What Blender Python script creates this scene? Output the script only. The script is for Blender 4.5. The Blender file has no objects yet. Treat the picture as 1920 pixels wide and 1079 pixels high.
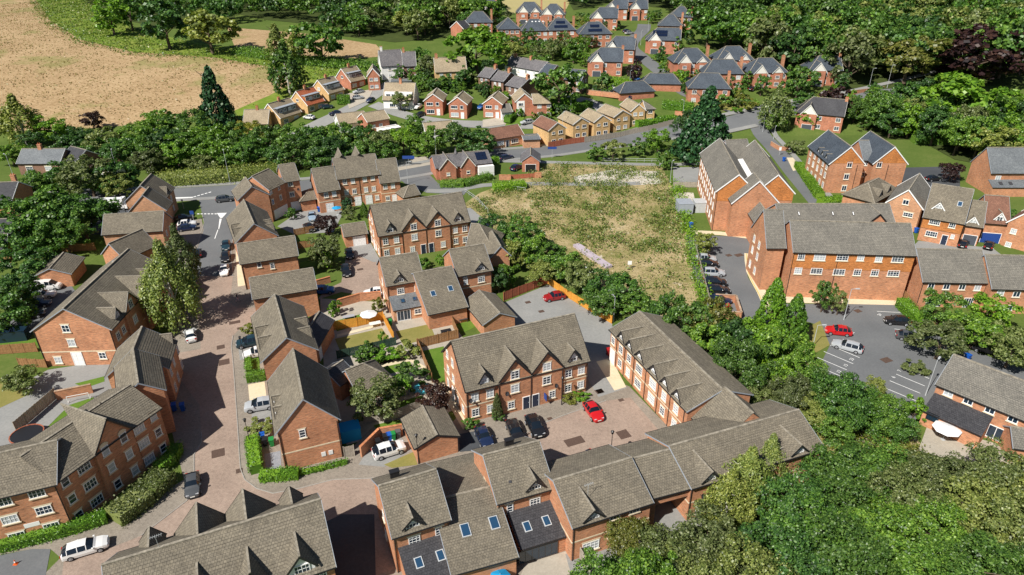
import bpy, bmesh, math, random
import numpy as np
from mathutils import Vector, Matrix
random.seed(7); RNG = np.random.default_rng(7)
SC = bpy.context.scene
COL = SC.collection
# ------------------------------------------------------------------ camera
CAM_H = 61.0; PITCH = math.radians(28.18); ROLL = math.radians(-0.52); FPX = 1280.0
FW = np.array([0, math.cos(PITCH), -math.sin(PITCH)]); UP0 = np.array([0, math.sin(PITCH), math.cos(PITCH)]); RI0 = np.array([1.0, 0, 0])
RI = RI0*math.cos(ROLL)+UP0*math.sin(ROLL); UPV = -RI0*math.sin(ROLL)+UP0*math.cos(ROLL)
cam_d = bpy.data.cameras.new('camera'); cam = bpy.data.objects.new('camera', cam_d); COL.objects.link(cam)
cam_d.sensor_width = 36; cam_d.lens = 36*FPX/1920; cam_d.clip_start = 1; cam_d.clip_end = 5000
M = Matrix(((RI[0], UPV[0], -FW[0], 0), (RI[1], UPV[1], -FW[1], 0), (RI[2], UPV[2], -FW[2], CAM_H), (0, 0, 0, 1)))
cam.matrix_world = M
SC.camera = cam
# ------------------------------------------------------------------ light
SUN_AZ = math.radians(228.0); SUN_EL = math.radians(46.0)      # direction towards the sun, from +x counter-clockwise
wd = bpy.data.worlds.new('World'); SC.world = wd; wd.use_nodes = True
nt = wd.node_tree; sky = nt.nodes.new('ShaderNodeTexSky'); sky.sky_type = 'NISHITA'; sky.sun_disc = False
sky.sun_elevation = SUN_EL; sky.sun_rotation = math.radians(90)-SUN_AZ; sky.air_density = 1.0; sky.dust_density = 0.6; sky.ozone_density = 1.2
nt.links.new(sky.outputs[0], nt.nodes['Background'].inputs[0]); nt.nodes['Background'].inputs[1].default_value = 0.05
sl = bpy.data.lights.new('sun', 'SUN'); sl.energy = 5.0; sl.angle = math.radians(0.55); sl.color = (1.0, 0.955, 0.88)
so = bpy.data.objects.new('sun', sl); COL.objects.link(so)
sd = Vector((math.cos(SUN_AZ)*math.cos(SUN_EL), math.sin(SUN_AZ)*math.cos(SUN_EL), math.sin(SUN_EL)))
so.rotation_euler = sd.to_track_quat('Z', 'Y').to_euler(); so.location = (0, 0, 150)
SC.view_settings.view_transform = 'Standard'; SC.view_settings.look = 'None'; SC.view_settings.exposure = 0.4; SC.view_settings.gamma = 1
# ------------------------------------------------------------------ survey helpers: photo measurement -> metres on the ground
def terr(y):
    return 18.9*(1-math.exp(-1.1*(y-215)/95.0)) if y > 215 else 0.0
def ray(px, py):
    d = FW+RI*((px-960)/FPX)+UPV*((539.5-py)/FPX)
    return d
def G(px, py, z=0.0):
    d = ray(px, py); t = (CAM_H-z)/-d[2]; p = d*t
    if p[1] > 215:
        lo, hi = 100.0, 4000.0
        for _ in range(48):
            m = (lo+hi)/2; q = d*m
            if CAM_H+q[2] <= terr(q[1])+z: hi = m
            else: lo = m
        p = d*hi
    return (float(p[0]), float(p[1]))
def zm(ox, oy, k):
    return lambda x, y: (ox+x*k, oy+y*k)
kq = .25026
zA = zm(0, 270, kq); zB = zm(400, 270, kq); zC = zm(400, 490, kq); zD = zm(0, 490, kq); zE = zm(0, 740, kq); zF = zm(400, 740, kq)
zG = zm(160, 850, .25); zH = zm(640, 809, kq); zI = zm(1020, 740, kq); zJ = zm(1060, 520, kq)
zK = zm(1440, 490, .3301); zL = zm(1440, 700, .3301); zM = zm(1260, 240, .3301); zN = zm(1440, 270, .3301); zO = zm(840, 270, .3301)
zP = zm(440, 80, .2751); zQ = zm(780, 80, .2751); zR = zm(860, 0, .2201); zS = zm(1100, 0, .2201); zT = zm(1080, 90, .2201); zU = zm(1380, 60, .2201); zV = zm(1480, 60, .3032)
z5 = zm(640, 280, .3336); z6 = zm(800, 500, .3707)
# ------------------------------------------------------------------ materials
MATS = {}
def nn(t, typ, **kw):
    n = t.nodes.new(typ)
    for k, v in kw.items(): setattr(n, k, v)
    return n
def base_mat(name, rough=.8, spec=.3):
    m = bpy.data.materials.new(name); m.use_nodes = True; t = m.node_tree; b = t.nodes['Principled BSDF']
    b.inputs['Roughness'].default_value = rough; b.inputs['Specular IOR Level'].default_value = spec
    MATS[name] = m
    return m, t, b
def ramp(t, fac, stops):
    r = nn(t, 'ShaderNodeValToRGB'); e = r.color_ramp.elements
    while len(e) < len(stops): e.new(.5)
    for i, (p, c) in enumerate(stops): e[i].position = p; e[i].color = (*c, 1)
    t.links.new(fac, r.inputs[0]); return r.outputs[0]
def mixc(t, a, b, f, mode='MIX'):
    n = nn(t, 'ShaderNodeMix', data_type='RGBA', blend_type=mode)
    for s, v in ((n.inputs[6], a), (n.inputs[7], b), (n.inputs[0], f)):
        if hasattr(v, 'is_output') or isinstance(v, bpy.types.NodeSocket): t.links.new(v, s)
        elif isinstance(v, (int, float)): s.default_value = v
        else: s.default_value = (*v, 1)
    return n.outputs[2]
def noise(t, vec, scale, detail=4, rough=.6):
    n = nn(t, 'ShaderNodeTexNoise'); n.inputs['Scale'].default_value = scale; n.inputs['Detail'].default_value = detail; n.inputs['Roughness'].default_value = rough
    t.links.new(vec, n.inputs['Vector']); return n.outputs[0]
def coords(t, kind='Object'):
    return nn(t, 'ShaderNodeTexCoord').outputs[kind]
def bump(t, b, h, s=.3, d=.05):
    n = nn(t, 'ShaderNodeBump'); n.inputs['Strength'].default_value = s; n.inputs['Distance'].default_value = d
    t.links.new(h, n.inputs['Height']); t.links.new(n.outputs[0], b.inputs['Normal'])
def plain(name, col, rough=.6, spec=.3, metal=0, var=0.0, vs=3.0, emit=None):
    m, t, b = base_mat(name, rough, spec); b.inputs['Metallic'].default_value = metal
    if var:
        f = noise(t, coords(t), vs, 3); c = ramp(t, f, [(.3, tuple(x*(1-var) for x in col)), (.7, tuple(min(1, x*(1+var)) for x in col))])
        t.links.new(c, b.inputs['Base Color'])
    else: b.inputs['Base Color'].default_value = (*col, 1)
    return m
def brick_mat(name, c1, c2, mortar, bw=.225, bh=.075, ms=.012, var=.18):
    m, t, b = base_mat(name, .85, .2); uv = coords(t, 'UV')
    br = nn(t, 'ShaderNodeTexBrick'); br.inputs['Scale'].default_value = 1; br.inputs['Brick Width'].default_value = bw; br.inputs['Row Height'].default_value = bh
    br.inputs['Mortar Size'].default_value = ms; br.inputs['Color1'].default_value = (*c1, 1); br.inputs['Color2'].default_value = (*c2, 1); br.inputs['Mortar'].default_value = (*mortar, 1)
    br.inputs['Bias'].default_value = 0; t.links.new(uv, br.inputs['Vector'])
    mp = nn(t, 'ShaderNodeMapping'); mp.inputs['Scale'].default_value = (1.1, 4.2, 1); t.links.new(uv, mp.inputs[0])
    n1 = noise(t, mp.outputs[0], 1.3, 5, .7); n2 = noise(t, coords(t), .35, 3)
    c = mixc(t, br.outputs[0], ramp(t, n1, [(.32, (.42, .42, .45)), (.5, (.95, .95, .95)), (.68, (1.4, 1.3, 1.2))]), .75, 'MULTIPLY')
    c = mixc(t, c, ramp(t, n2, [(.3, (1-var,)*3), (.7, (1+var,)*3)]), 1.0, 'MULTIPLY')
    t.links.new(c, b.inputs['Base Color']); bump(t, b, br.outputs['Fac'], -.25, .01)
    return m
def tile_mat(name, c1, c2, dark, tw=.3, th=.29, lich=(.55, .52, .42), lichen=.35, rough=.85):
    m, t, b = base_mat(name, rough, .25); uv = coords(t, 'UV')
    br = nn(t, 'ShaderNodeTexBrick'); br.inputs['Scale'].default_value = 1; br.inputs['Brick Width'].default_value = tw; br.inputs['Row Height'].default_value = th
    br.inputs['Mortar Size'].default_value = .016; br.inputs['Mortar Smooth'].default_value = .3
    br.inputs['Color1'].default_value = (*c1, 1); br.inputs['Color2'].default_value = (*c2, 1); br.inputs['Mortar'].default_value = (*dark, 1); br.inputs['Bias'].default_value = -.1
    t.links.new(uv, br.inputs['Vector'])
    ob = coords(t)
    n1 = noise(t, uv, 2.6, 5, .75); n2 = noise(t, uv, .22, 3); n3 = noise(t, uv, 7.0, 3, .7)
    c = mixc(t, br.outputs[0], ramp(t, n1, [(.25, (.55, .55, .56)), (.5, (.95,)*3), (.75, (1.35, 1.33, 1.25))]), .85, 'MULTIPLY')
    c = mixc(t, c, ramp(t, n2, [(.3, (.82,)*3), (.7, (1.2, 1.19, 1.16))]), 1.0, 'MULTIPLY')
    c = mixc(t, c, lich, ramp(t, n3, [(.66, (0,)*3), (.74, (lichen,)*3)]))
    t.links.new(c, b.inputs['Base Color']); bump(t, b, br.outputs['Fac'], -.5, .03)
    return m
def ground_mat(name, stops, s1=.25, s2=4.0, mix2=.5, bmp=.3, rough=.95, stretch=None, spots=None):
    m, t, b = base_mat(name, rough, .15); v = coords(t)
    if stretch:
        mp = nn(t, 'ShaderNodeMapping'); mp.inputs['Scale'].default_value = stretch[:3]; mp.inputs['Rotation'].default_value = (0, 0, stretch[3]); t.links.new(v, mp.inputs[0]); v2 = mp.outputs[0]
    else: v2 = v
    a = noise(t, v, s1, 5, .65); d = noise(t, v2, s2, 4, .75)
    mx = nn(t, 'ShaderNodeMix', data_type='FLOAT'); mx.inputs[0].default_value = mix2; t.links.new(a, mx.inputs[2]); t.links.new(d, mx.inputs[3])
    c = ramp(t, mx.outputs[0], stops)
    if spots:
        c = mixc(t, c, spots[0], ramp(t, noise(t, v, spots[1], 4, .7), [(spots[2], (0,)*3), (spots[2]+.06, (spots[3],)*3)]))
    t.links.new(c, b.inputs['Base Color']); bump(t, b, d, bmp, .06)
    return m
def paving_mat(name, c1, c2, mortar, bw, bh, var=.16, rot=.4, stain=.22):
    m, t, b = base_mat(name, .9, .2); v = coords(t)
    mp = nn(t, 'ShaderNodeMapping'); mp.inputs['Rotation'].default_value = (0, 0, rot); t.links.new(v, mp.inputs[0])
    br = nn(t, 'ShaderNodeTexBrick'); br.inputs['Scale'].default_value = 1; br.inputs['Brick Width'].default_value = bw; br.inputs['Row Height'].default_value = bh
    br.inputs['Mortar Size'].default_value = .006; br.inputs['Color1'].default_value = (*c1, 1); br.inputs['Color2'].default_value = (*c2, 1); br.inputs['Mortar'].default_value = (*mortar, 1)
    t.links.new(mp.outputs[0], br.inputs['Vector'])
    n1 = noise(t, v, .16, 5, .65); n2 = noise(t, v, 2.2, 5, .75)
    c = mixc(t, br.outputs[0], ramp(t, n1, [(.3, (1-var,)*3), (.7, (1+var,)*3)]), 1.0, 'MULTIPLY')
    c = mixc(t, c, ramp(t, n2, [(.3, (1-stain,)*3), (.5, (1,)*3), (.72, (1+stain*.7,)*3)]), 1.0, 'MULTIPLY')
    t.links.new(c, b.inputs['Base Color']); bump(t, b, n2, .15, .02)
    return m
def leaf_mat(name, cols, trans=.3, rnd=.35):
    m = bpy.data.materials.new(name); m.use_nodes = True; t = m.node_tree; t.nodes.clear(); MATS[name] = m
    out = nn(t, 'ShaderNodeOutputMaterial'); g = nn(t, 'ShaderNodeNewGeometry'); oi = nn(t, 'ShaderNodeObjectInfo')
    c = ramp(t, g.outputs['Random Per Island'], [(i/(len(cols)-1), cc) for i, cc in enumerate(cols)])
    c = mixc(t, c, ramp(t, oi.outputs['Random'], [(0, (1-rnd, 1-rnd, 1-rnd*.6)), (.5, (1,)*3), (1, (1+rnd*1.1, 1+rnd*.8, 1-rnd*.3))]), 1.0, 'MULTIPLY')
    d = nn(t, 'ShaderNodeBsdfDiffuse'); tr = nn(t, 'ShaderNodeBsdfTranslucent'); gl = nn(t, 'ShaderNodeBsdfGlossy'); gl.inputs['Roughness'].default_value = .45
    t.links.new(c, d.inputs[0]); t.links.new(mixc(t, c, (1.0, 1.25, .35), 1.0, 'MULTIPLY'), tr.inputs[0])
    mx = nn(t, 'ShaderNodeMixShader'); mx.inputs[0].default_value = trans; t.links.new(d.outputs[0], mx.inputs[1]); t.links.new(tr.outputs[0], mx.inputs[2])
    m2 = nn(t, 'ShaderNodeMixShader'); m2.inputs[0].default_value = .035; t.links.new(mx.outputs[0], m2.inputs[1]); t.links.new(gl.outputs[0], m2.inputs[2])
    t.links.new(m2.outputs[0], out.inputs[0]); return m
brick_mat('brick', (.47, .165, .072), (.56, .225, .10), (.42, .30, .21))
brick_mat('brick_pale', (.54, .25, .125), (.60, .30, .16), (.42, .30, .21))
brick_mat('brick_dark', (.20, .095, .065), (.26, .13, .085), (.24, .18, .14))
brick_mat('brick_buff', (.58, .34, .13), (.66, .42, .18), (.5, .38, .22))
brick_mat('brick_red', (.45, .14, .075), (.52, .185, .10), (.35, .22, .16))
brick_mat('tile_hung', (.52, .20, .06), (.60, .25, .085), (.25, .09, .03), bw=.22, bh=.11, ms=.012)
tile_mat('tile_brown', (.172, .15, .115), (.222, .194, .15), (.045, .04, .034))
tile_mat('tile_grey', (.17, .16, .14), (.215, .20, .175), (.05, .048, .045), lichen=.2)
tile_mat('slate_blue', (.062, .078, .10), (.088, .105, .13), (.022, .026, .034), lichen=.10, rough=.6)
tile_mat('slate_dark', (.052, .052, .058), (.07, .07, .078), (.02, .02, .024), lichen=.06, rough=.6)
tile_mat('slate_grey', (.13, .125, .135), (.19, .18, .185), (.045, .042, .045), lichen=.35, rough=.7)
tile_mat('slate_light', (.15, .165, .18), (.19, .205, .22), (.06, .065, .07), lichen=.2, rough=.7)
tile_mat('tile_tan', (.33, .265, .18), (.39, .32, .225), (.10, .08, .055), lichen=.2)
tile_mat('tile_red', (.42, .12, .055), (.5, .16, .075), (.16, .04, .02), lichen=.05)
tile_mat('tile_rust', (.20, .10, .07), (.25, .13, .09), (.07, .04, .03), lichen=.15)
plain('white_paint', (.8, .8, .79), .45, .4); plain('stone', (.66, .56, .40), .85, .2, var=.12); plain('white_render', (.78, .77, .74), .85, .2, var=.05, vs=1)
plain('black_plastic', (.018, .018, .02), .45, .4); plain('dark_metal', (.05, .05, .055), .5, .4); plain('lead', (.30, .33, .37), .55, .4, var=.1)
plain('ridge_tile', (.27, .24, .19), .85, .2, var=.4, vs=2.5); plain('galvanised', (.45, .47, .48), .5, .5, var=.08)
plain('glass', (.012, .028, .05), .04, .8); plain('rooflight_glass', (.02, .06, .12), .05, .9); plain('glass_blind', (.42, .45, .47), .08, .8); plain('curtain', (.7, .68, .62), .9, .1)
plain('blue_paint', (.02, .06, .25), .5, .4); plain('door_dark', (.02, .03, .06), .4, .5); plain('garage_grey', (.07, .08, .10), .5, .4)
plain('fence_wood', (.30, .16, .075), .9, .1, var=.3, vs=5); plain('fence_grey', (.34, .30, .25), .95, .1, var=.25, vs=5); plain('fence_red', (.36, .12, .07), .9, .1, var=.25, vs=5)
plain('fence_orange', (.58, .27, .045), .85, .15, var=.2, vs=5); plain('fence_green', (.035, .07, .05), .8, .2, var=.2, vs=4)
plain('trunk', (.12, .09, .065), .95, .1, var=.3, vs=6); plain('birch_bark', (.42, .40, .36), .9, .1, var=.35, vs=5)
plain('solar', (.008, .014, .035), .15, .7); plain('timber_white', (.72, .70, .64), .8, .2)
leaf_mat('leaf_mid', [(0.0269, 0.0708, 0.0108), (0.0673, 0.154, 0.0215), (0.1271, 0.2463, 0.035), (0.2093, 0.3388, 0.0605)])
leaf_mat('leaf_dark', [(0.0175, 0.0506, 0.0127), (0.0421, 0.1121, 0.0221), (0.079, 0.1808, 0.0347), (0.1316, 0.2531, 0.0474)])
leaf_mat('leaf_bright', [(0.0455, 0.1138, 0.0094), (0.0975, 0.2142, 0.014), (0.1625, 0.3147, 0.0234), (0.247, 0.4017, 0.041)])
leaf_mat('leaf_olive', [(0.0585, 0.087, 0.0211), (0.1235, 0.1674, 0.041), (0.2015, 0.2477, 0.0702), (0.312, 0.3481, 0.1287)])
leaf_mat('leaf_yellow', [(.075, .10, .012), (.15, .18, .024), (.23, .24, .04), (.34, .32, .08)])
leaf_mat('leaf_birch', [(0.065, 0.1004, 0.0257), (0.13, 0.1875, 0.0468), (0.208, 0.2678, 0.0761), (0.312, 0.3615, 0.117)])
leaf_mat('leaf_purple', [(.010, .005, .006), (.026, .011, .012), (.045, .02, .017), (.07, .035, .022)], .15, .2)
leaf_mat('leaf_conifer', [(0.0078, 0.0321, 0.0117), (0.0195, 0.067, 0.0211), (0.039, 0.1138, 0.0328), (0.065, 0.1607, 0.0468)], .1, .2)
leaf_mat('leaf_hedge', [(0.026, 0.0803, 0.007), (0.065, 0.1607, 0.014), (0.117, 0.2544, 0.0211), (0.182, 0.3481, 0.0351)], .25, .25)
leaf_mat('weed', [(.05, .10, .015), (.11, .18, .025), (.19, .25, .05), (.32, .30, .11)], .3, .1)
leaf_mat('dry_grass', [(.24, .19, .09), (.33, .26, .13), (.42, .33, .18), (.20, .21, .07)], .3, .1)
leaf_mat('crop', [(.30, .20, .09), (.38, .26, .13), (.22, .22, .05), (.45, .34, .19)], .2, .1)
ground_mat('grass', [(.25, (.05, .085, .016)), (.5, (.09, .135, .026)), (.75, (.155, .175, .05))], .08, 1.5, .5)
ground_mat('lawn', [(.25, (.06, .12, .014)), (.5, (.10, .18, .022)), (.75, (.17, .22, .045))], .4, 5, .5)
ground_mat('dry_lawn', [(.25, (.14, .15, .035)), (.5, (.22, .20, .06)), (.75, (.30, .25, .10))], .3, 4, .5)
ground_mat('field_soil', [(.34, (.17, .105, .05)), (.47, (.34, .23, .12)), (.55, (.42, .30, .17)), (.66, (.56, .42, .25))], .03, 1.6, .8, 1.0, stretch=(.55, 1.6, 1, .12), spots=((.17, .19, .05), .022, .55, .55))
ground_mat('field_crop', [(.3, (.07, .14, .015)), (.5, (.14, .21, .025)), (.7, (.30, .27, .08))], .06, 1.2, .55, .8, stretch=(.4, 1.6, 1, .12))
ground_mat('meadow', [(.3, (.30, .27, .10)), (.5, (.40, .34, .16)), (.7, (.28, .28, .08))], .03, .5, .5)
ground_mat('wasteland', [(.30, (.09, .12, .028)), (.43, (.20, .19, .065)), (.54, (.37, .29, .15)), (.72, (.52, .43, .28))], .10, 1.3, .42, .8, spots=((.58, .53, .45), .16, .63, .75))
ground_mat('rubble', [(.3, (.38, .34, .28)), (.5, (.52, .48, .41)), (.7, (.62, .58, .5))], .3, 3, .5, .6, spots=((.12, .16, .05), .5, .56, .8))
ground_mat('soil', [(.3, (.06, .045, .03)), (.6, (.12, .09, .06)), (.8, (.2, .16, .11))], .5, 3, .5)
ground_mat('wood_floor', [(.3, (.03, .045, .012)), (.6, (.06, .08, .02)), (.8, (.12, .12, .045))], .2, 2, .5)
ground_mat('asphalt', [(.3, (.115, .12, .125)), (.5, (.145, .15, .155)), (.7, (.18, .185, .185))], .12, 3, .5, .2)
ground_mat('asphalt_pale', [(.3, (.20, .20, .195)), (.5, (.255, .255, .245)), (.7, (.32, .315, .30))], .15, 2.5, .5, .2)
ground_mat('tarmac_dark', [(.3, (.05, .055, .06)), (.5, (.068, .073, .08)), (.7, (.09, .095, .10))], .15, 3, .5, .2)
ground_mat('slabs', [(.3, (.52, .43, .28)), (.5, (.62, .53, .37)), (.7, (.68, .6, .45))], .5, 3, .5, .1)
ground_mat('patio', [(.3, (.30, .27, .22)), (.5, (.38, .34, .28)), (.7, (.46, .42, .35))], .6, 3, .5, .1)
ground_mat('gravel_blue', [(.3, (.16, .18, .21)), (.5, (.24, .26, .29)), (.7, (.33, .35, .37))], 2, 8, .6, .6)
paving_mat('block_red', (.30, .225, .178), (.355, .268, .215), (.21, .165, .135), .2, .1)
paving_mat('block_grey', (.25, .215, .175), (.30, .262, .215), (.13, .115, .10), .2, .1, rot=.1)
plain('road_paint', (.75, .75, .73), .7, .2, var=.1, vs=4); plain('yellow_paint', (.55, .42, .10), .8, .2, var=.15, vs=4); plain('kerb', (.33, .31, .28), .9, .2, var=.15, vs=3)
plain('iron', (.10, .065, .05), .7, .3, var=.3, vs=9)
# ------------------------------------------------------------------ mesh helpers
class MB:
    def __init__(s): s.v = []; s.f = []; s.uv = []; s.mi = []
    def face(s, pts, uv=None, mi=0):
        n = len(s.v); s.v += [tuple(p) for p in pts]; s.f.append(tuple(range(n, n+len(pts))))
        s.uv += (uv if uv else [(p[0]+p[1], p[2]) for p in pts]); s.mi.append(mi)
    def wall(s, a, b, z0, z1, mi=0):      # a,b = xy
        L = math.hypot(b[0]-a[0], b[1]-a[1])
        s.face([(a[0], a[1], z0), (b[0], b[1], z0), (b[0], b[1], z1), (a[0], a[1], z1)], [(0, z0), (L, z0), (L, z1), (0, z1)], mi)
    def box(s, x0, x1, y0, y1, z0, z1, mi=0):
        x0, x1 = min(x0, x1), max(x0, x1); y0, y1 = min(y0, y1), max(y0, y1); z0, z1 = min(z0, z1), max(z0, z1)
        c = [(x0, y0), (x1, y0), (x1, y1), (x0, y1)]
        for i in range(4): s.wall(c[i], c[(i+1) % 4], z0, z1, mi)
        s.face([(p[0], p[1], z1) for p in c], [(p[0], p[1]) for p in c], mi); s.face([(p[0], p[1], z0) for p in reversed(c)], [(p[0], p[1]) for p in reversed(c)], mi)
    def bar(s, p, q, w, h=None, mi=0):
        p = Vector(p); q = Vector(q); d = (q-p).normalized(); u = Vector((0, 0, 1)) if abs(d.z) < .95 else Vector((1, 0, 0))
        x = d.cross(u).normalized()*(w/2); y = x.cross(d).normalized()*((h or w)/2)
        a = [p+x+y, p-x+y, p-x-y, p+x-y]; b = [t+(q-p) for t in a]
        for i in range(4): j = (i+1) % 4; s.face([a[i], a[j], b[j], b[i]], None, mi)
        s.face(list(reversed(a)), None, mi); s.face(b, None, mi)
    def tube(s, p, q, r0, r1=None, n=8, mi=0, cap=True):
        p = Vector(p); q = Vector(q); d = (q-p).normalized(); u = Vector((0, 0, 1)) if abs(d.z) < .95 else Vector((1, 0, 0))
        x = d.cross(u).normalized(); y = x.cross(d); r1 = r0 if r1 is None else r1
        A = [p+(x*math.cos(k*6.2832/n)+y*math.sin(k*6.2832/n))*r0 for k in range(n)]; Bq = [q+(x*math.cos(k*6.2832/n)+y*math.sin(k*6.2832/n))*r1 for k in range(n)]
        for i in range(n): j = (i+1) % n; s.face([A[i], Bq[i], Bq[j], A[j]], None, mi)
        if cap: s.face(A, None, mi); s.face(list(reversed(Bq)), None, mi)
    def mesh(s, name, mats, smooth=False):
        me = bpy.data.meshes.new(name); me.from_pydata(s.v, [], s.f)
        l = me.uv_layers.new(name='UVMap'); l.data.foreach_set('uv', np.array(s.uv, dtype=np.float32).ravel())
        for m in (mats if isinstance(mats, (list, tuple)) else [mats]): me.materials.append(MATS[m])
        me.polygons.foreach_set('material_index', s.mi)
        if smooth: me.polygons.foreach_set('use_smooth', [True]*len(s.f))
        return me
    def build(s, name, mats, parent=None, loc=None, rz=0, smooth=False):
        if not s.f: return None
        return link(name, s.mesh(name, mats, smooth), parent, loc, rz)
def link(name, me, parent=None, loc=None, rz=0):
    o = bpy.data.objects.new(name, me); COL.objects.link(o)
    if parent: o.parent = parent
    if loc is not None: o.location = loc
    if rz: o.rotation_euler = (0, 0, rz)
    return o
def tag(o, label=None, cat=None, group=None, kind=None):
    if label: o['label'] = label
    if cat: o['category'] = cat
    if group: o['group'] = group
    if kind: o['kind'] = kind
    return o
def empty(name, x, y, rz=0, z=0.0):
    o = bpy.data.objects.new(name, None); COL.objects.link(o); o.location = (x, y, z); o.rotation_euler = (0, 0, rz); o.empty_display_size = .5
    return o
def subobj(name, me, parent, loc=(0, 0, 0), rot=(0, 0, 0), scale=None):
    o = bpy.data.objects.new(name, me); COL.objects.link(o); o.parent = parent; o.location = loc; o.rotation_euler = rot
    if scale: o.scale = scale
    return o
# ------------------------------------------------------------------ ground, roads, fields
def clip_band(poly, y0, y1):
    def cl(P, inside, ycut):
        out = []
        for i in range(len(P)):
            a, b = P[i], P[(i+1) % len(P)]
            ia, ib = inside(a[1]), inside(b[1])
            if ia: out.append(a)
            if ia != ib:
                t = (ycut-a[1])/(b[1]-a[1]); out.append((a[0]+(b[0]-a[0])*t, ycut))
        return out
    P = cl(poly, lambda y: y >= y0, y0)
    return cl(P, lambda y: y <= y1, y1) if len(P) > 2 else []
def sheet(name, pts, mat, z=.012, world=False, kind='structure', label=None, raise_=0, cat=None):
    P = pts if world else [G(*p) for p in pts]
    bm = bmesh.new()
    def ng(poly, zf):
        vs = [bm.verts.new((x, y, zf(y))) for x, y in poly]
        f = bm.faces.new(vs)
        return f
    ymax = max(p[1] for p in P)
    if ymax <= 215:
        ng(P, lambda y: z+raise_)
        if raise_:
            for i in range(len(P)):
                a, b = P[i], P[(i+1) % len(P)]
                f = bm.faces.new([bm.verts.new(q) for q in ((a[0], a[1], 0), (b[0], b[1], 0), (b[0], b[1], z+raise_), (a[0], a[1], z+raise_))]); f.material_index = 1
    else:
        ys = [min(p[1] for p in P)]
        y = max(215.0, ys[0])
        if y > ys[0]: ys.append(215.0)
        while y < ymax:
            y += 5.0; ys.append(min(y, ymax))
        for a, b in zip(ys, ys[1:]):
            Q = clip_band(P, a, b)
            if len(Q) > 2:
                try: ng(Q, lambda y: terr(y)+z*4)
                except ValueError: pass
    bmesh.ops.triangulate(bm, faces=[f for f in bm.faces if len(f.verts) > 4])
    bm.normal_update()
    for f in bm.faces:
        if f.material_index == 0 and f.normal.z < 0: f.normal_flip()
    me = bpy.data.meshes.new(name); bm.to_mesh(me); bm.free(); me.materials.append(MATS[mat]); me.materials.append(MATS['kerb'])
    o = link(name, me); tag(o, label, cat, None, kind); return o
def smooth_line(P, step=3.0):
    P = [Vector(p) for p in P]; out = []
    for i in range(len(P)-1):
        p0 = P[max(i-1, 0)]; p1 = P[i]; p2 = P[i+1]; p3 = P[min(i+2, len(P)-1)]
        n = max(1, int((p2-p1).length/step))
        for k in range(n):
            t = k/n
            out.append(.5*((2*p1)+(p2-p0)*t+(2*p0-5*p1+4*p2-p3)*t*t+(3*p1-p0-3*p2+p3)*t*t*t))
    out.append(P[-1]); return out
def strip(name, px, width, mat, z=.016, off=0, raise_=0, kind='structure', label=None, world=False):
    L = smooth_line([(p if world else G(*p)) for p in px]); mb = MB(); prev = None; s = 0
    for i, p in enumerate(L):
        d = (L[min(i+1, len(L)-1)]-L[max(i-1, 0)]).normalized(); n = Vector((-d.y, d.x))
        a = p+n*(off-width/2); b = p+n*(off+width/2)
        h = z+raise_
        cur = ((a.x, a.y, terr(a.y)+h*(3 if a.y > 215 else 1)), (b.x, b.y, terr(b.y)+h*(3 if b.y > 215 else 1)))
        if prev:
            mb.face([prev[0], cur[0], cur[1], prev[1]])
            if raise_:
                for k in (0, 1): mb.face([prev[k], cur[k], (cur[k][0], cur[k][1], cur[k][2]-raise_-.05), (prev[k][0], prev[k][1], prev[k][2]-raise_-.05)], None, 1)
        prev = cur
    o = mb.build(name, [mat, 'kerb']); tag(o, label, None, None, kind); return o
mb = MB()
ys = [-60.0, 0, 60, 120, 170, 215]+[215+6*k for k in range(1, 60)]+[600, 750, 1000, 1500, 2500, 4000]
xs = [-2500, -1200]+list(range(-700, 701, 100))+[1200, 2500]
for a, b in zip(ys, ys[1:]):
    for c, d in zip(xs, xs[1:]):
        mb.face([(c, a, terr(a)), (d, a, terr(a)), (d, b, terr(b)), (c, b, terr(b))])
tag(mb.build('ground', 'grass'), kind='structure')
sheet('ploughed_field', [(-420, 262), (-420, -70), (60, -12), (95, 40), (150, 75), (250, 98), (400, 108), (520, 128), (560, 150), (505, 180), (440, 208), (200, 240)], 'field_soil', .012)
sheet('crop_strip', [(60, -12), (205, -15), (172, 20), (262, 60), (400, 86), (510, 100), (640, 112), (700, 122), (640, 140), (560, 150), (520, 128), (400, 108), (250, 98), (150, 75), (95, 40)], 'field_crop', .02)
sheet('stubble_field', [(425, 52), (560, 62), (705, 84), (725, 106), (640, 112), (510, 100), (440, 88)], 'field_soil', .016)
sheet('field_margin', [(505, 180), (560, 150), (640, 140), (600, 175), (520, 205), (450, 225), (440, 208)], 'field_crop', .024)
sheet('meadow', [(930, -12), (1080, -16), (1062, 17), (955, 26)], 'meadow', .012)
sheet('hill_meadow', [(1720, -30), (2100, -30), (2100, 70), (1890, 30), (1830, 8)], 'meadow', .016)
MAIN = [(-120, 378), (60, 374), (200, 369), (330, 363), (450, 356), (600, 345), (760, 322), (850, 306), (930, 292), (1020, 284), (1100, 273), (1180, 263), (1260, 246), (1330, 238), (1400, 224), (1480, 206), (1560, 194), (1640, 177), (1720, 158), (1830, 130)]
strip('main_road', MAIN, 8.4, 'asphalt', .02)
strip('footway', MAIN, 2.0, 'asphalt_pale', .02, 5.4, .1); strip('footway', MAIN[3:15], 1.8, 'asphalt_pale', .02, -5.3, .1)
sheet('side_road', [(372, 370), (470, 366), (452, 402), (438, 440), (434, 480), (437, 518), (361, 518), (364, 482), (376, 440), (383, 418), (379, 402)], 'asphalt', .026)
strip('lane', [(1418, 232), (1452, 278), (1490, 325), (1524, 365), (1550, 395)], 5.6, 'asphalt', .026); strip('footway', [(1424, 240), (1452, 278), (1490, 325), (1524, 365), (1545, 390)], 1.6, 'asphalt_pale', .012, 3.8, .1)
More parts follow.
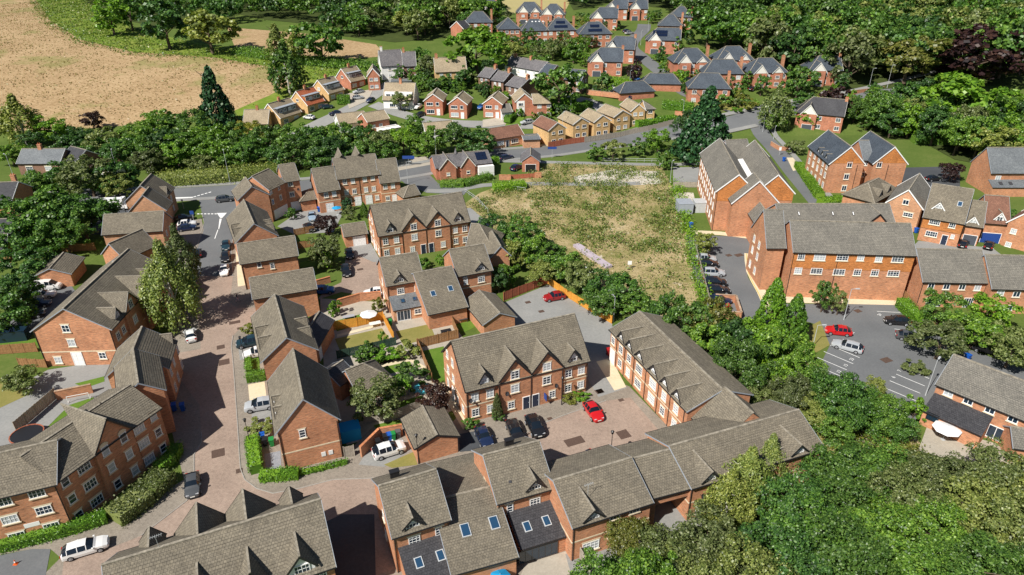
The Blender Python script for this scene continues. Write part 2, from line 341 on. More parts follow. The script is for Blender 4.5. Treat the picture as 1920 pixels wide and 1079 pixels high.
sheet('zebra_ramp', [(1475, 296), (1490, 296), (1503, 318), (1487, 321)], 'slabs', .034)
strip('estate_road', [(1395, 216), (1352, 196), (1290, 176), (1268, 158), (1240, 136), (1200, 105), (1182, 88), (1190, 72), (1205, 58), (1208, 46)], 6.5, 'asphalt', .03)
strip('estate_road', [(1245, 140), (1190, 160), (1150, 172), (1110, 172)], 5.5, 'asphalt', .04)
strip('close_road', [(540, 262), (600, 232), (650, 208), (690, 186), (725, 162), (745, 150)], 6, 'asphalt_pale', .03); strip('close_road', [(700, 196), (745, 212), (790, 224), (850, 232), (910, 234), (1000, 236)], 5, 'asphalt_pale', .034)
strip('close_road', [(1062, 184), (1100, 190), (1130, 205), (1150, 220), (1180, 235)], 5, 'asphalt_pale', .03)
sheet('shop_forecourt', [(690, 320), (760, 296), (830, 293), (826, 306), (760, 318), (700, 330)], 'patio', .036)
sheet('side_lane', [(740, 330), (800, 322), (822, 345), (880, 352), (870, 366), (800, 362), (760, 345)], 'asphalt', .03)
strip('footpath', [(800, 358), (850, 358), (905, 348), (1000, 345), (1120, 346), (1200, 344)], 2.6, 'asphalt_pale', .034); strip('footpath', [(870, 392), (900, 420), (918, 450), (930, 470)], 3.4, 'asphalt_pale', .03)
strip('footpath', [(925, 302), (1010, 304), (1130, 307), (1240, 309), (1320, 307)], 2.4, 'asphalt_pale', .034)
# estate surfaces
sheet('block_paved_footway', [(352, 515), (450, 505), (480, 560), (520, 640), (520, 740), (560, 880), (650, 850), (700, 800), (850, 790), (870, 770), (1000, 740), (1110, 700), (1180, 725), (1300, 850), (1200, 1000), (1000, 1120), (40, 1120), (150, 1010), (345, 900), (320, 800), (318, 640)], 'block_grey', .014)
sheet('block_paved_road', [(361, 517), (437, 517), (433, 552), (428, 566), (445, 578), (481, 577), (481, 607), (455, 612), (437, 630), (434, 650), (437, 680), (445, 790), (451, 880), (459, 900), (482, 917), (512, 926), (560, 917), (625, 900), (713, 897), (825, 882), (890, 862), (940, 842), (1015, 796), (1096, 766), (1136, 752), (1182, 746), (1262, 838), (1200, 930), (900, 1010), (620, 1110), (112, 1110), (120, 1052), (215, 1025), (265, 1005), (320, 963), (350, 940), (364, 925), (364, 853), (378, 830), (374, 760), (330, 700), (322, 664), (376, 655), (376, 640), (370, 590), (364, 550)], 'block_red', .022)
sheet('gable_shadow_tarmac', [(598, 985), (640, 965), (702, 965), (705, 1100), (615, 1100)], 'tarmac_dark', .03)  # dark tarmac sheet that paints the gable's cast shadow into the ground colour
sheet('forecourt', [(-20, 1046), (60, 1030), (95, 1030), (80, 1110), (-20, 1110)], 'asphalt', .03)
sheet('court', [(596, 562), (640, 548), (690, 556), (742, 575), (725, 520), (705, 478), (690, 452), (655, 455), (645, 500), (640, 530), (608, 545)], 'block_red', .022)
sheet('court_drive', [(655, 455), (692, 450), (715, 492), (700, 492), (672, 480), (655, 492)], 'asphalt_pale', .03)
sheet('front_court', [(520, 425), (560, 398), (592, 390), (645, 396), (625, 436), (552, 440)], 'asphalt_pale', .022)
sheet('car_park', [(938, 571), (1028, 534), (1148, 607), (1148, 660), (1160, 700), (1175, 728), (1122, 745), (1095, 700), (1030, 660), (985, 640)], 'asphalt_pale', .022)
sheet('flagged_path', [(1118, 679), (1145, 671), (1174, 726), (1152, 733)], 'slabs', .034); sheet('flagged_path', [(820, 722), (832, 715), (882, 800), (868, 806)], 'slabs', .03)
sheet('car_park', [(1470, 570), (1690, 572), (1702, 584), (1748, 625), (1800, 650), (1960, 705), (1960, 770), (1745, 765), (1700, 800), (1590, 750), (1535, 690), (1555, 650), (1535, 610), (1465, 590)], 'asphalt', .022)
sheet('flagged_path', [(1468, 556), (1692, 563), (1692, 573), (1466, 568)], 'slabs', .034)
sheet('grass_island', [(1538, 602), (1556, 648), (1530, 662), (1504, 646), (1518, 612)], 'dry_lawn', .05)
sheet('car_park', [(1285, 440), (1425, 446), (1398, 490), (1402, 520), (1436, 578), (1445, 606), (1335, 594), (1303, 520)], 'asphalt', .022)
strip('flagged_path', [(1296, 436), (1350, 438), (1412, 446)], 2.0, 'slabs', .034); strip('flagged_path', [(1404, 476), (1408, 510), (1428, 548), (1442, 580)], 1.8, 'slabs', .034)
strip('yellow_line', [(1400, 476), (1403, 512), (1422, 550), (1436, 582)], .14, 'yellow_paint', .042)
sheet('car_park', [(1262, 314), (1312, 314), (1308, 347), (1262, 347)], 'asphalt_pale', .022)
sheet('wasteland', [(868, 384), (900, 362), (960, 340), (1035, 305), (1240, 312), (1262, 355), (1290, 440), (1300, 520), (1320, 600), (1395, 645), (1290, 650), (1180, 590), (1090, 500), (940, 440)], 'wasteland', .014)
sheet('rubble_patch', [(1075, 332), (1150, 318), (1235, 322), (1240, 345), (1150, 350), (1080, 345)], 'rubble', .02); sheet('rubble_patch', [(1280, 600), (1310, 596), (1330, 640), (1290, 640)], 'rubble', .02); sheet('rubble_patch', [(1262, 360), (1300, 362), (1308, 395), (1270, 395)], 'rubble', .02)
sheet('garden_ground', [(600, 560), (735, 568), (842, 596), (872, 640), (850, 770), (770, 800), (650, 835), (608, 700)], 'patio', .012)
for nm, P in (('lawn', [(622, 604), (690, 586), (702, 600), (632, 622)]), ('lawn', [(628, 636), (716, 616), (733, 640), (640, 664)]), ('lawn', [(640, 692), (762, 668), (775, 690), (660, 720)]), ('lawn', [(742, 622), (806, 608), (816, 632), (756, 648)]), ('lawn', [(786, 660), (832, 650), (838, 716), (818, 722)]), ('lawn', [(730, 760), (790, 742), (800, 752), (740, 776)]), ('lawn', [(700, 798), (758, 785), (762, 795), (712, 812)]), ('lawn', [(850, 605), (885, 590), (895, 612), (868, 625)])):
    sheet(nm, P, 'lawn' if P[0][0] not in (628, 742) else 'dry_lawn', .034)
sheet('flower_bed', [(655, 690), (735, 665), (760, 672), (680, 702)], 'soil', .042)
sheet('garden_path', [(640, 700), (770, 672), (800, 690), (796, 694), (768, 678), (644, 706)], 'slabs', .05); sheet('garden_path', [(632, 628), (716, 607), (716, 611), (632, 633)], 'slabs', .05)
sheet('lawn', [(720, 872), (775, 848), (783, 872), (735, 878)], 'dry_lawn', .034); sheet('driveway', [(672, 872), (700, 830), (752, 820), (772, 845), (720, 876)], 'asphalt_pale', .03)
sheet('driveway', [(860, 815), (905, 806), (930, 842), (862, 848)], 'tarmac_dark', .03)
sheet('front_drive', [(445, 640), (482, 632), (484, 668), (450, 676)], 'asphalt_pale', .03); sheet('front_drive', [(470, 752), (508, 745), (512, 800), (474, 806)], 'asphalt_pale', .03)
sheet('front_garden', [(465, 722), (496, 716), (500, 746), (468, 752)], 'slabs', .034); sheet('gravel_bed', [(496, 852), (526, 846), (528, 882), (500, 888)], 'gravel_blue', .034); sheet('lawn', [(462, 672), (486, 668), (488, 702), (464, 706)], 'lawn', .034)
sheet('yard_tarmac', [(-60, 800), (20, 730), (90, 694), (205, 676), (300, 680), (240, 730), (120, 770), (60, 830), (-60, 900)], 'asphalt_pale', .016)
sheet('lawn', [(80, 812), (130, 760), (176, 745), (170, 790), (120, 822)], 'lawn', .03); sheet('lawn', [(-40, 700), (30, 715), (55, 740), (-10, 770), (-60, 760)], 'dry_lawn', .03); sheet('lawn', [(140, 720), (196, 706), (196, 716), (160, 728)], 'lawn', .03)
sheet('lawn', [(-20, 640), (68, 636), (72, 648), (-20, 652)], 'lawn', .034)
sheet('lawn', [(120, 460), (200, 445), (205, 470), (120, 475)], 'lawn', .03)
sheet('parking_yard', [(40, 520), (110, 500), (150, 560), (90, 620), (10, 620)], 'asphalt', .02); sheet('parking_yard', [(170, 395), (240, 380), (250, 400), (200, 440), (170, 440)], 'tarmac_dark', .02)
sheet('lay_by', [(330, 420), (378, 410), (382, 432), (366, 478), (350, 520), (330, 500)], 'block_grey', .03)
sheet('lawn', [(556, 495), (590, 486), (594, 512), (566, 520)], 'lawn', .034); sheet('lawn', [(560, 452), (605, 445), (605, 458), (560, 462)], 'lawn', .034)
sheet('lawn', [(890, 540), (955, 520), (960, 535), (900, 555)], 'dry_lawn', .034)
sheet('passage_tarmac', [(1225, 935), (1268, 918), (1320, 985), (1200, 1050), (1080, 1110), (1060, 1040), (1120, 1010), (1222, 970)], 'asphalt_pale', .036)
sheet('patio', [(985, 1058), (1075, 1030), (1110, 1120), (960, 1120)], 'patio', .03)
sheet('driveway', [(1722, 452), (1800, 460), (1860, 465), (1880, 480), (1700, 476)], 'asphalt_pale', .022); sheet('patio', [(1740, 795), (1860, 830), (1930, 860), (1930, 900), (1720, 850)], 'patio', .022)
sheet('yard_tarmac', [(1690, 315), (1800, 312), (1800, 355), (1690, 350)], 'tarmac_dark', .022)
for P in ([(645, 178), (700, 168), (690, 190), (655, 205)], [(905, 226), (962, 218), (964, 232), (905, 240)]): sheet('driveway', P, 'patio', .044)
sheet('lawn', [(955, 222), (985, 218), (975, 238), (945, 240)], 'lawn', .05); sheet('lawn', [(1290, 180), (1400, 195), (1390, 210), (1280, 200)], 'dry_lawn', .05)
sheet('dirt_track', [(1570, 800), (1600, 800), (1660, 850), (1700, 880), (1690, 890), (1640, 860)], 'patio', .02)
# road markings
def mark(name, pts, mat='road_paint', z=.034): sheet(name, pts, mat, z)
mark('give_way_triangle', [zA(1625, 520), zA(1700, 518), zA(1665, 556), zA(1650, 556)]); mark('road_marking', [zA(1315, 402), zA(1448, 398), zA(1440, 416), zA(1318, 416)], z=.03)
for i in range(5): mark('dashed_line', [zA(1450+28*i, 396-8*i), zA(1470+28*i, 391-8*i), zA(1470+28*i, 396-8*i), zA(1450+28*i, 401-8*i)], z=.03)
for i in range(6): mark('dashed_line', [zA(1478+26*i, 523), zA(1494+26*i, 523), zA(1494+26*i, 529), zA(1478+26*i, 529)], z=.036)
mark('centre_line', [zA(1645, 562), zA(1662, 562), zA(1642, 640), zA(1636, 640)]); mark('centre_line', [zA(1630, 645), zA(1636, 645), zA(1612, 712), zA(1606, 712)])
def pline(a, b, w=.11): strip('bay_line', [a, b], w, 'road_paint', .034)
for k in range(6):
    x0, y0 = 1543-12.3*k*.98, 659.4+11.4*k; pline((x0+13.7, y0-11.2), (x0+13.7+55, y0-11.2+23.2))
for i in range(6):
    pline(zK(765-37*i, 606+37*i), zK(915-25*i, 668+42*i))
for i in range(4): pline(zK(618+50*i, 286+42*i+i*i*4), zK(780+40*i, 294+48*i+i*i*3))
for i in range(7): pline((1306+4*i, 474+16*i), (1335+5*i, 474+15*i))
def digits(txt, px, size=.8):
    cu = bpy.data.curves.new('bay_number', 'FONT'); cu.body = txt; cu.size = size; cu.align_x = 'CENTER'
    o = bpy.data.objects.new('tmp', cu); COL.objects.link(o)
    me = bpy.data.meshes.new_from_object(o.evaluated_get(bpy.context.evaluated_depsgraph_get())); bpy.data.objects.remove(o)
    me.materials.clear(); me.materials.append(MATS['road_paint']); x, y = G(*px); q = link('bay_number', me, None, (x, y, .036), math.radians(43)); tag(q, kind='structure')
for t_, p_ in (('23', (485, 562)), ('13', (450, 597)), ('12', (412, 632)), ('11', (373, 667)), ('8', (798, 590)), ('7', (757, 628)), ('6', (722, 664)), ('24', (642, 308)), ('22', (486, 411))): digits(t_, zK(*p_))
for px, s_ in ((zC(160, 460), (.9, .5)), (zC(55, 645), (.6, .6)), (zC(80, 758), (.8, .8)), (zF(36, 441), (.8, .8)), (zI(228, 352), (1.3, .7)), (zI(596, 300), (.8, .8)), (zF(195, 573), (.4, .4)), (zB(1100, 942), (.6, .4)), (z6(580, 228), (.5, .4)), (z6(512, 182), (.5, .4)), (z6(876, 632), (.5, .5)), (zJ(255, 857), (.6, .5)), (zJ(418, 922), (.4, .3)), (zK(672, 563), (.8, .6)), (zK(510, 284), (.6, .5)), (zM(322, 725), (.6, .5)), (zM(380, 724), (.9, .6)), (zI(45, 185), (.35, .35)), (zH(945, 375), (.8, .6)), (zC(195, 505), (.35, .35))):
    x, y = G(*px); m_ = MB(); m_.box(-s_[0], s_[0], -s_[1], s_[1], .0, .012); 
    for k in range(5): m_.box(-s_[0]*.9, s_[0]*.9, -s_[1]*.9+k*s_[1]*.42, -s_[1]*.8+k*s_[1]*.42, .012, .02)
    o = m_.build('drain_cover', 'iron', None, (x, y, .034), .38); tag(o, kind='structure')

for nm_, E_ in (('kerb_line', [(437, 630), (434, 650), (437, 680), (445, 790), (451, 880), (459, 900), (482, 917), (512, 926), (560, 917), (625, 900), (713, 897), (825, 882), (890, 862), (940, 842), (1015, 796), (1096, 766), (1136, 752)]), ('kerb_line', [(265, 1005), (320, 963), (350, 940), (364, 925), (364, 853), (378, 830), (378, 810)]), ('kerb_line', [(361, 517), (364, 482), (376, 440), (383, 418), (379, 402)]), ('kerb_line', [(437, 517), (434, 480), (438, 440), (452, 402)])):
    strip(nm_, E_, .11, 'kerb', .03, 0, .05)
sheet('footway_paving', [(437, 517), (434, 480), (438, 440), (452, 404), (500, 400), (520, 500), (500, 600), (440, 560)], 'block_grey', .018)
sheet('flagged_path', [(442, 470), (456, 466), (462, 535), (446, 538)], 'slabs', .03)
sheet('footway_paving', [(-30, 1012), (140, 985), (215, 960), (262, 1000), (215, 1024), (118, 1050), (95, 1030), (60, 1030), (-30, 1046)], 'block_grey', .018)
# ------------------------------------------------------------------ building kit
MESH = {}
def window_parts(w, h, cols, rows, sill, lintel, frame='white_paint'):
    key = (round(w, 2), round(h, 2), cols, rows, sill, lintel, frame)
    if key in MESH: return MESH[key]
    f = MB(); t = .095; d = .08
    f.box(-w/2, w/2, -d, 0, -h/2, -h/2+t); f.box(-w/2, w/2, -d, 0, h/2-t, h/2); f.box(-w/2, -w/2+t, -d, 0, -h/2+t, h/2-t); f.box(w/2-t, w/2, -d, 0, -h/2+t, h/2-t)
    for i in range(1, cols):
        x = -w/2+w*i/cols; b = .05 if (cols <= 2 or i % 2 == 0) else .03; f.box(x-b/2*1.4, x+b/2*1.4, -d*.9, 0, -h/2+t, h/2-t)
    for j in range(1, rows):
        z = -h/2+h*j/rows; f.box(-w/2+t, w/2-t, -d*.8, 0, z-.022, z+.022)
    p = MB(); p.box(-w/2+t*.8, w/2-t*.8, -d*.45, -.002, -h/2+t*.8, h/2-t*.8)
    s = MB(); s.box(-w/2-.12, w/2+.12, -.15, 0, -h/2-.13, -h/2-.002)
    l = MB(); l.face([(-w/2-.07, -.05, h/2+.003), (w/2+.07, -.05, h/2+.003), (w/2+.2, -.05, h/2+.24), (-w/2-.2, -.05, h/2+.24)]); l.box(-w/2-.07, w/2+.07, -.048, 0, h/2+.003, h/2+.2)
    r = MESH[key] = (f.mesh('window', frame), (p.mesh('pane', 'glass'), p.mesh('pane', 'glass_blind')), s.mesh('sill', 'stone' if sill == 1 else 'white_paint') if sill else None, l.mesh('lintel', 'stone') if lintel else None)
    return r
def door_mesh(w, h, mat, panels=3, glazed=False):
    key = ('door', w, h, mat, panels, glazed)
    if key not in MESH:
        d = MB(); d.box(-w/2, w/2, -.06, 0, 0, h)
        f = MB(); f.box(-w/2-.09, -w/2-.002, -.09, 0, 0, h+.09); f.box(w/2+.002, w/2+.09, -.09, 0, 0, h+.09); f.box(-w/2-.002, w/2+.002, -.09, 0, h+.002, h+.09)
        if 'garage' in mat or w > 2:
            for k in range(1, 9): d.box(-w/2+.05, w/2-.05, -.075, -.06, h*k/9-.03, h*k/9+.03)
        else:
            for i in range(2):
                for k in range(panels): d.box(-w/2+.1+i*w/2, -w/2+w/2-.1+i*w/2+.02, -.08, -.06, .2+k*(h-.3)/panels, .05+(k+1)*(h-.3)/panels)
        MESH[key] = (d.mesh('door', mat), f.mesh('door_frame', 'white_paint'))
    return MESH[key]
def slope(mb, e0, e1, r1, r0, course=.34, lift=.03, mi=0, stepped=True):
    e0, e1, r1, r0 = (Vector(p) for p in (e0, e1, r1, r0))
    up = ((r0+r1)-(e0+e1))/2; L = up.length; n = max(1, int(round(L/course))) if stepped else 1
    al = (e1-e0); al = al.normalized() if al.length > .01 else (r1-r0).normalized()
    nr = al.cross(up).normalized()
    if nr.z < 0: nr = -nr
    o = e0
    def uv(p): q = p-o; return (q.dot(al), q.dot(up.normalized()))
    pa = pb = None
    for i in range(n):
        t0, t1 = i/n, (i+1)/n
        a0 = e0.lerp(r0, t0); b0 = e1.lerp(r1, t0); a1 = e0.lerp(r0, t1); b1 = e1.lerp(r1, t1)
        lo = nr*(lift if stepped else 0)
        P = [a0+lo, b0+lo, b1, a1]
        if (b1-a1).length < 1e-3: P = P[:3]
        if (P[1]-P[0]).length > 1e-3: mb.face(P, [uv(p) for p in P], mi)
        if stepped and i and (b0-a0).length > 1e-3: mb.face([a0, b0, b0+lo, a0+lo], [uv(a0), uv(b0), uv(b0), uv(a0)], mi)
class B:
    def __init__(s, name, label, a, b, z=0, depth=9, eave=5.2, ridge=None, rp=None, dp=None, axis='x', wall='brick', roof='tile_brown', hip=(0, 0), ov=.35, vo=.18, group=None,
                 cat='house', base=0.0, steps=True, board='lead', world=False, band=None, gutter='black_plastic', back=False):
        A = a if world else G(a[0], a[1], z); Bq = b if world else G(b[0], b[1], z)
        if back: dx, dy = Bq[0]-A[0], Bq[1]-A[1]; q = math.hypot(dx, dy); A = (A[0]+dy/q*depth, A[1]-dx/q*depth); Bq = (Bq[0]+dy/q*depth, Bq[1]-dx/q*depth)
        s.o = A; s.ang = math.atan2(Bq[1]-A[1], Bq[0]-A[0]); s.L = math.hypot(Bq[0]-A[0], Bq[1]-A[1]); s.z0 = min(terr(A[1]), terr(Bq[1])); s.eave = eave; s.axis = axis; s.D = depth
        s.wallm = wall; s.roofm = roof; s.steps = steps
        s.ux = (math.cos(s.ang), math.sin(s.ang)); s.uy = (-s.ux[1], s.ux[0])
        if rp and not ridge:
            ridge = (s.hit(rp, 'y', depth/2)[1] if axis == 'x' else s.hit(rp, 'y', 0)[1])
        s.ridge = ridge if ridge else eave+3
        if dp: s.D = depth = max(3.0, s.locz(dp, s.ridge))
        s.root = empty(name, A[0], A[1], s.ang, s.z0); tag(s.root, label, cat, group)
        s.ov = ov; s.vo = vo; s.hip = hip; s.W = []
        L, D, e, r = s.L, s.D, eave, s.ridge
        S_ = s.D if axis == 'x' else s.L; s.k = (s.ridge-eave)/(S_/2+ov); s.wt = eave+s.k*ov; D = s.D; e = s.wt-.04
        w = MB(); lo = -.4-(abs(terr(A[1]+D)-s.z0) if A[1] > 200 else 0)*0
        w.wall((0, 0), (L, 0), lo, e); w.wall((L, 0), (L, D), lo, e); w.wall((L, D), (0, D), lo, e); w.wall((0, D), (0, 0), lo, e)
        h0, h1 = hip
        if axis == 'x':
            for k, x in ((0, 0), (1, L)):
                if not hip[k]: w.face([(x, 0, e), (x, D, e), (x, D/2, r)], [(0, e), (D, e), (D/2, r)])
        else:
            for k, y in ((0, 0), (1, D)):
                if not hip[k]: w.face([(0, y, e), (L, y, e), (L/2, y, r)], [(0, e), (L, e), (L/2, r)])
        w.build('wall', wall, s.root)
        if band:
            m = MB()
            for zz in (band if isinstance(band, (list, tuple)) else [band]): m.box(-.025, L+.025, -.025, D+.025, zz-.09, zz+.09)
            m.build('string_course', 'stone', s.root)
        s.roofs(board, gutter)
    def loc(s, p): dx, dy = p[0]-s.o[0], p[1]-s.o[1]; return (dx*s.ux[0]+dy*s.ux[1], dx*s.uy[0]+dy*s.uy[1])
    def locz(s, px, z):
        d = ray(*px); t = (CAM_H-s.z0-z)/-d[2]; return s.loc((d[0]*t, d[1]*t))[1]
    def hit(s, px, ax, c):
        d = ray(*px); ox, oy = s.loc((0, 0)); dx = d[0]*s.ux[0]+d[1]*s.ux[1]; dy = d[0]*s.uy[0]+d[1]*s.uy[1]
        t = (c-oy)/dy if ax == 'y' else (c-ox)/dx
        return ((ox+dx*t) if ax == 'y' else (oy+dy*t), CAM_H+d[2]*t-s.z0)
    def roofs(s, board, gutter):
        L, D, e, r = s.L, s.D, s.eave, s.ridge; S, Lr = (D, L) if s.axis == 'x' else (L, D)
        def m(x, y, z): return (x, y, z) if s.axis == 'x' else (y, x, z)
        k = s.k; dz = .06; ov = s.ov; ez = e+dz; rz = r+dz; vo = s.vo
        h0 = S/2*s.hip[0]*1.0 if s.hip[0] else -vo; h1 = S/2*s.hip[1] if s.hip[1] else -vo
        a0 = -ov if s.hip[0] else -vo; a1 = Lr+(ov if s.hip[1] else vo)
        mb = MB(); st = s.steps
        slope(mb, m(a0, -ov, ez), m(a1, -ov, ez), m(Lr-h1, S/2, rz), m(h0, S/2, rz), stepped=st)
        slope(mb, m(a1, S+ov, ez), m(a0, S+ov, ez), m(h0, S/2, rz), m(Lr-h1, S/2, rz), stepped=st)
        if s.hip[0]: slope(mb, m(-ov, S+ov, ez), m(-ov, -ov, ez), m(h0, S/2, rz), m(h0, S/2, rz), stepped=st)
        if s.hip[1]: slope(mb, m(Lr+ov, -ov, ez), m(Lr+ov, S+ov, ez), m(Lr-h1, S/2, rz), m(Lr-h1, S/2, rz), stepped=st)
        # underside so the eaves have thickness
        t = .14
        for y0, y1 in ((-ov, S/2), (S+ov, S/2)): mb.face([m(a0, y0, ez-t), m(a1, y0, ez-t), m(Lr-h1, y1, rz-t-.02), m(h0, y1, rz-t-.02)])
        rf = mb.build('roof', s.roofm, s.root); s.roof = rf
        rt = MB(); rt.bar(m(h0, S/2, rz+.04), m(Lr-h1, S/2, rz+.04), .26, .13)
        for i, hh in enumerate(s.hip):
            if hh:
                x0, xr = (-ov, h0) if i == 0 else (Lr+ov, Lr-h1)
                for yy in (-ov, S+ov): rt.bar(m(x0, yy, ez+.04), m(xr, S/2, rz+.04), .22, .11)
        rt.build('ridge_tile', 'ridge_tile', rf)
        for yy, yo in ((-ov-.012, -ov-.07), (S+ov+.012, S+ov+.07)):
            f = MB(); f.bar(m(a0+.02, (yy+yo)/2, ez-.04), m(a1-.02, (yy+yo)/2, ez-.04), .10, .11); f.build('gutter', gutter, s.root)
        for i, hh in enumerate(s.hip):
            v = MB()
            if not hh:
                x = -vo-.02 if i == 0 else Lr+vo+.02
                for y0 in (-ov-.02, S+ov+.02): v.bar(m(x, y0, ez-.05), m(x, S/2+(.02 if y0 < 0 else -.02), rz-.05), .05, .15 if board == 'lead' else .24)
            elif 1:
                x = -ov-.05 if i == 0 else Lr+ov+.05; v.bar(m(x, -ov, ez-.05), m(x, S+ov, ez-.05), .1, .12)
            if board: v.build('bargeboard' if not hh else 'gutter', board if not hh else gutter, s.root)
    # faces -----------------------------------------------------------------
    def fr(s, face, off=0):
        L, D = s.L, s.D
        return {'F': ((0, -off), 0.0), 'R': ((L+off, 0), math.pi/2), 'B': ((L, D+off), math.pi), 'L': ((-off, D), -math.pi/2)}[face]
    def at(s, face, u, off=0):
        (x, y), a = s.fr(face, off); return (x+math.cos(a)*u, y+math.sin(a)*u), a
    def uz(s, face, px, off=0):
        L, D = s.L, s.D
        if face == 'F': return s.hit(px, 'y', -off)
        if face == 'R': return s.hit(px, 'x', L+off)
        if face == 'B': u, z = s.hit(px, 'y', D+off); return L-u, z
        u, z = s.hit(px, 'x', -off); return D-u, z
    def win(s, face, pts, w=1.1, h=1.2, cols=2, rows=3, sill=1, lintel=1, off=0, px=True, frame='white_paint'):
        fm, pm, sm, lm = window_parts(w, h, cols, rows, sill, lintel, frame)
        for p in pts:
            u, z = s.uz(face, p, off) if px else p
            (x, y), a = s.at(face, u, off)
            o = subobj('window', fm, s.root, (x, y, z), (0, 0, a)); subobj('pane', pm[1 if random.random() < .28 else 0], o)
            if sm: subobj('sill', sm, o)
            if lm: subobj('lintel', lm, o)
    def grid(s, face, us, zs, **k): s.win(face, [(u, z) for u in us for z in zs], px=False, **k)
    def door(s, face, u, w=.95, h=2.05, mat='white_paint', off=0, px=None, z=0, panels=3):
        if px: u = s.uz(face, px, off)[0]
        (x, y), a = s.at(face, u, off); d, f = door_mesh(w, h, mat, panels)
        o = subobj('garage_door' if w > 1.9 else 'door', d, s.root, (x, y, z+.03), (0, 0, a)); subobj('door_frame', f, o)
        if w <= 1.2:
            if 'knob' not in MESH: k = MB(); k.box(.32, .37, -.12, -.06, .98, 1.1); MESH['knob'] = k.mesh('handle', 'galvanised')
            subobj('handle', MESH['knob'], o)
    def pipe(s, face, us, top=None, off=0, mat='black_plastic', px=False):
        for u in us:
            if px: u = s.uz(face, u, off)[0]
            (x, y), a = s.at(face, u, off+.07); m = MB(); m.tube((x, y, -.1), (x, y, (top or s.eave)-.1), .055, n=6); m.build('downpipe', mat, s.root)
    def mp(s, side):
        L, D = s.L, s.D
        return {'F': lambda x, y, z: (x, y, z), 'B': lambda x, y, z: (x, D-y, z), 'L': lambda x, y, z: (y, x, z), 'R': lambda x, y, z: (L-y, x, z)}[side]
    def gablet(s, side, xc, w, e2, zr, y0=-.3, wall=None, roof=None, win=None, winz=None, board='black_plastic', name='gable', ov=.28, vo=.22, cols=2, rows=2, name_roof='gable_roof', winoff=None):
        m = s.mp(side); S = s.D if s.axis == 'x' else s.L; k = s.k
        ys = lambda z: (z-s.wt)/k
        zs = lambda y: s.wt+k*max(y, 0)
        x0, x1 = xc-w/2, xc+w/2; wb = MB(); zb = 0 if y0 <= 0 else zs(y0)-.1
        def fc(P, uv): wb.face([m(*p) for p in P], uv)
        fc([(x0, y0, zb), (x1, y0, zb), (x1, y0, e2), (xc, y0, zr), (x0, y0, e2)], [(0, zb), (w, zb), (w, e2), (w/2, zr), (0, e2)])
        ye = max(ys(e2), .05)
        for x in (x0, x1):
            if y0 <= 0: fc([(x, y0, zb), (x, .05, zb), (x, ye, e2), (x, y0, e2)], [(0, zb), (.3, zb), (ye, e2), (0, e2)])
            else: fc([(x, y0, zb), (x, ye, e2), (x, y0, e2)], [(0, zb), (ye, e2), (0, e2)])
        root = wb.build(name, wall or s.wallm, s.root)
        rb = MB(); k2 = (zr-e2)/(w/2); el = e2-k2*ov; dz = .09
        for sg, xe in ((-1, x0-ov), (1, x1+ov)):
            slope(rb, m(xe, y0-vo, el+dz), m(xe, max(ys(el), y0)+.0, el+dz), m(xc, ys(zr)+.05, zr+dz), m(xc, y0-vo, zr+dz), stepped=s.steps and w > 2.5)
        ro = rb.build(name_roof, roof or s.roofm, root)
        rt = MB(); rt.bar(m(xc, y0-vo, zr+dz+.03), m(xc, ys(zr), zr+dz+.03), .2, .1); rt.build('ridge_tile', 'ridge_tile', ro)
        bb = MB()
        for xe in (x0-ov, x1+ov): bb.bar(m(xe, y0-vo-.02, el-.02), m(xc, y0-vo-.02, zr), .05, .2)
        bb.build('bargeboard', board, root)
        if win:
            fm, pm, sm, lm = window_parts(win[0], win[1], cols, rows, 2, 0)
            zz = winz if winz is not None else (e2+zb)/2+.15
            p = m(xc, y0, zz); a = {'F': 0, 'R': math.pi/2, 'B': math.pi, 'L': -math.pi/2}[side]
            o = subobj('window', fm, root, p, (0, 0, a)); subobj('pane', pm[1 if random.random() < .28 else 0], o)
        return root
    def chimney(s, x, y, w=.9, d=.6, top=None, mat='brick', pots=2):
        m = MB(); t = top or s.ridge+1.2; m.box(x-w/2, x+w/2, y-d/2, y+d/2, s.eave, t); m.box(x-w/2-.06, x+w/2+.06, y-d/2-.06, y+d/2+.06, t, t+.12)
        c = m.build('chimney', mat, s.root); q = MB()
        for i in range(pots): q.tube((x-w/4+i*w/2, y, t+.12), (x-w/4+i*w/2, y, t+.5), .12, .1, 8)
        q.build('chimney_pot', 'tile_red', c)
    def sl(s, side, x, frac):      # point on a slope and its tilt
        m = s.mp(side); S = s.D if s.axis == 'x' else s.L; k = s.k; y = S/2*frac
        return m(x, y, s.wt+k*y+.12), math.atan(k)
    def rooflight(s, side, x, frac, w=.8, h=1.2, mat='rooflight_glass', frame='galvanised', name='rooflight'):
        p, t = s.sl(side, x, frac); a = {'F': 0, 'R': math.pi/2, 'B': math.pi, 'L': -math.pi/2}[side]
        f = MB(); f.box(-w/2, w/2, -h/2, h/2, -.06, .06); g = MB(); g.box(-w/2+.09, w/2-.09, -h/2+.09, h/2-.09, .06, .075)
        o = f.build(name, frame, s.root, p); o.rotation_euler = Matrix.Rotation(a, 3, 'Z').to_euler() if False else (Matrix.Rotation(a, 3, 'Z') @ Matrix.Rotation(t, 3, 'X')).to_euler()
        g.build('pane', mat, o)
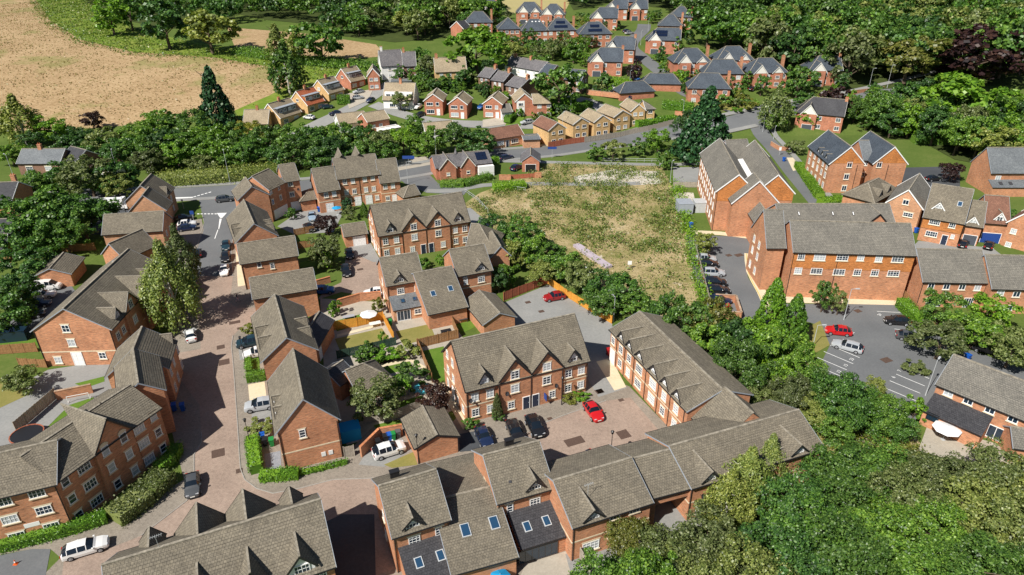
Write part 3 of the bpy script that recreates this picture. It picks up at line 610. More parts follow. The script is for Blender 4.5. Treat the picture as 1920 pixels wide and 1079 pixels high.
    def solar(s, side, x, frac, nx, ny, w=1.0, h=1.65):
        p, t = s.sl(side, x, frac); a = {'F': 0, 'R': math.pi/2, 'B': math.pi, 'L': -math.pi/2}[side]; R = (Matrix.Rotation(a, 3, 'Z') @ Matrix.Rotation(t, 3, 'X'))
        for i in range(nx):
            for j in range(ny):
                if 'solar' not in MESH:
                    q = MB(); q.box(-w/2+.02, w/2-.02, -h/2+.02, h/2-.02, -.02, .05); MESH['solar'] = q.mesh('solar_panel', 'solar')
                v = R @ Vector(((i-(nx-1)/2)*w, (j-(ny-1)/2)*h, .06))
                subobj('solar_panel', MESH['solar'], s.root, (p[0]+v[0], p[1]+v[1], p[2]+v[2]), R.to_euler())
    def dish(s, face, u, z, px=None):
        if px: u, z = s.uz(face, px)
        (x, y), a = s.at(face, u, .0)
        if 'dish' not in MESH:
            m = MB(); n = 10; c = Vector((0, -.42, .12)); ax = Vector((.35, -.85, .4)).normalized(); x_ = ax.cross(Vector((0, 0, 1))).normalized(); y_ = x_.cross(ax)
            for i in range(n):
                P = [c]; 
                for k in (i, i+1): P.append(c+ax*.09+(x_*math.cos(k*6.2832/n)+y_*math.sin(k*6.2832/n))*.34)
                m.face(P)
            m.bar((0, 0, 0), tuple(c), .05); m.bar(tuple(c), tuple(c+ax*.42-y_*.12), .03); MESH['dish'] = m.mesh('satellite_dish', 'dark_metal')
        subobj('satellite_dish', MESH['dish'], s.root, (x, y, z), (0, 0, a))
    def aerial(s, x, y, z):
        m = MB(); m.tube((x, y, z), (x, y, z+1.6), .02, n=5); m.bar((x-.5, y, z+1.5), (x+.6, y, z+1.6), .025)
        for k in range(6): m.bar((x-.4+.18*k, y-.2, z+1.52), (x-.4+.18*k, y+.2, z+1.54), .015)
        m.build('aerial', 'galvanised', s.root)
    def quad_roof(s, name, P, mat, wall=None, under=None, course=.34):   # lean-to: four local points eave0, eave1, top1, top0
        mb = MB(); slope(mb, *P, course=course); o = mb.build(name, mat, s.root)
        if wall:
            w = MB(); a, b, c, d = (Vector(p) for p in P)
            w.face([(a.x+.1, a.y+.12, 0), (b.x-.1, b.y+.12, 0), (b.x-.1, b.y+.12, b.z-.05), (a.x+.1, a.y+.12, a.z-.05)], [(0, 0), ((b-a).length, 0), ((b-a).length, b.z), (0, a.z)])
            for p, q, dx in ((a, d, .1), (b, c, -.1)): w.face([(p.x+dx, p.y+.12, 0), (q.x+dx, q.y, 0), (q.x+dx, q.y, q.z-.06), (p.x+dx, p.y+.12, p.z-.06)], [(0, 0), ((q-p).length, 0), ((q-p).length, q.z), (0, p.z)])
            w.build('extension_wall', wall, s.root)
        f = MB(); a, b = Vector(P[0]), Vector(P[1]); f.bar(a+Vector((0, -.05, -.06)), b+Vector((0, -.05, -.06)), .1, .1); f.build('gutter', 'black_plastic', o)
        return o
# ------------------------------------------------------------------ the estate
# A: the central apartment house with twin gables
def twin(name, label, a, b, z, rp, gx, apex, dormers, depth=10, eave=5.4, extra=None):
    h = B(name, label, a, b, z, depth=depth, eave=eave, rp=rp, band=2.75, board='black_plastic')
    xs = [h.hit(p, 'y', -.3)[0] for p in gx]
    for i in range(2):
        xc = (xs[i]+xs[i+1])/2; w = xs[i+1]-xs[i]-.02; zr = h.hit(apex[i], 'y', -.5)[1]
        g = h.gablet('F', xc, w, 5.9, min(zr, h.ridge-.3), -.3, name='gable', vo=.25, ov=.1)
        h.win('F', [(xc, 6.35), (xc, 4.05)], 1.25, 1.35, 2, 3, off=.3, px=False)
        h.win('F', [(xc+(-.6 if i == 0 else .9), 1.35)], 1.0, 1.25, 2, 3, off=.3, px=False)
        h.door('F', xc+(1.7 if i == 0 else -1.7), mat='door_dark', off=.3)
    for p in dormers:
        x = h.hit(p, 'y', .2)[0]; h.gablet('F', x, 1.5, 6.55, 7.7, .15, wall='white_paint', win=(1.15, 1.1), winz=5.95, name='dormer', name_roof='dormer_roof', vo=.3, ov=.25)
    for x0, x1 in ((0, xs[0]), (xs[2], h.L)):
        for f in (.27, .75): h.win('F', [(x0+(x1-x0)*f, 4.0), (x0+(x1-x0)*f, 1.45)], 1.05, 1.3, 2, 3, px=False)
    h.pipe('F', [xs[0], xs[1], xs[2]], 5.6, .32); h.pipe('F', [.15, h.L-.15], 5.3)
    h.grid('L', [2.2, 4.6], [3.9, 6.6], w=.9, h=1.2); h.grid('L', [1.8, 6.2, 8.6], [1.4], w=.9, h=1.2); h.door('L', 4.3, mat='white_paint')
    return h
hA = twin('apartment_house', 'brick apartment house with twin front gables beside the courtyard of parked cars', (876, 793.5), (1099.8, 733.5), 0, (961.8, 615), [(934.5, 710), (995.7, 690), (1054.6, 680)], [(968.6, 675.6), (1024.6, 662.3)], [(908, 720), (1074, 678)])
hA.dish('F', 0, 0, (880, 750)); hA.dish('F', 0, 0, (948, 737)); hA.dish('F', 0, 0, (1040, 722))
sg = MB(); x_, z_ = hA.hit(zF(0, 0), 'y', -.3); u, z_ = hA.uz('F', (1020.5, 742), .3); sg.box(u-.04, u+.04, -1.1, -.3, z_-.5, z_+.5); sg.build('sale_board', 'blue_paint', hA.root)
cl = MB(); 
h2 = twin('apartment_house', 'brick apartment house with twin front gables behind the small court, green garden shrubs beside it', zB(1238, 693), zB(1918, 583), 5.4, zB(1520, 412), [zB(1410, 640), zB(1590, 598), zB(1770, 580)], [zB(1497, 540), zB(1665, 517)], [zB(1325, 650), zB(1832, 575)])
# rows of paired houses with a low link between them
def pair(tagtxt, e1, r1, el, rl, e2, r2, eave, le, ext, big):
    H = []
    for i, (e, r) in enumerate(((e1, r1), (e2, r2))):
        h = B('brick_house', ('left' if i == 0 else 'right')+' house of the brick pair '+tagtxt, e[0], e[1], eave, depth=8.6, eave=eave, rp=r, band=2.75 if not ext else None, group='linked brick houses')
        x = h.L*(.36 if i == 0 else .68); h.gablet('F', x, 1.75, eave+.85, eave+1.75, .12, wall='white_paint', win=(1.45, 1.1), winz=eave+.4, cols=4, name='dormer', name_roof='dormer_roof', vo=.3, ov=.3)
        h.win('F', [(x, eave-1.45)], 1.25, 1.15, 3, 3, px=False); h.win('F', [(h.L*(.8 if i == 0 else .22), eave-1.3)], .75, 1.2, 1, 3, px=False); h.win('F', [(h.L*(.82 if i == 0 else .2), eave-.28)], .8, .42, 2, 1, px=False, lintel=0)
        h.pipe('F', [.12, h.L-.12]); h.grid('L', [4.3], [1.5, 4.2], w=.8, h=1.2)
        if ext: h.rooflight('F', h.L*.3, .3, .3, .3, 'dark_metal', 'dark_metal', 'roof_vent')
        H.append(h)
    l = B('brick_house', 'low link with two rooflights between the pair '+tagtxt, el[0], el[1], le, depth=16, eave=le, rp=rl, group='low link houses')
    return H, l
(p1, p2), pl = pair('behind the lawn with the parasols', (z5(255, 770), z5(460, 735)), z5(320, 597), (z5(490, 930), z5(705, 885)), z5(550, 672), (z5(655, 715), z5(845, 680)), z5(705, 550), 5.4, 3.0, False, False)
pl.rooflight('F', pl.hit(z5(520, 822), 'y', 3)[0], .42, .9, 1.2); pl.rooflight('F', pl.hit(z5(621, 801), 'y', 3)[0], .46, .9, 1.2)
a = p1.hit(z5(272, 870), 'y', 0)
p1.quad_roof('extension_roof', [(.1, -3.6, 2.3), (p1.L-.1, -3.6, 2.3), (p1.L-.1, -.02, 3.3), (.1, -.02, 3.3)], 'slate_light', 'brick_pale')
for f in (.35, .68):
    m = MB(); m.box(-.35, .35, -.45, .45, 0, .1); o = m.build('rooflight', 'dark_metal', p1.root, (p1.L*f, -1.7, 2.86)); o.rotation_euler = (.27, 0, 0); g = MB(); g.box(-.27, .27, -.37, .37, .1, .115); g.build('pane', 'rooflight_glass', o)
p1.win('F', [(1.9, 1.05)], 2.4, 2.0, 4, 1, off=3.5, px=False, sill=0, lintel=0); p1.win('F', [(4.4, 1.35)], 1.2, 1.0, 2, 2, off=3.5, px=False)
(q1, q2), ql = pair('at the bottom with dark slate extensions', (zH(385, 790), zH(805, 655)), zH(515, 345), (zH(830, 1065), zH(1310, 932)), zH(965, 455), (zH(1170, 535), zH(1580, 420)), zH(1300, 122), 5.4, 3.0, True, True)
for hh, x0, x1 in ((q1, .35, q1.L+.1), (q2, 1.0, q2.L+.25)):
    hh.quad_roof('extension_roof', [(x0, -4.4, 2.35), (x1, -4.4, 2.35), (x1, -.02, 3.6), (x0, -.02, 3.6)], 'slate_dark', 'brick', course=.4)
    for f in (.28, .68):
        m = MB(); m.box(-.42, .42, -.6, .6, 0, .12); o = m.build('rooflight', 'galvanised', hh.root, (x0+(x1-x0)*f, -2.2, 2.98)); o.rotation_euler = (.277, 0, 0); g = MB(); g.box(-.32, .32, -.5, .5, .12, .135); g.build('pane', 'rooflight_glass', o)
q2.win('F', [((1.0+q2.L*.8)/2, 1.1)], q2.L*.7, 1.9, 6, 1, off=4.3, px=False, sill=0, lintel=0, frame='dark_metal')
for z_ in ((925, 825), (1135, 758)): ql.rooflight('F', ql.hit(zH(*z_), 'y', 4.5)[0], .48, 1.0, 1.5)
q1.chimney(q1.L*.33, 6.2, 1.0, .5, q1.ridge-.3, 'black_plastic', 0); q2.chimney(q2.L*.55, 6.0, 1.0, .5, q2.ridge-.2, 'black_plastic', 0)
# long front range with the drive-through arch
def rng_(label, e, r, depth, eave, name='brick_house', **k): return B(name, label, e[0], e[1], eave, depth=depth, eave=eave, rp=r, **k)
f1 = rng_('two storey brick range left of the drive-through arch, gable dormer over the yard', (zI(215, 990), zI(800, 803)), zI(400, 552), 9.4, 5.2, band=2.75)
x = f1.hit(zI(362, 940), 'y', 0)[0]; f1.gablet('F', x, 2.0, 5.85, 6.8, .02, win=(1.6, 1.1), winz=5.3, cols=4, rows=3, name='dormer', name_roof='dormer_roof', wall='white_paint', ov=.3, vo=.35)
f1.win('F', [zI(530, 912), zI(678, 862)], 1.25, .85, 3, 2, lintel=0); f1.win('F', [zI(520, 1030), zI(668, 975)], 1.3, 1.3, 3, 3); f1.win('F', [(x, 1.4)], 2.0, 1.3, 4, 3, px=False); f1.pipe('F', [.12]); f1.aerial(x+.4, 2, 6.8)
f2 = B('gatehouse_arch', 'tiled roof bridging the drive-through arch between the two front ranges', zI(785, 772), zI(1095, 690), 5.0, depth=8.4, eave=4.9, rp=zI(840, 440), cat='archway', ov=.3, board=None)
for c_ in f2.root.children:
    if c_.name.split('.')[0] == 'wall':
        bpy.data.objects.remove(c_); break
w_ = MB(); w_.wall((0, 0), (f2.L, 0), 3.6, 4.9); w_.wall((f2.L, f2.D), (0, f2.D), 3.6, 4.9); w_.wall((0, 0), (0, f2.D), -.1, 4.9); w_.wall((1.0, f2.D), (1.0, 0), -.1, 4.9); w_.wall((0, 0), (1, 0), -.1, 3.6); w_.face([(0, 0, 3.6), (f2.L, 0, 3.6), (f2.L, f2.D, 3.6), (0, f2.D, 3.6)]); w_.build('wall', 'brick', f2.root)
f3 = B('brick_house', 'long two storey brick range right of the drive-through arch beside the wood', (1296, 914), (1541, 839), 5.2, depth=9.4, eave=5.2, rp=(1389, 800), band=2.75)
for z_ in ((1232, 690), (1895, 470)):
    x = f3.hit(zI(*z_), 'y', 0)[0]; f3.gablet('F', x, 2.0, 5.85, 6.8, .02, win=(1.6, 1.1), winz=5.3, cols=4, rows=3, name='dormer', name_roof='dormer_roof', wall='white_paint', ov=.3, vo=.35); f3.win('F', [(x-.3, 1.4)], 2.0, 1.3, 4, 3, px=False)
f3.grid('F', [5, 8, 11], [1.4, 4.6], w=1.25, h=1.0, cols=3, rows=2); f3.pipe('F', [.12]); f3.dish('F', 1.4, 3.6); f3.dish('F', 1.2, 2.6); f3.grid('L', [], [])
# long side range with six gablets
g6 = B('apartment_range', 'long brick apartment range with a row of six roof gablets, by the car park', (1146, 619), (1290, 771.5), 5.5, depth=9.6, eave=5.5, rp=(1266, 648), band=2.75, cat='apartments')
for p in ((110, 265), (122, 283), (137, 305), (166, 333), (184, 356), (205, 381)):
    pass
for i, f in enumerate((.16, .28, .42, .60, .74, .88)):
    x = g6.L*f; g6.gablet('F', x, 1.9 if i not in (2, 3) else 2.3, 5.9, 7.2, .06, win=(1.3, .8), winz=5.75, cols=4, rows=2, name='roof_gablet', name_roof='gablet_roof', wall='white_paint', ov=.25, vo=.3)
    g6.win('F', [(x, 4.0), (x, 1.5)], 1.1 if i not in (2, 3) else 1.7, 1.35, 2 if i not in (2, 3) else 4, 3, px=False)
g6.win('F', [(.9, 4.1)], 1.0, 1.3, 2, 3, px=False); g6.door('F', 1.0, 1.3, 2.4); g6.pipe('F', [g6.L*q for q in (.1, .22, .35, .51, .67, .81, .97)])
g7 = B('link_range', 'lower tiled link range joining the side range to the front range', g6.o and (g6.o[0]+g6.ux[0]*(g6.L+.02)+g6.uy[0]*1.0, g6.o[1]+g6.ux[1]*(g6.L+.02)+g6.uy[1]*1.0), (g6.o[0]+g6.ux[0]*(g6.L+5.8)+g6.uy[0]*1.0, g6.o[1]+g6.ux[1]*(g6.L+5.8)+g6.uy[1]*1.0), world=True, depth=8.2, eave=4.2, ridge=8.0, cat='house', vo=.0, board=None)
# houses along the estate road
def gable_house(label, e, apex, D, eave, z=None, **k):
    return B('brick_house', label, e[0], e[1], eave if z is None else z, depth=D, eave=eave, rp=apex, axis='y', **k)
b8 = B('brick_house', 'brick gable house with one small window and white band beside the curved hedge', (535.6, 884), (644.5, 856.2), 0, depth=12, dp=(548.4, 655.8), eave=6.0, rp=(569.2+2, 747), axis='y', band=2.75)
b8.win('F', [zF(667, 292)], .8, 1.3, 1, 3); b8.pipe('F', [.15, b8.L-.15])
for f in (.28, .48): b8.gablet('L', 12*f, 1.5, 6.5, 7.6, .2, wall='white_paint', win=(1.0, 1.0), name='dormer', name_roof='dormer_roof')
for i in (0, 1):
    m = MB(); m.box(i*.9, i*.9+.55, -.06, 0, .9, 1.55); m.build('meter_box', 'white_paint', b8.root, (4.6, 0, 0))
b9 = gable_house('brick gable house behind, blue car and white car parked at its side', (zC(372, 757), zC(770, 667)), zC(545, 572), 13, 5.6, dp=zC(475, 250))
for f in (.3, .55): b9.gablet('L', 13*f, 1.5, 6.2, 7.4, .2, wall='white_paint', win=(1.0, 1.0), name='dormer', name_roof='dormer_roof')
for f in (.32, .56): b9.gablet('R', 13*f, 1.3, 6.3, 7.3, .2, wall='white_paint', name='dormer', name_roof='dormer_roof')
w9 = B('rear_wing', 'slate roofed rear wing of the gable house towards the gardens', zC(770, 640), zC(890, 440), 3.2, depth=4, eave=3.0, ridge=4.6, roof='slate_dark', cat='house'); w9.door('F', 1.2, 1.0, 2.1)
w8 = B('rear_wing', 'dark rear wing of the end gable house beside the vine covered garage', zC(945, 930), zC(1060, 850), 2.8, depth=4.5, eave=2.8, ridge=4.4, roof='slate_dark', cat='house')
b10 = B('brick_house', 'brick house with plain tiled roof, side wall to the court', zC(300, 285), zC(770, 206), 5.2, depth=6.6, eave=5.2, rp=zC(510, 90))
b11 = B('brick_house', 'brick house with two small windows under a long tiled roof by the side road', zB(205, 902), zB(632, 837), 5.4, depth=7.6, eave=5.4, rp=zB(388, 722)); b11.win('F', [zB(343, 905), zB(442, 915)], .75, 1.15, 1, 3); b11.pipe('F', [.1, b11.L-.1])
b12 = gable_house('brick gable house beside the give way line', (zB(175, 747), zB(476, 692)), zB(300, 598), 10, 5.6, dp=zB(265, 415))
for f in (.35, .6): b12.gablet('L', 10*f, 1.5, 6.2, 7.3, .2, wall='white_paint', name='dormer', name_roof='dormer_roof')
for f in (.3, .55): b12.gablet('R', 10*f, 1.3, 6.2, 7.2, .2, wall='white_paint', name='dormer', name_roof='dormer_roof')
b13 = B('brick_house', 'three storey brick corner house with white garage doors, left wing', zB(415, 350), zB(532, 292), 7.4, depth=8, eave=7.4, rp=zB(400, 195)); b13.win('F', [zB(430, 357), zB(490, 327), zB(445, 435), zB(505, 403)], .75, 1.15, 1, 3)
b13.door('F', 1.6, 2.3, 2.2); b13.door('F', b13.L-1.6, 2.3, 2.2)
b13b = B('brick_house', 'three storey brick corner house with white garage door, right wing', zB(532, 290), zB(645, 272), 7.4, depth=8, eave=7.4, rp=zB(530, 155)); b13b.win('F', [zB(577, 300), zB(590, 380)], 1.15, 1.15, 2, 3); b13b.door('F', b13b.L*.55, 2.4, 2.2); b13b.dish('F', b13b.L*.8, 5.2)
b13c = gable_house('lit brick gable end of the corner house facing the estate', (zB(190, 425), zB(415, 385)), zB(282, 320), 7, 6.6, z=6.6)
b15c = B('carport', 'small tiled carport with open front between the terrace and corner house', zB(655, 432), zB(765, 415), 2.6, depth=5.5, eave=2.6, ridge=4.3, cat='carport', hip=(1, 0))
t1 = B('brick_house', 'lower left house of the garden terrace', zB(785, 367), zB(945, 342), 5.2, depth=8.5, eave=5.2, rp=zB(810, 180), band=2.75, group=None); t1.win('F', [zB(845, 385), zB(905, 376)], 1.0, 1.15); t1.door('F', t1.L*.45, 1.6, 2.1)
t2 = B('brick_house', 'tall three storey middle house of the garden terrace', zB(930, 268), zB(1247, 230), 7.2, depth=10, eave=7.2, rp=zB(1040, 95), band=2.75); t2.win('F', [zB(985, 287), zB(1045, 279), zB(1134, 266), zB(1193, 256), zB(998, 365), zB(1057, 357), zB(1144, 345), zB(1202, 337)], .95, 1.15); t2.door('F', t2.L*.42, 1.5, 2.2); t2.door('F', t2.L*.68, 1.5, 2.2); t2.win('F', [(t2.L*.22, 1.4), (t2.L*.88, 1.4)], .95, 1.15, px=False); t2.pipe('F', [t2.L*.5])
for f in (.2, .62): t2.gablet('B', t2.L*f, 4.2, 7.6, t2.ridge+.8, -.3)
t3 = B('brick_house', 'lower right house of the garden terrace', zB(1252, 298), zB(1397, 282), 5.4, depth=8.5, eave=5.4, rp=zB(1300, 114), band=2.75); t3.win('F', [zB(1288, 322), zB(1345, 315)], .95, 1.1); t3.door('F', t3.L*.65, 1.0, 2.1); t3.win('F', [(t3.L*.3, 1.4)], 1.0, 1.1, px=False)
gr = B('garage', 'small garage with white door and tiled roof behind the purple tree', zB(985, 697), zB(1152, 672), 2.5, depth=6, eave=2.5, rp=zB(1040, 598), cat='garage'); gr.door('F', gr.L*.62, 2.5, 2.1)
gs = B('store', 'low tiled store roof behind the terrace end', zB(1428, 405), zB(1545, 380), 2.6, depth=5, eave=2.6, ridge=4.4, cat='garage', hip=(1, 0))
b7 = B('garage', 'brick garage with lamp post and shadow on its tiled roof', zF(1535, 521), zF(1835, 433), 0, depth=9.5, dp=zF(1590, 85), eave=2.6, rp=zF(1675, 302), axis='y', cat='garage', board='black_plastic')
gv = B('garage', 'garage with creeper over its roof edge in the back garden', zC(1075, 985), zC(1330, 880), 2.3, depth=5.5, eave=2.3, ridge=4.6, cat='garage', hip=(0, 1))
b16g = B('garage', 'tiled brick garage beside the white vans', zA(252, 1000), zA(525, 976), 2.6, depth=10, dp=zA(450, 820), eave=2.6, rp=zA(368, 935), axis='y', cat='garage')
g32 = B('garage', 'brick garage with hipped end between linked houses and car park', z5(802, 988), z5(975, 945), 2.5, depth=9, dp=z5(800, 790), eave=2.5, rp=z5(888, 920), axis='y', cat='garage')
hv = B('brick_house', 'brick house with hipped roof and small gable right of the twin gabled block', z5(845, 612), z5(945, 600), 4.6, depth=9, eave=4.6, rp=z5(890, 545), axis='y', hip=(0, 1))
hv2 = B('brick_house', 'low hipped tiled roof house behind the linked pair', z5(705, 545), z5(850, 560), 4.8, depth=7.5, eave=4.6, ridge=8, hip=(0, 1))
# left: big building, its neighbours
b16 = B('apartment_house', 'large brick gabled apartment house with two gable windows and white entrance door', (61, 620), (206, 616.4), 6.6, depth=24, dp=(186, 469), eave=6.4, rp=(104.9, 579), axis='y', band=2.6)
z3 = zm(40, 460, .2317); b16.win('F', [z3(360, 675), z3(408, 790)], 1.15, 1.3, 2, 2); b16.win('F', [z3(300, 930), z3(658, 893)], 1.1, 1.2, 2, 2); b16.door('F', 0, 1.5, 2.4, px=z3(465, 930)); b16.pipe('F', [.1, b16.L-.1])
for yy, zr, w_ in ((6.5, b16.ridge-1.0, 4.4), (12.2, b16.ridge-1.0, 4.4)): b16.gablet('R', yy, w_, 6.9, zr, -.35, vo=.2); b16.win('R', [(yy, 7.3), (yy, 4.4), (yy, 1.5)], 1.2, 1.3, off=.35, px=False)
for yy in (3, 16.5): b16.gablet('R', yy, 1.5, 7.4, 8.5, .2, wall='white_paint', win=(1.0, 1.0), name='dormer', name_roof='dormer_roof')
b16.grid('R', [1.4, 3.2, 16.5, 19], [4.4, 1.5], w=1, h=1.2)
b16.rooflight('L', 18, .8, .9, .5)
b16b = B('brick_house', 'lower tiled wing behind the large gabled apartment house', zA(935, 870), zA(1170, 760), 4.6, depth=6, eave=4.6, ridge=7.5)
b17 = B('brick_house', 'pale brick house with two windows, end wall facing the estate, above the lawn', zA(772, 682), zA(1215, 652), 5.4, depth=6.6, eave=5.4, rp=zA(985, 520), wall='brick_pale'); b17.win('F', [zA(978, 688), zA(998, 765)], .9, 1.0, 2, 2); b17.grid('R', [2, 4.4], [1.5, 4], w=.8, h=1.1)
b18 = gable_house('brick gable house nearest the main road junction', (zA(942, 437), zA(1225, 420)), zA(1050, 312), 8, 5.4, dp=zA(1107, 228), wall='brick_pale'); b18.grid('R', [2, 5], [1.5, 4], w=.8, h=1.1); b18.gablet('R', 4, 1.4, 6.1, 7.1, .2, wall='white_paint', name='dormer', name_roof='dormer_roof')
b18b = gable_house('low gable house in front of the junction house', (zA(965, 520), zA(1240, 500)), zA(1055, 385), 5, 4.4, wall='brick_pale')
b20 = gable_house('brick gable house by the road bend with a roof vent dormer', (zD(808, 870), zD(1247, 806)), zD(965, 698), 10.5, 5.6, dp=zD(1000, 505), wall='brick_pale'); b20.grid('R', [1.5, 4, 7.5], [1.4, 4.1], w=.9, h=1.2); b20.gablet('R', 7, 1.3, 6.2, 7.2, .2, wall='white_paint', name='dormer', name_roof='dormer_roof')
cu1 = B('curved_block', 'sunlit left wing of the curved three storey brick apartment block', zE(-260, 830), zE(417, 668), 6.9, depth=9, eave=6.9, rp=zE(120, 415), cat='apartments', band=None)
cu1.win('F', [zE(275, 740), zE(330, 865), zE(388, 988)], 1.6, 1.15, 4, 2); cu1.win('F', [zE(25, 805), zE(75, 935), zE(130, 1060)], 1.6, 1.15, 4, 2); cu1.pipe('F', [cu1.L-.15])
m = MB(); u, z_ = cu1.uz('F', zE(240, 975)); m.box(u-.75, u+.75, -.04, 0, z_-.28, z_+.28); m.build('name_sign', 'white_paint', cu1.root)
cu2 = B('curved_block', 'shaded middle wing of the curved brick block with arched window gable', zE(421, 655), zE(987, 247), 6.9, depth=9, eave=6.9, rp=zE(440, 280), cat='apartments', board=None)
xs_ = [cu2.hit(zE(*q), 'y', -.25)[0] for q in ((715, 452), (980, 258))]; xc = sum(xs_)/2; cu2.gablet('F', xc, xs_[1]-xs_[0], 7.2, 10.3, -.25, vo=.15, ov=.1); cu2.grid('F', [xc-1.25, xc+1.25], [1.4, 4.0], w=.95, h=1.25, off=.25, cols=1, rows=2)
for xx in (xc-1.25, xc+1.25):
    cu2.win('F', [(xx, 6.6)], .95, 1.35, 1, 2, off=.25, px=False, lintel=0); m = MB(); n_ = 8
    m.face([(xx, -.31, 7.28)]+[(xx+.62*math.cos(k*math.pi/n_), -.31, 7.28+.5*math.sin(k*math.pi/n_)) for k in range(n_+1)]); m.face([(xx+.62*math.cos(k*math.pi/n_), -.25, 7.28+.5*math.sin(k*math.pi/n_)) for k in range(n_+1)]); m.build('arch_head', 'stone', cu2.root)
cu2.win('F', [zE(487, 655), zE(540, 780), zE(593, 903)], .95, 1.2, 1, 2); cu2.win('F', [zE(627, 545), zE(675, 672), zE(725, 795)], 1.6, 1.2, 4, 2)
m = MB(); m.box(0, cu2.L, -.18, -.0, -.1, .55); m.build('plinth', 'brick', cu2.root); m = MB(); m.box(xs_[0]-.15, xs_[0]+.2, -.45, -.0, -.1, 6.8); m.build('pier', 'brick', cu2.root)
cu3 = B('curved_block', 'shaded right wing of the curved brick block next to the road', zE(990, 245), zE(1192, 105), 6.9, depth=9, eave=6.9, ridge=cu2.ridge, cat='apartments', board=None); cu3.win('F', [zE(1040, 255), zE(1078, 363), zE(1118, 482)], 1.5, 1.2, 4, 2); cu3.win('F', [zE(1147, 165), zE(1185, 283), zE(1222, 400)], .95, 1.2, 1, 2)
cu3.grid('R', [1.5, 4.5], [1.4, 4, 6.2], w=.9, h=1.2); cu4 = B('curved_block', 'end wing of the curved brick block with dark roof slope to the road', zE(905, 60), zE(1225, -30), 6.9, depth=9, eave=6.9, ridge=cu2.ridge, axis='y', cat='apartments')
b22 = B('apartment_house', 'large tiled roof in the bottom foreground with gables to the road', zG(1840, 838), zG(0, 1330), 7.4, depth=9.8, eave=7.4, ridge=11, cat='apartments', world=False) if False else None
e1_, e0_ = G(*zG(1838, 838), 6.9), G(*zG(1752, 352), 10.6)
rA, rB = G(*zG(140, 838), 10.6), e0_
dx, dy = rB[0]-rA[0], rB[1]-rA[1]; q = math.hypot(dx, dy); nx, ny = dy/q, -dx/q; hw = 4.9
b22 = B('apartment_house', 'large tiled roof in the bottom foreground with gables towards the road', (rA[0]+nx*hw, rA[1]+ny*hw), (rB[0]+nx*hw, rB[1]+ny*hw), world=True, depth=2*hw, eave=6.6, ridge=10.6, cat='apartments', band=2.7)
for px_, w_, zr in ((zG(820, 345), 4.9, 9.9), (zG(1170, 245), 4.9, 9.9)):
    u = b22.hit(px_, 'y', 2*hw+.3)[0]; b22.gablet('B', u, w_, 7.0, zr, -.3, vo=.2)
for px_ in (zG(470, 560), zG(1525, 258)):
    u = b22.hit(px_, 'y', 2*hw-.3)[0]; b22.gablet('B', u, 1.9, 7.7, 8.9, .1, wall='white_paint', name='dormer', name_roof='dormer_roof')
for px_, w_ in ((zG(1580, 655), 2.4), (zG(1220, 770), 2.2), (zG(840, 885), 2.0)):
    u = b22.hit(px_, 'y', 2.2)[0]; b22.gablet('F', u, w_, 7.7, 9.2, .1, wall='white_paint', win=(w_*.62, 1.1), cols=4, name='dormer', name_roof='dormer_roof')
b22.win('F', [(b22.L-1.4, 6.0)], 1.3, 1.0, 4, 2, px=False); b22.grid('F', [2, 6, 10, 14], [1.5, 4.2], w=1.2, h=1.2); b22.aerial(4.5, hw, 10.6)
# ------------------------------------------------------------------ right side: large brick complex
def gb(label, e, apex, D, eave, name='brick_block', cat='apartments', **k):
    k.setdefault('board', 'white_paint'); return B(name, label, e[0], e[1], eave, depth=D, eave=eave, rp=apex, axis='y', cat=cat, **k)
R1 = B('brick_block', 'wide brick block with orange tile hung top storey facing the car park', (1471, 556.7), (1690, 564.5), 0, depth=9.5, eave=9.05, rp=(1590, 417), cat='apartments', roof='tile_grey')
m = MB(); m.box(-.05, R1.L+.05, -.06, 0, 5.9, 9.2); m.build('tile_hanging', 'tile_hung', R1.root)
zr2 = zm(1420, 400, .1854)
R1.win('F', [zr2(443, 442), zr2(1045, 450), zr2(1228, 462)], 1.2, 1.2, 3, 3, lintel=0, off=.06); R1.win('F', [zr2(630, 448), zr2(860, 450), zr2(1420, 465)], 2.0, 1.2, 4, 3, lintel=0, off=.06)
R1.win('F', [zr2(412, 582), zr2(1010, 597), zr2(1187, 602)], 1.3, 1.3, 3, 3, lintel=0); R1.win('F', [zr2(597, 585), zr2(825, 595), zr2(1375, 608)], 2.0, 1.2, 4, 3, lintel=0); R1.pipe('F', [.1, R1.L*.38])
R2 = B('brick_block', 'narrow brick block left of the wide block with its own tiled roof', zM(540, 683), zM(640, 683), 8.6, depth=9, eave=8.6, rp=zM(600, 466), cat='apartments', roof='tile_grey'); R2.grid('L', [2, 5], [2, 5, 7.3], w=.9, h=1.3)
R3 = B('brick_block', 'rear brick range whose long roof shows behind the wide block', zM(620, 560), zM(1270, 560), 8.3, depth=9, eave=8.0, rp=zM(900, 433), cat='apartments', roof='tile_grey')
for f in (.18, .48, .66): R3.rooflight('F', R3.L*f, .55, .35, .9, 'white_paint', 'dark_metal', 'roof_vent')
R3.gablet('F', R3.L*.83, 5.5, 8.2, R3.ridge-.2, -.2)
V1 = B('brick_block', 'left wing of the large brick hall with many side windows and orange gable top', zM(165, 150), zM(255, 365), 9.0, depth=8.2, eave=9.0, ridge=13.1, cat='apartments', roof='tile_grey', board='white_paint')
fa = V1.ang+math.pi/2; fx, fy = math.cos(fa), math.sin(fa)
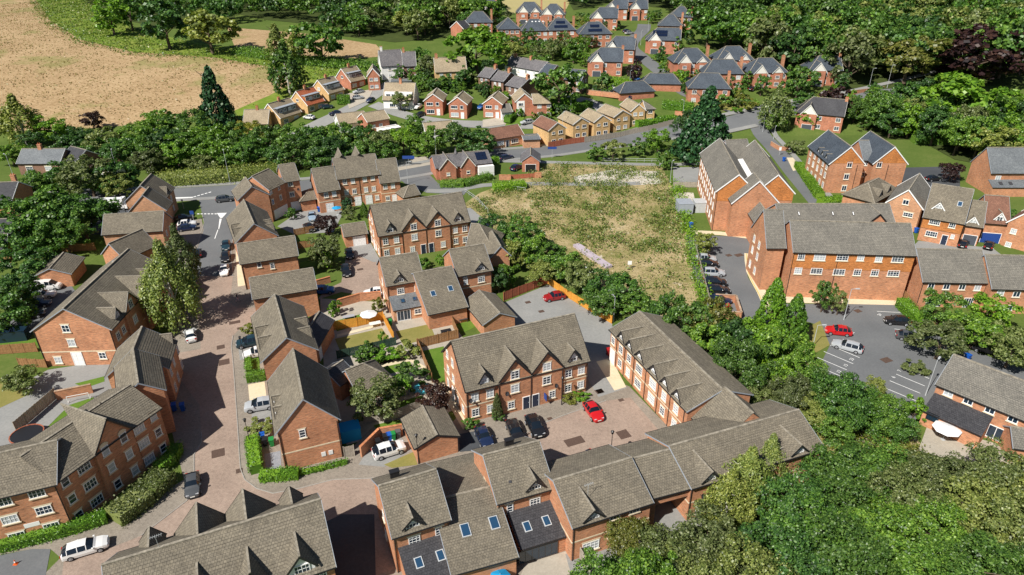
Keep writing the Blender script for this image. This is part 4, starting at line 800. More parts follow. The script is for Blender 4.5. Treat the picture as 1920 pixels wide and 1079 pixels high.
def corner_gable(label, C, apex, D, eave, right=True, **k):
    t_ = B('tmp', 'tmp tmp tmp tmp', C, (C[0]+fx, C[1]+fy), world=True, depth=2, eave=1, ridge=2); u, zr = t_.hit(apex, 'y', 0); hw = abs(u)
    for o in list(t_.root.children_recursive)+[t_.root]: bpy.data.objects.remove(o)
    a = (C[0]-fx*2*hw, C[1]-fy*2*hw) if right else C; return B('brick_block', label, a, (a[0]+fx*2*hw, a[1]+fy*2*hw), world=True, depth=D, eave=eave, ridge=zr, axis='y', cat='apartments', board='white_paint', **k)
V2 = corner_gable('right wing of the large brick hall with orange gable top', G(*zM(690, 375), 8.6), zM(605, 266), 26, 8.6, True, roof='tile_grey')
m = MB(); m.face([(V1.L+.05, 0, 7.0), (V1.L+.05, V1.D, 7.0), (V1.L+.05, V1.D, 9), (V1.L+.05, V1.D/2, 13.0), (V1.L+.05, 0, 9)], [(0, 0), (8, 0), (8, 2), (4, 6), (0, 2)]); m.build('tile_hanging', 'tile_hung', V1.root)
for V in (V2,):
    m = MB(); m.face([(0, -.05, V.eave-1.6), (V.L, -.05, V.eave-1.6), (V.L, -.05, V.eave), (V.L/2, -.05, V.ridge-.05), (0, -.05, V.eave)], [(0, 0), (V.L, 0), (V.L, 1.6), (V.L/2, 4), (0, 1.6)]); m.build('tile_hanging', 'tile_hung', V.root)
V1.grid('F', [2+2.9*k for k in range(9)], [2.0, 5.0, 7.6], w=1.0, h=1.5, lintel=0); V1.pipe('R', [.12])
V3 = B('brick_block', 'cross range joining the two hall wings with tiled slope to the light well', zM(335, 178), zM(455, 172), 9.0, depth=9, eave=8.8, rp=zM(390, 67), cat='apartments', roof='tile_grey')
m = MB(); P_ = [V1.loc(G(*zM(*q), 9.6)) for q in ((372, 178), (412, 174), (462, 280), (432, 300))]; m.face([(p[0], p[1], 9.6) for p in P_]); m.face([(p[0], p[1], 9.4) for p in P_]); [m.wall(P_[i], P_[(i+1) % 4], 8.4, 9.6) for i in range(4)]; m.build('flat_roof', 'white_render', V1.root)
V4 = gb('front gabled porch block of the large brick hall', (zM(345, 432), zM(607, 436)), zM(505, 302), 5, 7.6, roof='tile_grey'); V4.door('F', 0, 1.9, 2.4, px=zM(450, 600)); V4.gablet('F', V4.L*.55, 3.0, 5.4, 7.4, -2.6, roof='tile_grey') if False else None
V5 = B('brick_porch', 'small tiled porch tower beside the hall entrance', zM(432, 470), zM(488, 555), 5.6, depth=3.4, eave=5.4, ridge=8, cat='porch', roof='tile_grey')
fa = math.radians(-2.6); fx, fy = math.cos(fa), math.sin(fa); R4 = corner_gable('left gabled wing of the grey roofed apartment block', G(1556, 309, 7.4), (1595.8, 275.7), 15, 7.4, False, roof='slate_blue'); zr5 = zm(1490, 240, .139)
R4.win('F', [zr5(740, 498), zr5(697, 660), zr5(665, 815)], 1.2, 1.4, 2, 1); R4.grid('L', [2, 5, 8, 11, 13.5], [1.6, 4.2, 6.4], w=1, h=1.4); R4.pipe('F', [zr5(800, 700)], px=True)
for f in (.2, .38, .56): R4.gablet('L', 15*f, 1.5, 8.2, 9.1, .2, wall='white_paint', win=(1, .9), name='dormer', name_roof='dormer_roof')
R5 = corner_gable('right gabled wing of the grey roofed apartment block', G(*zr5(1510, 495), 7.4), zr5(1350, 258), 14, 7.4, True, roof='slate_blue'); R5.win('F', [zr5(1140, 498)], 1.2, 1.4, 2, 1); R5.pipe('F', [zr5(1240, 600)], px=True)
for V in (R4, R5):
    m = MB(); m.face([(0.3, -.05, V.eave+.35), (V.L-.3, -.05, V.eave+.35), (V.L/2, -.05, V.ridge-.1)], [(0, 0), (V.L, 0), (V.L/2, 3)]); m.build('tile_hanging', 'tile_hung', V.root)
R6 = B('brick_block', 'recessed middle of the grey roofed apartment block', zr5(930, 440), zr5(1050, 440), 7.4, depth=9, eave=7.4, ridge=11.2, cat='apartments', roof='slate_light'); R6.win('F', [zr5(958, 480), zr5(912, 632)], 1.1, 1.2, 2, 1)
N1 = gb('orange brick gabled house with white barge boards behind the wide block', (zN(677, 336), zN(874, 374)), zN(806, 262), 11, 5.4, dp=zN(860, 170), name='brick_house', cat='house', roof='tile_grey', wall='brick_pale'); N1.win('F', [zN(783, 332)], 1.2, 1.1, 2, 1); N1.win('F', [zN(795, 403)], 1.9, 1.0, 4, 2); N1.pipe('F', [N1.L-.1])
N1b = B('brick_house', 'low hipped roof wing with two white dormers', zN(600, 335), zN(735, 262), 4.2, depth=7, eave=4.2, rp=zN(620, 200), hip=(1, 1))
for f in (.3, .65): N1b.gablet('F', N1b.L*f, 1.5, 5.2, 6.2, .4, wall='white_paint', win=(1, 1), name='dormer', name_roof='dormer_roof', roof='tile_brown')
N2 = B('brick_house', 'detached brick house with white roof dormer, rooflight and blue front door', zN(884, 418), zN(1112, 457), 5.2, depth=9.5, eave=5.2, rp=zN(1070, 246))
N2.gablet('F', N2.hit(zN(975, 345), 'y', 2)[0], 1.9, 7.3, 8.5, 1.3, wall='white_paint', win=(1.2, 1.1), name='dormer', name_roof='dormer_roof', board='white_paint'); N2.rooflight('F', N2.hit(zN(1088, 350), 'y', 2.5)[0], .5, .9, 1.1)
m = MB(); m.box(0, N2.L, -.12, 0, 3.0, 5.1); m.build('tile_hanging', 'tile_hung', N2.root); N2.win('F', [zN(946, 447)], 2.0, 1.0, 5, 2, lintel=0, off=.12); N2.win('F', [zN(1046, 465)], 1.2, 1.0, 3, 2, lintel=0, off=.12); N2.win('F', [zN(928, 512)], 2.2, 1.2, 5, 2, lintel=0); N2.door('F', 0, 1.0, 2.1, 'door_dark', px=zN(1005, 530)); N2.win('F', [zN(1048, 527)], .7, .9, 2, 2, lintel=0)
N3 = B('garage', 'integral garage wing of the detached house with white dormer above', zN(1112, 457), zN(1218, 472), 4.4, depth=8, eave=4.2, rp=zN(1190, 325), cat='garage'); N3.gablet('F', N3.L*.45, 1.8, 5.0, 6.2, .3, wall='white_paint', win=(1.1, 1.0), name='dormer', name_roof='dormer_roof', board='white_paint'); N3.door('F', N3.L*.55, 2.4, 2.2, 'garage_grey')
N4 = B('brick_house', 'russet roofed brick house with white dormer and blue garage door', zN(1238, 450), zN(1370, 460), 4.4, depth=9, eave=4.4, rp=zN(1350, 300), roof='tile_rust'); N4.gablet('F', N4.L*.55, 1.8, 5.6, 6.8, .3, wall='white_paint', win=(1.1, 1.0), name='dormer', name_roof='dormer_roof', board='white_paint'); N4.door('F', N4.L*.4, 3.6, 2.2, 'blue_paint')
N5 = gb('brick gabled house at the right edge with two front windows', (zN(1365, 450), zN(1560, 500)), zN(1480, 375), 9, 5.0, name='brick_house', cat='house', roof='tile_rust'); N5.win('F', [zN(1395, 497), zN(1365, 572)], 1.1, 1.1, 3, 2, lintel=0)
N6 = B('brick_house', 'grey slated brick house with lean-to at the right edge', zN(1268, 168), zN(1600, 168), 5.2, depth=8.5, eave=5.2, rp=zN(1400, 22), roof='slate_light'); N6.win('F', [zN(1306, 195)], 1.3, 1.2, 2, 2, lintel=0); N6.quad_roof('lean_to_roof', [(-.3, -2.6, 2.4), (N6.L, -2.6, 2.4), (N6.L, -.02, 3.6), (-.3, -.02, 3.6)], 'slate_light', 'brick')
for x_ in (2.2, 4.6):
    m = MB(); m.box(-.4, .4, -.5, .5, 0, .1); o = m.build('rooflight', 'dark_metal', N6.root, (x_, -1.3, 3.06)); o.rotation_euler = (.43, 0, 0)
S1 = B('brick_house', 'brick terrace house with patio doors beside the right car park', zK(880, 117), zK(1248, 124), 5.0, depth=9, eave=5.0, rp=zN(1060, 602), roof='tile_grey'); S1.win('F', [zK(926, 141), zK(1013, 145), zK(1102, 147), zK(1190, 151)], 1.1, 1.1, 2, 1, lintel=0); S1.win('F', [zK(940, 230)], 2.6, 1.9, 6, 1, lintel=0, sill=0); S1.win('F', [zK(1135, 235)], 1.6, 1.9, 4, 1, lintel=0, sill=0); S1.pipe('F', [.1, S1.L-.1])
S2 = B('brick_house', 'brick terrace house at the right edge behind the garden trees', zK(1272, 156), zK(1560, 164), 4.8, depth=9, eave=4.8, rp=zN(1360, 635), roof='tile_grey'); S2.win('F', [zK(1320, 180), zK(1411, 188)], 1.2, 1.1, 2, 1, lintel=0); S2.win('F', [zK(1368, 265)], 1.2, 1.1, 2, 1, lintel=0)
z8 = zm(1700, 660, .1853)
S3 = B('brick_house', 'brick house with dark lean-to extension and white parasol at lower right', z8(307, 332), z8(1280, 728), 4.8, depth=8.6, eave=4.8, rp=z8(830, 165), roof='tile_grey'); S3.win('F', [z8(425, 415), z8(625, 497), z8(845, 588), z8(1078, 680)], 1.15, 1.05, 2, 1, lintel=0); S3.quad_roof('lean_to_roof', [(.05, -3.6, 2.3), (7.2, -3.6, 2.3), (7.2, -.02, 3.5), (.05, -.02, 3.5)], 'slate_dark', 'brick', course=.5); S3.win('F', [z8(262, 662)], 1.5, 1.2, 2, 1, off=3.5, lintel=0, sill=0, frame='black_plastic'); S3.win('F', [z8(895, 820)], 3.4, 2.0, 4, 1, lintel=0, sill=0)
S4 = B('brick_outhouse', 'small tiled outhouse at the right edge below the parasol house', z8(1085, 960), z8(1290, 990), 2.4, depth=4, eave=2.3, ridge=3.9, roof='tile_grey', cat='shed')
# lodge by the main road
zl = zm(680, 60, .278)
Lg = B('lodge', 'old brick lodge with slate roof, two front gables and solar panels by the main road', zl(500, 1000), zl(870, 960), 0, depth=8.5, eave=3.2, rp=zl(680, 815), roof='slate_grey', wall='brick_red', cat='house')
for f, w_ in ((.20, 4.4), (.56, 3.8)): Lg.gablet('F', Lg.L*f, w_, 3.4, 5.9, -.8, board='timber_white'); Lg.win('F', [(Lg.L*f, 1.5)], .9, .7, 1, 1, off=.8, px=False)
Lg.solar('F', Lg.L*.85, .55, 3, 2, 1.0, 1.5)
m = MB(); m.box(Lg.L*.74, Lg.L+.3, -1.6, -.02, 0, 2.9); m.build('white_extension', 'white_render', Lg.root); m = MB(); m.tube((Lg.L*.42, 4.2, Lg.ridge), (Lg.L*.42, 4.2, Lg.ridge+1.6), .5, .02, 6); m.build('finial', 'slate_grey', Lg.root)
gl2 = B('garage', 'brick garage with steep slate roof and black door by the wasteland', zl(1075, 945), zl(1190, 945), 0, depth=7, eave=2.9, rp=zl(1130, 830), axis='y', roof='slate_grey', cat='garage', wall='brick_red'); gl2.door('F', gl2.L/2, 2.8, 2.1, 'black_plastic')
# ------------------------------------------------------------------ houses beyond the main road
def fh(label, e, D, eave, rp=None, ridge=None, axis='x', **k):
    k.setdefault('name', 'house'); k.setdefault('board', 'white_paint'); nm = k.pop('name'); return B(nm, label, e[0], e[1], k.pop('z', eave), depth=D, eave=eave, rp=rp, ridge=ridge, axis=axis, steps=False, **k)
# close of 1970s semis with long box dormers; fronts face lower right
SEM = [('with brown roof nearest the tree belt', (310, 520), (446, 442), 'tile_tan', 'brick_buff'), ('with bright red roof', (495, 432), (606, 376), 'tile_red', 'brick_buff'), ('with hedge in front', (640, 352), (742, 302), 'tile_tan', 'brick_buff'), ('furthest along the close', (790, 272), (886, 236), 'tile_tan', 'brick_red')]
for i, (t_, a, b, rm, wm) in enumerate(SEM):
    h = fh('semi-detached house '+t_+' with long white box dormer', (zP(*a), zP(*b)), 8.5, 2.8, ridge=7.2, roof=rm, wall=wm)
    m = MB(); m.box(.6, h.L-.6, 1.1, 4.2, 3.2, 5.7); m.build('dormer', 'tile_hung' if i == 1 else 'dark_metal', h.root); m = MB(); m.box(.4, h.L-.4, .9, 4.3, 5.7, 5.85); m.build('dormer_roof', 'lead', h.root)
    h.win('F', [(h.L*f, 4.75) for f in (.18, .38, .62, .82)], 1.5, 1.1, 2, 1, off=-1.1, px=False, lintel=0); h.grid('F', [h.L*.25, h.L*.75], [1.5], w=2, h=1.3, cols=3, rows=1, lintel=0); h.chimney(h.L*.5, 4.25, .9, .6, 8.2); h.grid('L', [4.2], [4.2], w=1.2, h=1.0, rows=1, lintel=0)
h = fh('tan roofed house at the near end of the close behind trees', (zP(60, 560), zP(225, 555)), 8, 3, ridge=6.8, roof='tile_tan', wall='brick_buff'); h.chimney(4, 4, .8, .6, 7.8)
h = fh('L shaped brick house at the head of the close', (zP(905, 235), zP(985, 230)), 8, 5, ridge=8, roof='tile_tan', wall='brick_red', axis='y'); h.grid('F', [h.L*.3, h.L*.7], [1.5, 4], w=1.3, h=1.1, lintel=0)
h = fh('white fronted semi with long dormer and pale blue side garage', (zP(1012, 390), zP(1216, 398)), 8.5, 3, rp=zP(1130, 275), roof='tile_tan', wall='white_render'); m = MB(); m.box(.4, h.L-.4, .8, 4, 3.1, 5.6); m.build('dormer', 'white_paint', h.root); h.win('F', [(h.L*f, 4.5) for f in (.16, .34, .62, .84)], 1.5, 1.1, 2, 1, off=-.8, px=False, lintel=0); h.grid('F', [h.L*.3, h.L*.7], [1.4], w=2, h=1.3, cols=3, rows=1, lintel=0); h.chimney(h.L*.52, 4.2, .9, .6)
h = fh('brick bungalow with tan gabled roof in the middle of the close', (zP(905, 545), zP(1050, 500)), 7, 4.6, ridge=6.8, roof='tile_tan', wall='brick_red'); h.grid('F', [2, 4.5], [3], w=1.2, h=1, lintel=0)
h = fh('low tan roofed bungalow in front of the brick bungalow', (zP(715, 560), zP(900, 520)), 7, 3, ridge=5.6, roof='tile_tan', wall='white_render')
h = fh('white garage block with grey felt roof beside the close', (zP(1068, 268), zP(1200, 262)), 5, 2.6, ridge=2.9, roof='slate_light', wall='white_render', name='garage', cat='garage'); h.door('F', h.L*.28, 2.3, 2); h.door('F', h.L*.7, 2.3, 2)
h = fh('white rendered cottage with dark roof and side wing', (zP(1000, 165), zP(1148, 150)), 8, 5, rp=zP(1080, 50), roof='slate_grey', wall='white_render'); h.chimney(1, 4, .8, .6, mat='white_render'); h.grid('F', [3, 6], [1.5, 4], w=1, h=1.1, lintel=0)
h = fh('brick cottage with slate roof next to the white cottage', (zP(1150, 165), zP(1236, 160)), 8, 5, rp=zP(1195, 62), roof='slate_grey', wall='brick_dark'); h.chimney(.5, 4, .8, .6); h.grid('F', [1.8, 4.4], [1.5, 4], w=1, h=1.2, lintel=0)
h = fh('long tan roofed house with chimney behind the conifers', (zQ(135, 205), zQ(345, 190)), 8, 5, rp=zQ(250, 100), roof='tile_tan', wall='brick_buff'); h.chimney(.8, 4, 1, .6); h.grid('F', [2, 5, 8], [1.5, 4], w=1.3, h=1.1, lintel=0)
h = fh('flat grey roofed porch building behind the trees', (zP(1000, 600), zP(1125, 560)), 4, 2.6, ridge=2.8, roof='white_render', wall='white_render', cat='garage', name='garage')
h = fh('tan roofed bungalow on the main road behind trees', (zQ(70, 620), zQ(265, 600)), 7, 2.8, ridge=5.2, roof='tile_tan', wall='white_render')
DET = [('white boarded', (55, 400), (180, 402), (130, 345), 'brick_red'), ('red fronted', (222, 418), (345, 425), (300, 362), 'brick_red'), ('white fronted with side garage', (457, 415), (585, 425), (530, 362), 'brick_red')]
for t_, a, b, ap, wm in DET:
    h = fh('detached gable fronted house, '+t_, (zQ(*a), zQ(*b)), 9, 4.7, ridge=7.2, axis='y', roof='tile_tan', wall=wm, z=4.7); h.grid('F', [h.L*.3], [3.8], w=2.2, h=1.1, cols=3, rows=1, lintel=0); h.grid('F', [h.L*.72], [3.8], w=1.1, h=1.2, cols=1, rows=1, lintel=0); h.grid('F', [h.L*.32], [1.3], w=2.6, h=1.4, cols=4, rows=1, lintel=0); h.door('F', h.L*.75)
h = fh('single storey garage wing with lean-to roof beside the white fronted house', (zQ(585, 480), zQ(655, 470)), 7, 2.6, ridge=4.6, roof='tile_grey', wall='white_render', name='garage', cat='garage'); h.door('F', h.L*.5, 2.3, 2)
h = fh('L shaped detached house with white panel gable', (zQ(680, 408), zQ(800, 400)), 9, 4.8, ridge=7.6, axis='y', roof='tile_tan', wall='brick_red'); m = MB(); m.box(.3, h.L*.5, -.06, 0, .3, 5.2); m.build('white_panel', 'white_render', h.root); h.grid('F', [h.L*.28], [1.5, 4], w=1.6, h=1.1, cols=3, rows=1, off=.06, lintel=0)
h = fh('brick wing of the L shaped detached house', (zQ(800, 420), zQ(912, 415)), 7, 4.8, ridge=7.4, roof='tile_tan', wall='brick_red', hip=(0, 1)); h.grid('F', [2, 5.2], [1.5, 4], w=1.4, h=1.1, lintel=0)
h = fh('rust roofed brick bungalow on the main road with paved front', (zQ(515, 665), zQ(732, 630)), 7.5, 3, rp=zQ(600, 572), roof='tile_rust', wall='brick_pale'); h.grid('F', [3, 8], [1.6], w=2.4, h=1.3, cols=3, rows=1, lintel=0); h.door('F', 5.4, mat='door_dark')
h = fh('grey flat roofed annexe beside the rust roofed bungalow', (zQ(735, 665), zQ(845, 660)), 6, 2.6, ridge=3.0, roof='slate_light', wall='brick_pale', name='garage', cat='garage')
YEL = [((905, 603), (1020, 585), (965, 545), (870, 500), 'tile_rust', 'leftmost, brown roofed'), ((1072, 562), (1178, 547), (1115, 515), (1030, 470), 'tile_tan', 'second from left'), ((1215, 547), (1325, 527), (1265, 495), (1180, 447), 'tile_tan', 'third from left'), ((1350, 512), (1462, 482), (1405, 462), (1305, 422), 'tile_tan', 'fourth from left')]
for a, b, ap, rb, rm, t_ in YEL:
    h = fh('yellow brick gable fronted house, '+t_+' in the row by the timber fence', (zQ(*a), zQ(*b)), 9.5, 4.9, rp=zQ(*ap), axis='y', roof=rm, wall='brick_buff'); h.grid('F', [h.L*.28], [4.0], w=1.1, h=.7, cols=1, rows=1, lintel=0); h.grid('F', [h.L*.7], [4.0], w=1.5, h=1.1, cols=2, rows=1, lintel=0); h.grid('F', [h.L*.3, h.L*.72], [1.4], w=1.4, h=1.2, cols=2, rows=1, lintel=0)
h = fh('end yellow brick house with grey hipped wing', (zT(470, 545), zT(590, 530)), 9, 4.9, rp=zT(530, 480), axis='y', roof='tile_tan', wall='brick_buff'); h.grid('F', [h.L*.3, h.L*.72], [1.4, 4], w=1.3, h=1.1, rows=1, lintel=0)
h = fh('grey hipped wing of the end yellow brick house', (zT(595, 525), zT(672, 520)), 7, 4.8, ridge=7, roof='tile_grey', wall='brick_buff', hip=(0, 1)); h.grid('F', [h.L*.5], [1.4, 4], w=1.5, h=1.1, rows=1, lintel=0)
# slate cottages
COT = [('with lean-to shed', (168, 645), (262, 668), (280, 535)), ('with white rear wing', (280, 675), (380, 700), (400, 570)), ('with exposed brick gable', (402, 710), (520, 755), (520, 605))]
for t_, a, b, r_ in COT:
    h = fh('slate roofed cottage '+t_, (zR(*a), zR(*b)), 9, 5, ridge=7.6, roof='slate_grey', wall='brick_dark'); h.chimney(h.L-.5, 4.5, .9, 1.2, 8.8); h.grid('F', [h.L*.3, h.L*.7], [1.5, 4], w=1, h=1.1, lintel=0)
h = fh('long white rendered terrace with slate roof and chimneys', (zR(392, 518), zR(690, 610)), 8.5, 5, ridge=7.8, roof='slate_grey', wall='white_render')
for f in (.1, .55): h.chimney(h.L*f, 4.2, .9, 1.1, 8.8)
h.grid('F', [h.L*f for f in (.2, .4, .62, .85)], [1.5, 4], w=1, h=1.2, lintel=0)
h = fh('brick end of the terrace with blue slate roof', (zR(690, 615), zR(770, 640)), 8.5, 5, ridge=7.8, roof='slate_blue', wall='brick_pale'); h.grid('F', [h.L*.4], [1.5, 4], w=1, h=1.2, lintel=0)
h = fh('blue slate roofed brick house behind the big round tree', (zR(905, 670), zR(1045, 690)), 8, 4.8, ridge=7.8, roof='slate_blue', wall='brick_dark'); h.grid('F', [2, 5], [1.5, 3.8], w=1.2, h=1.1, lintel=0); h.grid('R', [2, 5], [2, 4], w=1, h=1.1, lintel=0)
# executive houses with blue slate hips
EX = [ # centre of the front at ground (px), width, depth, heading deg, gables, label detail, solar
 (zR(255, 185), 9, 9, 10, 1, 'at the wood edge with a brick gable', 0), (zR(170, 300), 12, 9, 0, 0, 'half hidden by the bright green tree', 0), (zR(430, 360), 9, 10, 4, 0, 'with grey hip roof left of the rooflight house', 0), (zR(650, 375), 11, 8, 4, 0, 'with five rooflights and conservatory', 2),
 (zR(600, 205), 12, 8, -3, 2, 'with two white gables at the meadow edge', 0), (zR(800, 225), 11, 9, -6, 2, 'with two brick gables behind the solar houses', 0), (zR(870, 370), 12, 9, 3, 0, 'with stepped solar panels, left of two', 1), (zR(1160, 405), 13, 9, 3, 0, 'with stepped solar panels, right of two', 1),
 (zS(140, 260), 12, 9, -8, 1, 'with chimney on the left of the estate road', 0), (zS(250, 175), 10, 9, -8, 1, 'behind the chimney house', 0), (zS(340, 110), 9, 8, -10, 1, 'at the top of the estate road', 0), (zS(440, 175), 8, 8, -4, 1, 'garage gabled, facing down the estate road', 0),
 (zS(150, 650), 12, 9, -10, 1, 'with plain brick side at the road bend', 0), (zS(270, 540), 11, 8, -14, 1, 'with rooflights behind the road bend', 0), (zS(640, 460), 13, 9, -12, 1, 'with large solar array beside the estate road', 3), (zS(700, 330), 10, 9, -14, 0, 'with two chimneys by the wood', 0), (zS(790, 250), 10, 9, -14, 0, 'highest by the wood', 0),
 (zS(890, 660), 13, 9, 2, 2, 'with white and black timbered gable and grey garage', 0), (zS(1250, 640), 13, 9, 2, 2, 'with twin timbered gables by the wood', 0), (zS(1150, 760), 13, 7, -4, 0, 'with plain slate roof in front of the timbered house', 0), (zT(1120, 480), 13, 8, -8, 0, 'brick, nearest the junction conifer', 0), (zT(520, 440), 12, 6, 14, 0, 'single storey hipped, near the yellow houses', 4), (zT(720, 370), 13, 6, -8, 0, 'single storey hipped, along the estate wall', 4),
 (zU(255, 480), 13, 9, 2, 2, 'with timbered gables and a dark garage, second by the wood', 0), (zU(740, 460), 11, 9, -3, 1, 'with timbered gable among the trees on the right', 0), (zU(690, 830), 13, 8, -26, 1, 'brick with white finial gable behind the lane', 0)]
for (px, w, d, hd, ng, t_, sol) in EX:
    w *= 1.08; d *= 1.08
    x, y = G(*px); a = math.radians(hd); ux, uy = math.cos(a), math.sin(a); A = (x-ux*w/2, y-uy*w/2); Bq = (x+ux*w/2, y+uy*w/2); low = sol == 4
    h = B('slate_house', 'blue slate roofed brick house '+t_, A, Bq, world=True, depth=d, eave=2.7 if low else 5.4, ridge=5.8 if low else 9.8, roof='slate_blue' if hd > -20 else 'slate_dark', wall='brick_red', hip=(.9, .9) if ng != 1 else (.9, 0), steps=False, board='timber_white')
    if ng:
        for i in range(ng):
            xc = w*(.27 if i == 0 else .74); h.gablet('F', xc, 4.8 if i == 0 else 3.8, 5.5, 8.4 if i == 0 else 7.5, -1.2 if i == 0 else -.4, board='timber_white', wall='brick_red')
            m = MB(); y0 = -1.2 if i == 0 else -.4; ww = 4.6 if i == 0 else 3.6; m.face([(xc-ww/2, y0-.04, 5.5), (xc+ww/2, y0-.04, 5.5), (xc, y0-.04, 8.2 if i == 0 else 7.3)]); m.build('timbered_panel', 'timber_white', h.root)
            h.win('F', [(xc, 3.9)], 1.5, 1.1, 3, 2, off=-y0, px=False, lintel=0); (h.door('F', xc, 3.0, 2.1, 'garage_grey', off=-y0) if i == 0 else h.win('F', [(xc, 1.5)], 1.6, 1.3, 3, 2, off=-y0, px=False, lintel=0))
    if not low: h.grid('F', [w*.5, w*.9] if ng else [w*.15, w*.4, w*.65, w*.88], [1.5, 4.2], w=1.5, h=1.3, lintel=0)
    if not low: h.chimney(w-.4 if ng != 1 else w-.2, d*.5, .9, 1.2, 10.4)
    if sol == 1: h.solar('F', w*.5, .62, 4, 1); h.solar('F', w*.5, .25, 6, 1)
    if sol == 3: h.solar('F', w*.4, .5, 6, 2)
    if sol == 2:
        for f in (.2, .42, .55, .68, .82): h.rooflight('F', w*f, .75, .6, .6, 'white_paint')
# left edge houses
h = fh('slate roofed brick cottage with central chimney and white windows by the field hedge', (zA(130, 150), zA(448, 148)), 8, 3.2, ridge=6.2, roof='slate_light', wall='brick_dark'); h.chimney(h.L*.42, 4, 1, .8); h.grid('F', [h.L*.25, h.L*.7], [1.8], w=1.9, h=1.3, cols=4, rows=2)
h = fh('gabled cross wing of the slate roofed cottage', (zA(450, 120), zA(560, 150)), 8, 3.2, ridge=6, roof='slate_dark', wall='brick_dark')
h = fh('small pink rendered outhouse with steep roof among the roadside trees', (zA(738, 180), zA(812, 190)), 5, 2.4, ridge=4.2, axis='y', roof='tile_rust', wall='white_render', cat='shed', name='outhouse'); h.grid('F', [h.L/2], [1.8], w=.7, h=1.1, rows=1)
h = fh('grey ribbed roof house at the left edge with brick chimney', (zA(-260, 440), zA(90, 425)), 9, 4.6, ridge=7.6, roof='slate_dark', wall='brick'); h.chimney(h.L-1.5, 6, 1, .8)
h = fh('grey roofed house at the left edge below the first', (zA(-250, 700), zA(80, 690)), 8, 4.4, ridge=6.6, roof='slate_dark', wall='brick')
h = fh('low grey roof at the left edge behind trees', (zA(-220, 830), zA(50, 790)), 7, 3, ridge=5, roof='slate_dark', wall='brick')
h = fh('slate roofed brick house across the lane under the beech trees', (zV(612, 460), zV(762, 440)), 9, 3.4, ridge=6.4, axis='y', roof='slate_grey', wall='brick_pale')
h = fh('slate roofed house at the right edge under the trees', (zV(1400, 560), zV(1520, 500)), 8, 3.2, ridge=6, roof='slate_grey', wall='brick_pale')
h = fh('dark slate house in the top left of the estate behind the wood', (zR(40, 250), zR(105, 235)), 8, 4.5, ridge=7.5, roof='slate_dark', wall='brick_red')
# ------------------------------------------------------------------ vegetation
def leaf_mesh(name, C, Nrm, size, mat, extra=None, jitter=.75, aspect=1.0):
    """one quad per leaf: centres C (n,3), outward directions Nrm (n,3)"""
    n = len(C); R = RNG.normal(size=(n, 3))*jitter; N = Nrm+R; N /= np.linalg.norm(N, axis=1)[:, None]+1e-9
    t = np.cross(N, RNG.normal(size=(n, 3))); t /= np.linalg.norm(t, axis=1)[:, None]+1e-9; b = np.cross(N, t)
    s = (size*(.6+.8*RNG.random(n)))[:, None]/2
    V = np.stack([C-t*s*aspect-b*s*.35, C+b*s*-.9, C+t*s*aspect+b*s*.2, C+b*s], axis=1).reshape(-1, 3)
    nv = 4*n; F = np.arange(nv).reshape(-1, 4)
    me = bpy.data.meshes.new(name); me.vertices.add(nv); me.vertices.foreach_set('co', V.astype(np.float32).ravel())
    me.loops.add(nv); me.loops.foreach_set('vertex_index', F.ravel().astype(np.int32)); me.polygons.add(n); me.polygons.foreach_set('loop_start', np.arange(0, nv, 4, dtype=np.int32)); me.polygons.foreach_set('loop_total', np.full(n, 4, dtype=np.int32))
    me.update(calc_edges=True); me.validate(); me.materials.append(MATS[mat]); return me
def crown_pts(kind, nleaf, nclump, r, h, z0):
    """clumped points in a crown of radius r, from z0 to z0+h"""
    cl = []
    while len(cl) < nclump:
        p = RNG.uniform(-1, 1, 3); q = np.linalg.norm(p)
        if kind == 'cone':
            z = RNG.random()**1.4; rad = (1-z)*.95+.05; th = RNG.random()*6.283; rr = rad*math.sqrt(RNG.uniform(.45, 1)); cl.append((rr*math.cos(th), rr*math.sin(th), z*2-1, .10+.08*(1-z)))
        elif kind == 'column':
            z = RNG.random(); rad = (1-z**1.9)*.9+.05; th = RNG.random()*6.283; rr = rad*math.sqrt(RNG.uniform(.7, 1)); cl.append((rr*math.cos(th), rr*math.sin(th), z*2-1, .15))
        elif kind == 'weep':
            th = RNG.random()*6.283; z = RNG.random(); rad = math.sin(min(1, .25+z*.9)*math.pi)**.6; rr = rad*math.sqrt(RNG.uniform(.3, 1)); cl.append((rr*math.cos(th), rr*math.sin(th), z*2-1, .20))
        elif q < 1 and q > .52 and p[2] > -.75:
            w = 1+.18*math.sin(3*p[0]+5*p[1])+.12*math.sin(7*p[2]+2*p[0]); cl.append((p[0]*w, p[1]*w, p[2]*w, RNG.uniform(.13, .30)))
    cl = np.array(cl); idx = RNG.integers(0, nclump, nleaf); c = cl[idx]
    d = RNG.normal(size=(nleaf, 3)); d /= np.linalg.norm(d, axis=1)[:, None]; d[:, 2] = np.where(d[:, 2] < -.3, -d[:, 2], d[:, 2])
    rad = c[:, 3:4]*(.55+.5*RNG.random((nleaf, 1)))
    if kind == 'weep': d[:, 2] *= 2.2; 
    P = c[:, :3]+d*rad
    out = P.copy(); out[:, 2] += .35; out = out/np.linalg.norm(out, axis=1)[:, None]*.55+d*.75
    P[:, 0] *= r; P[:, 1] *= r; P[:, 2] = z0+h/2+P[:, 2]*h/2
    return P, out
TREE_SRC = {}
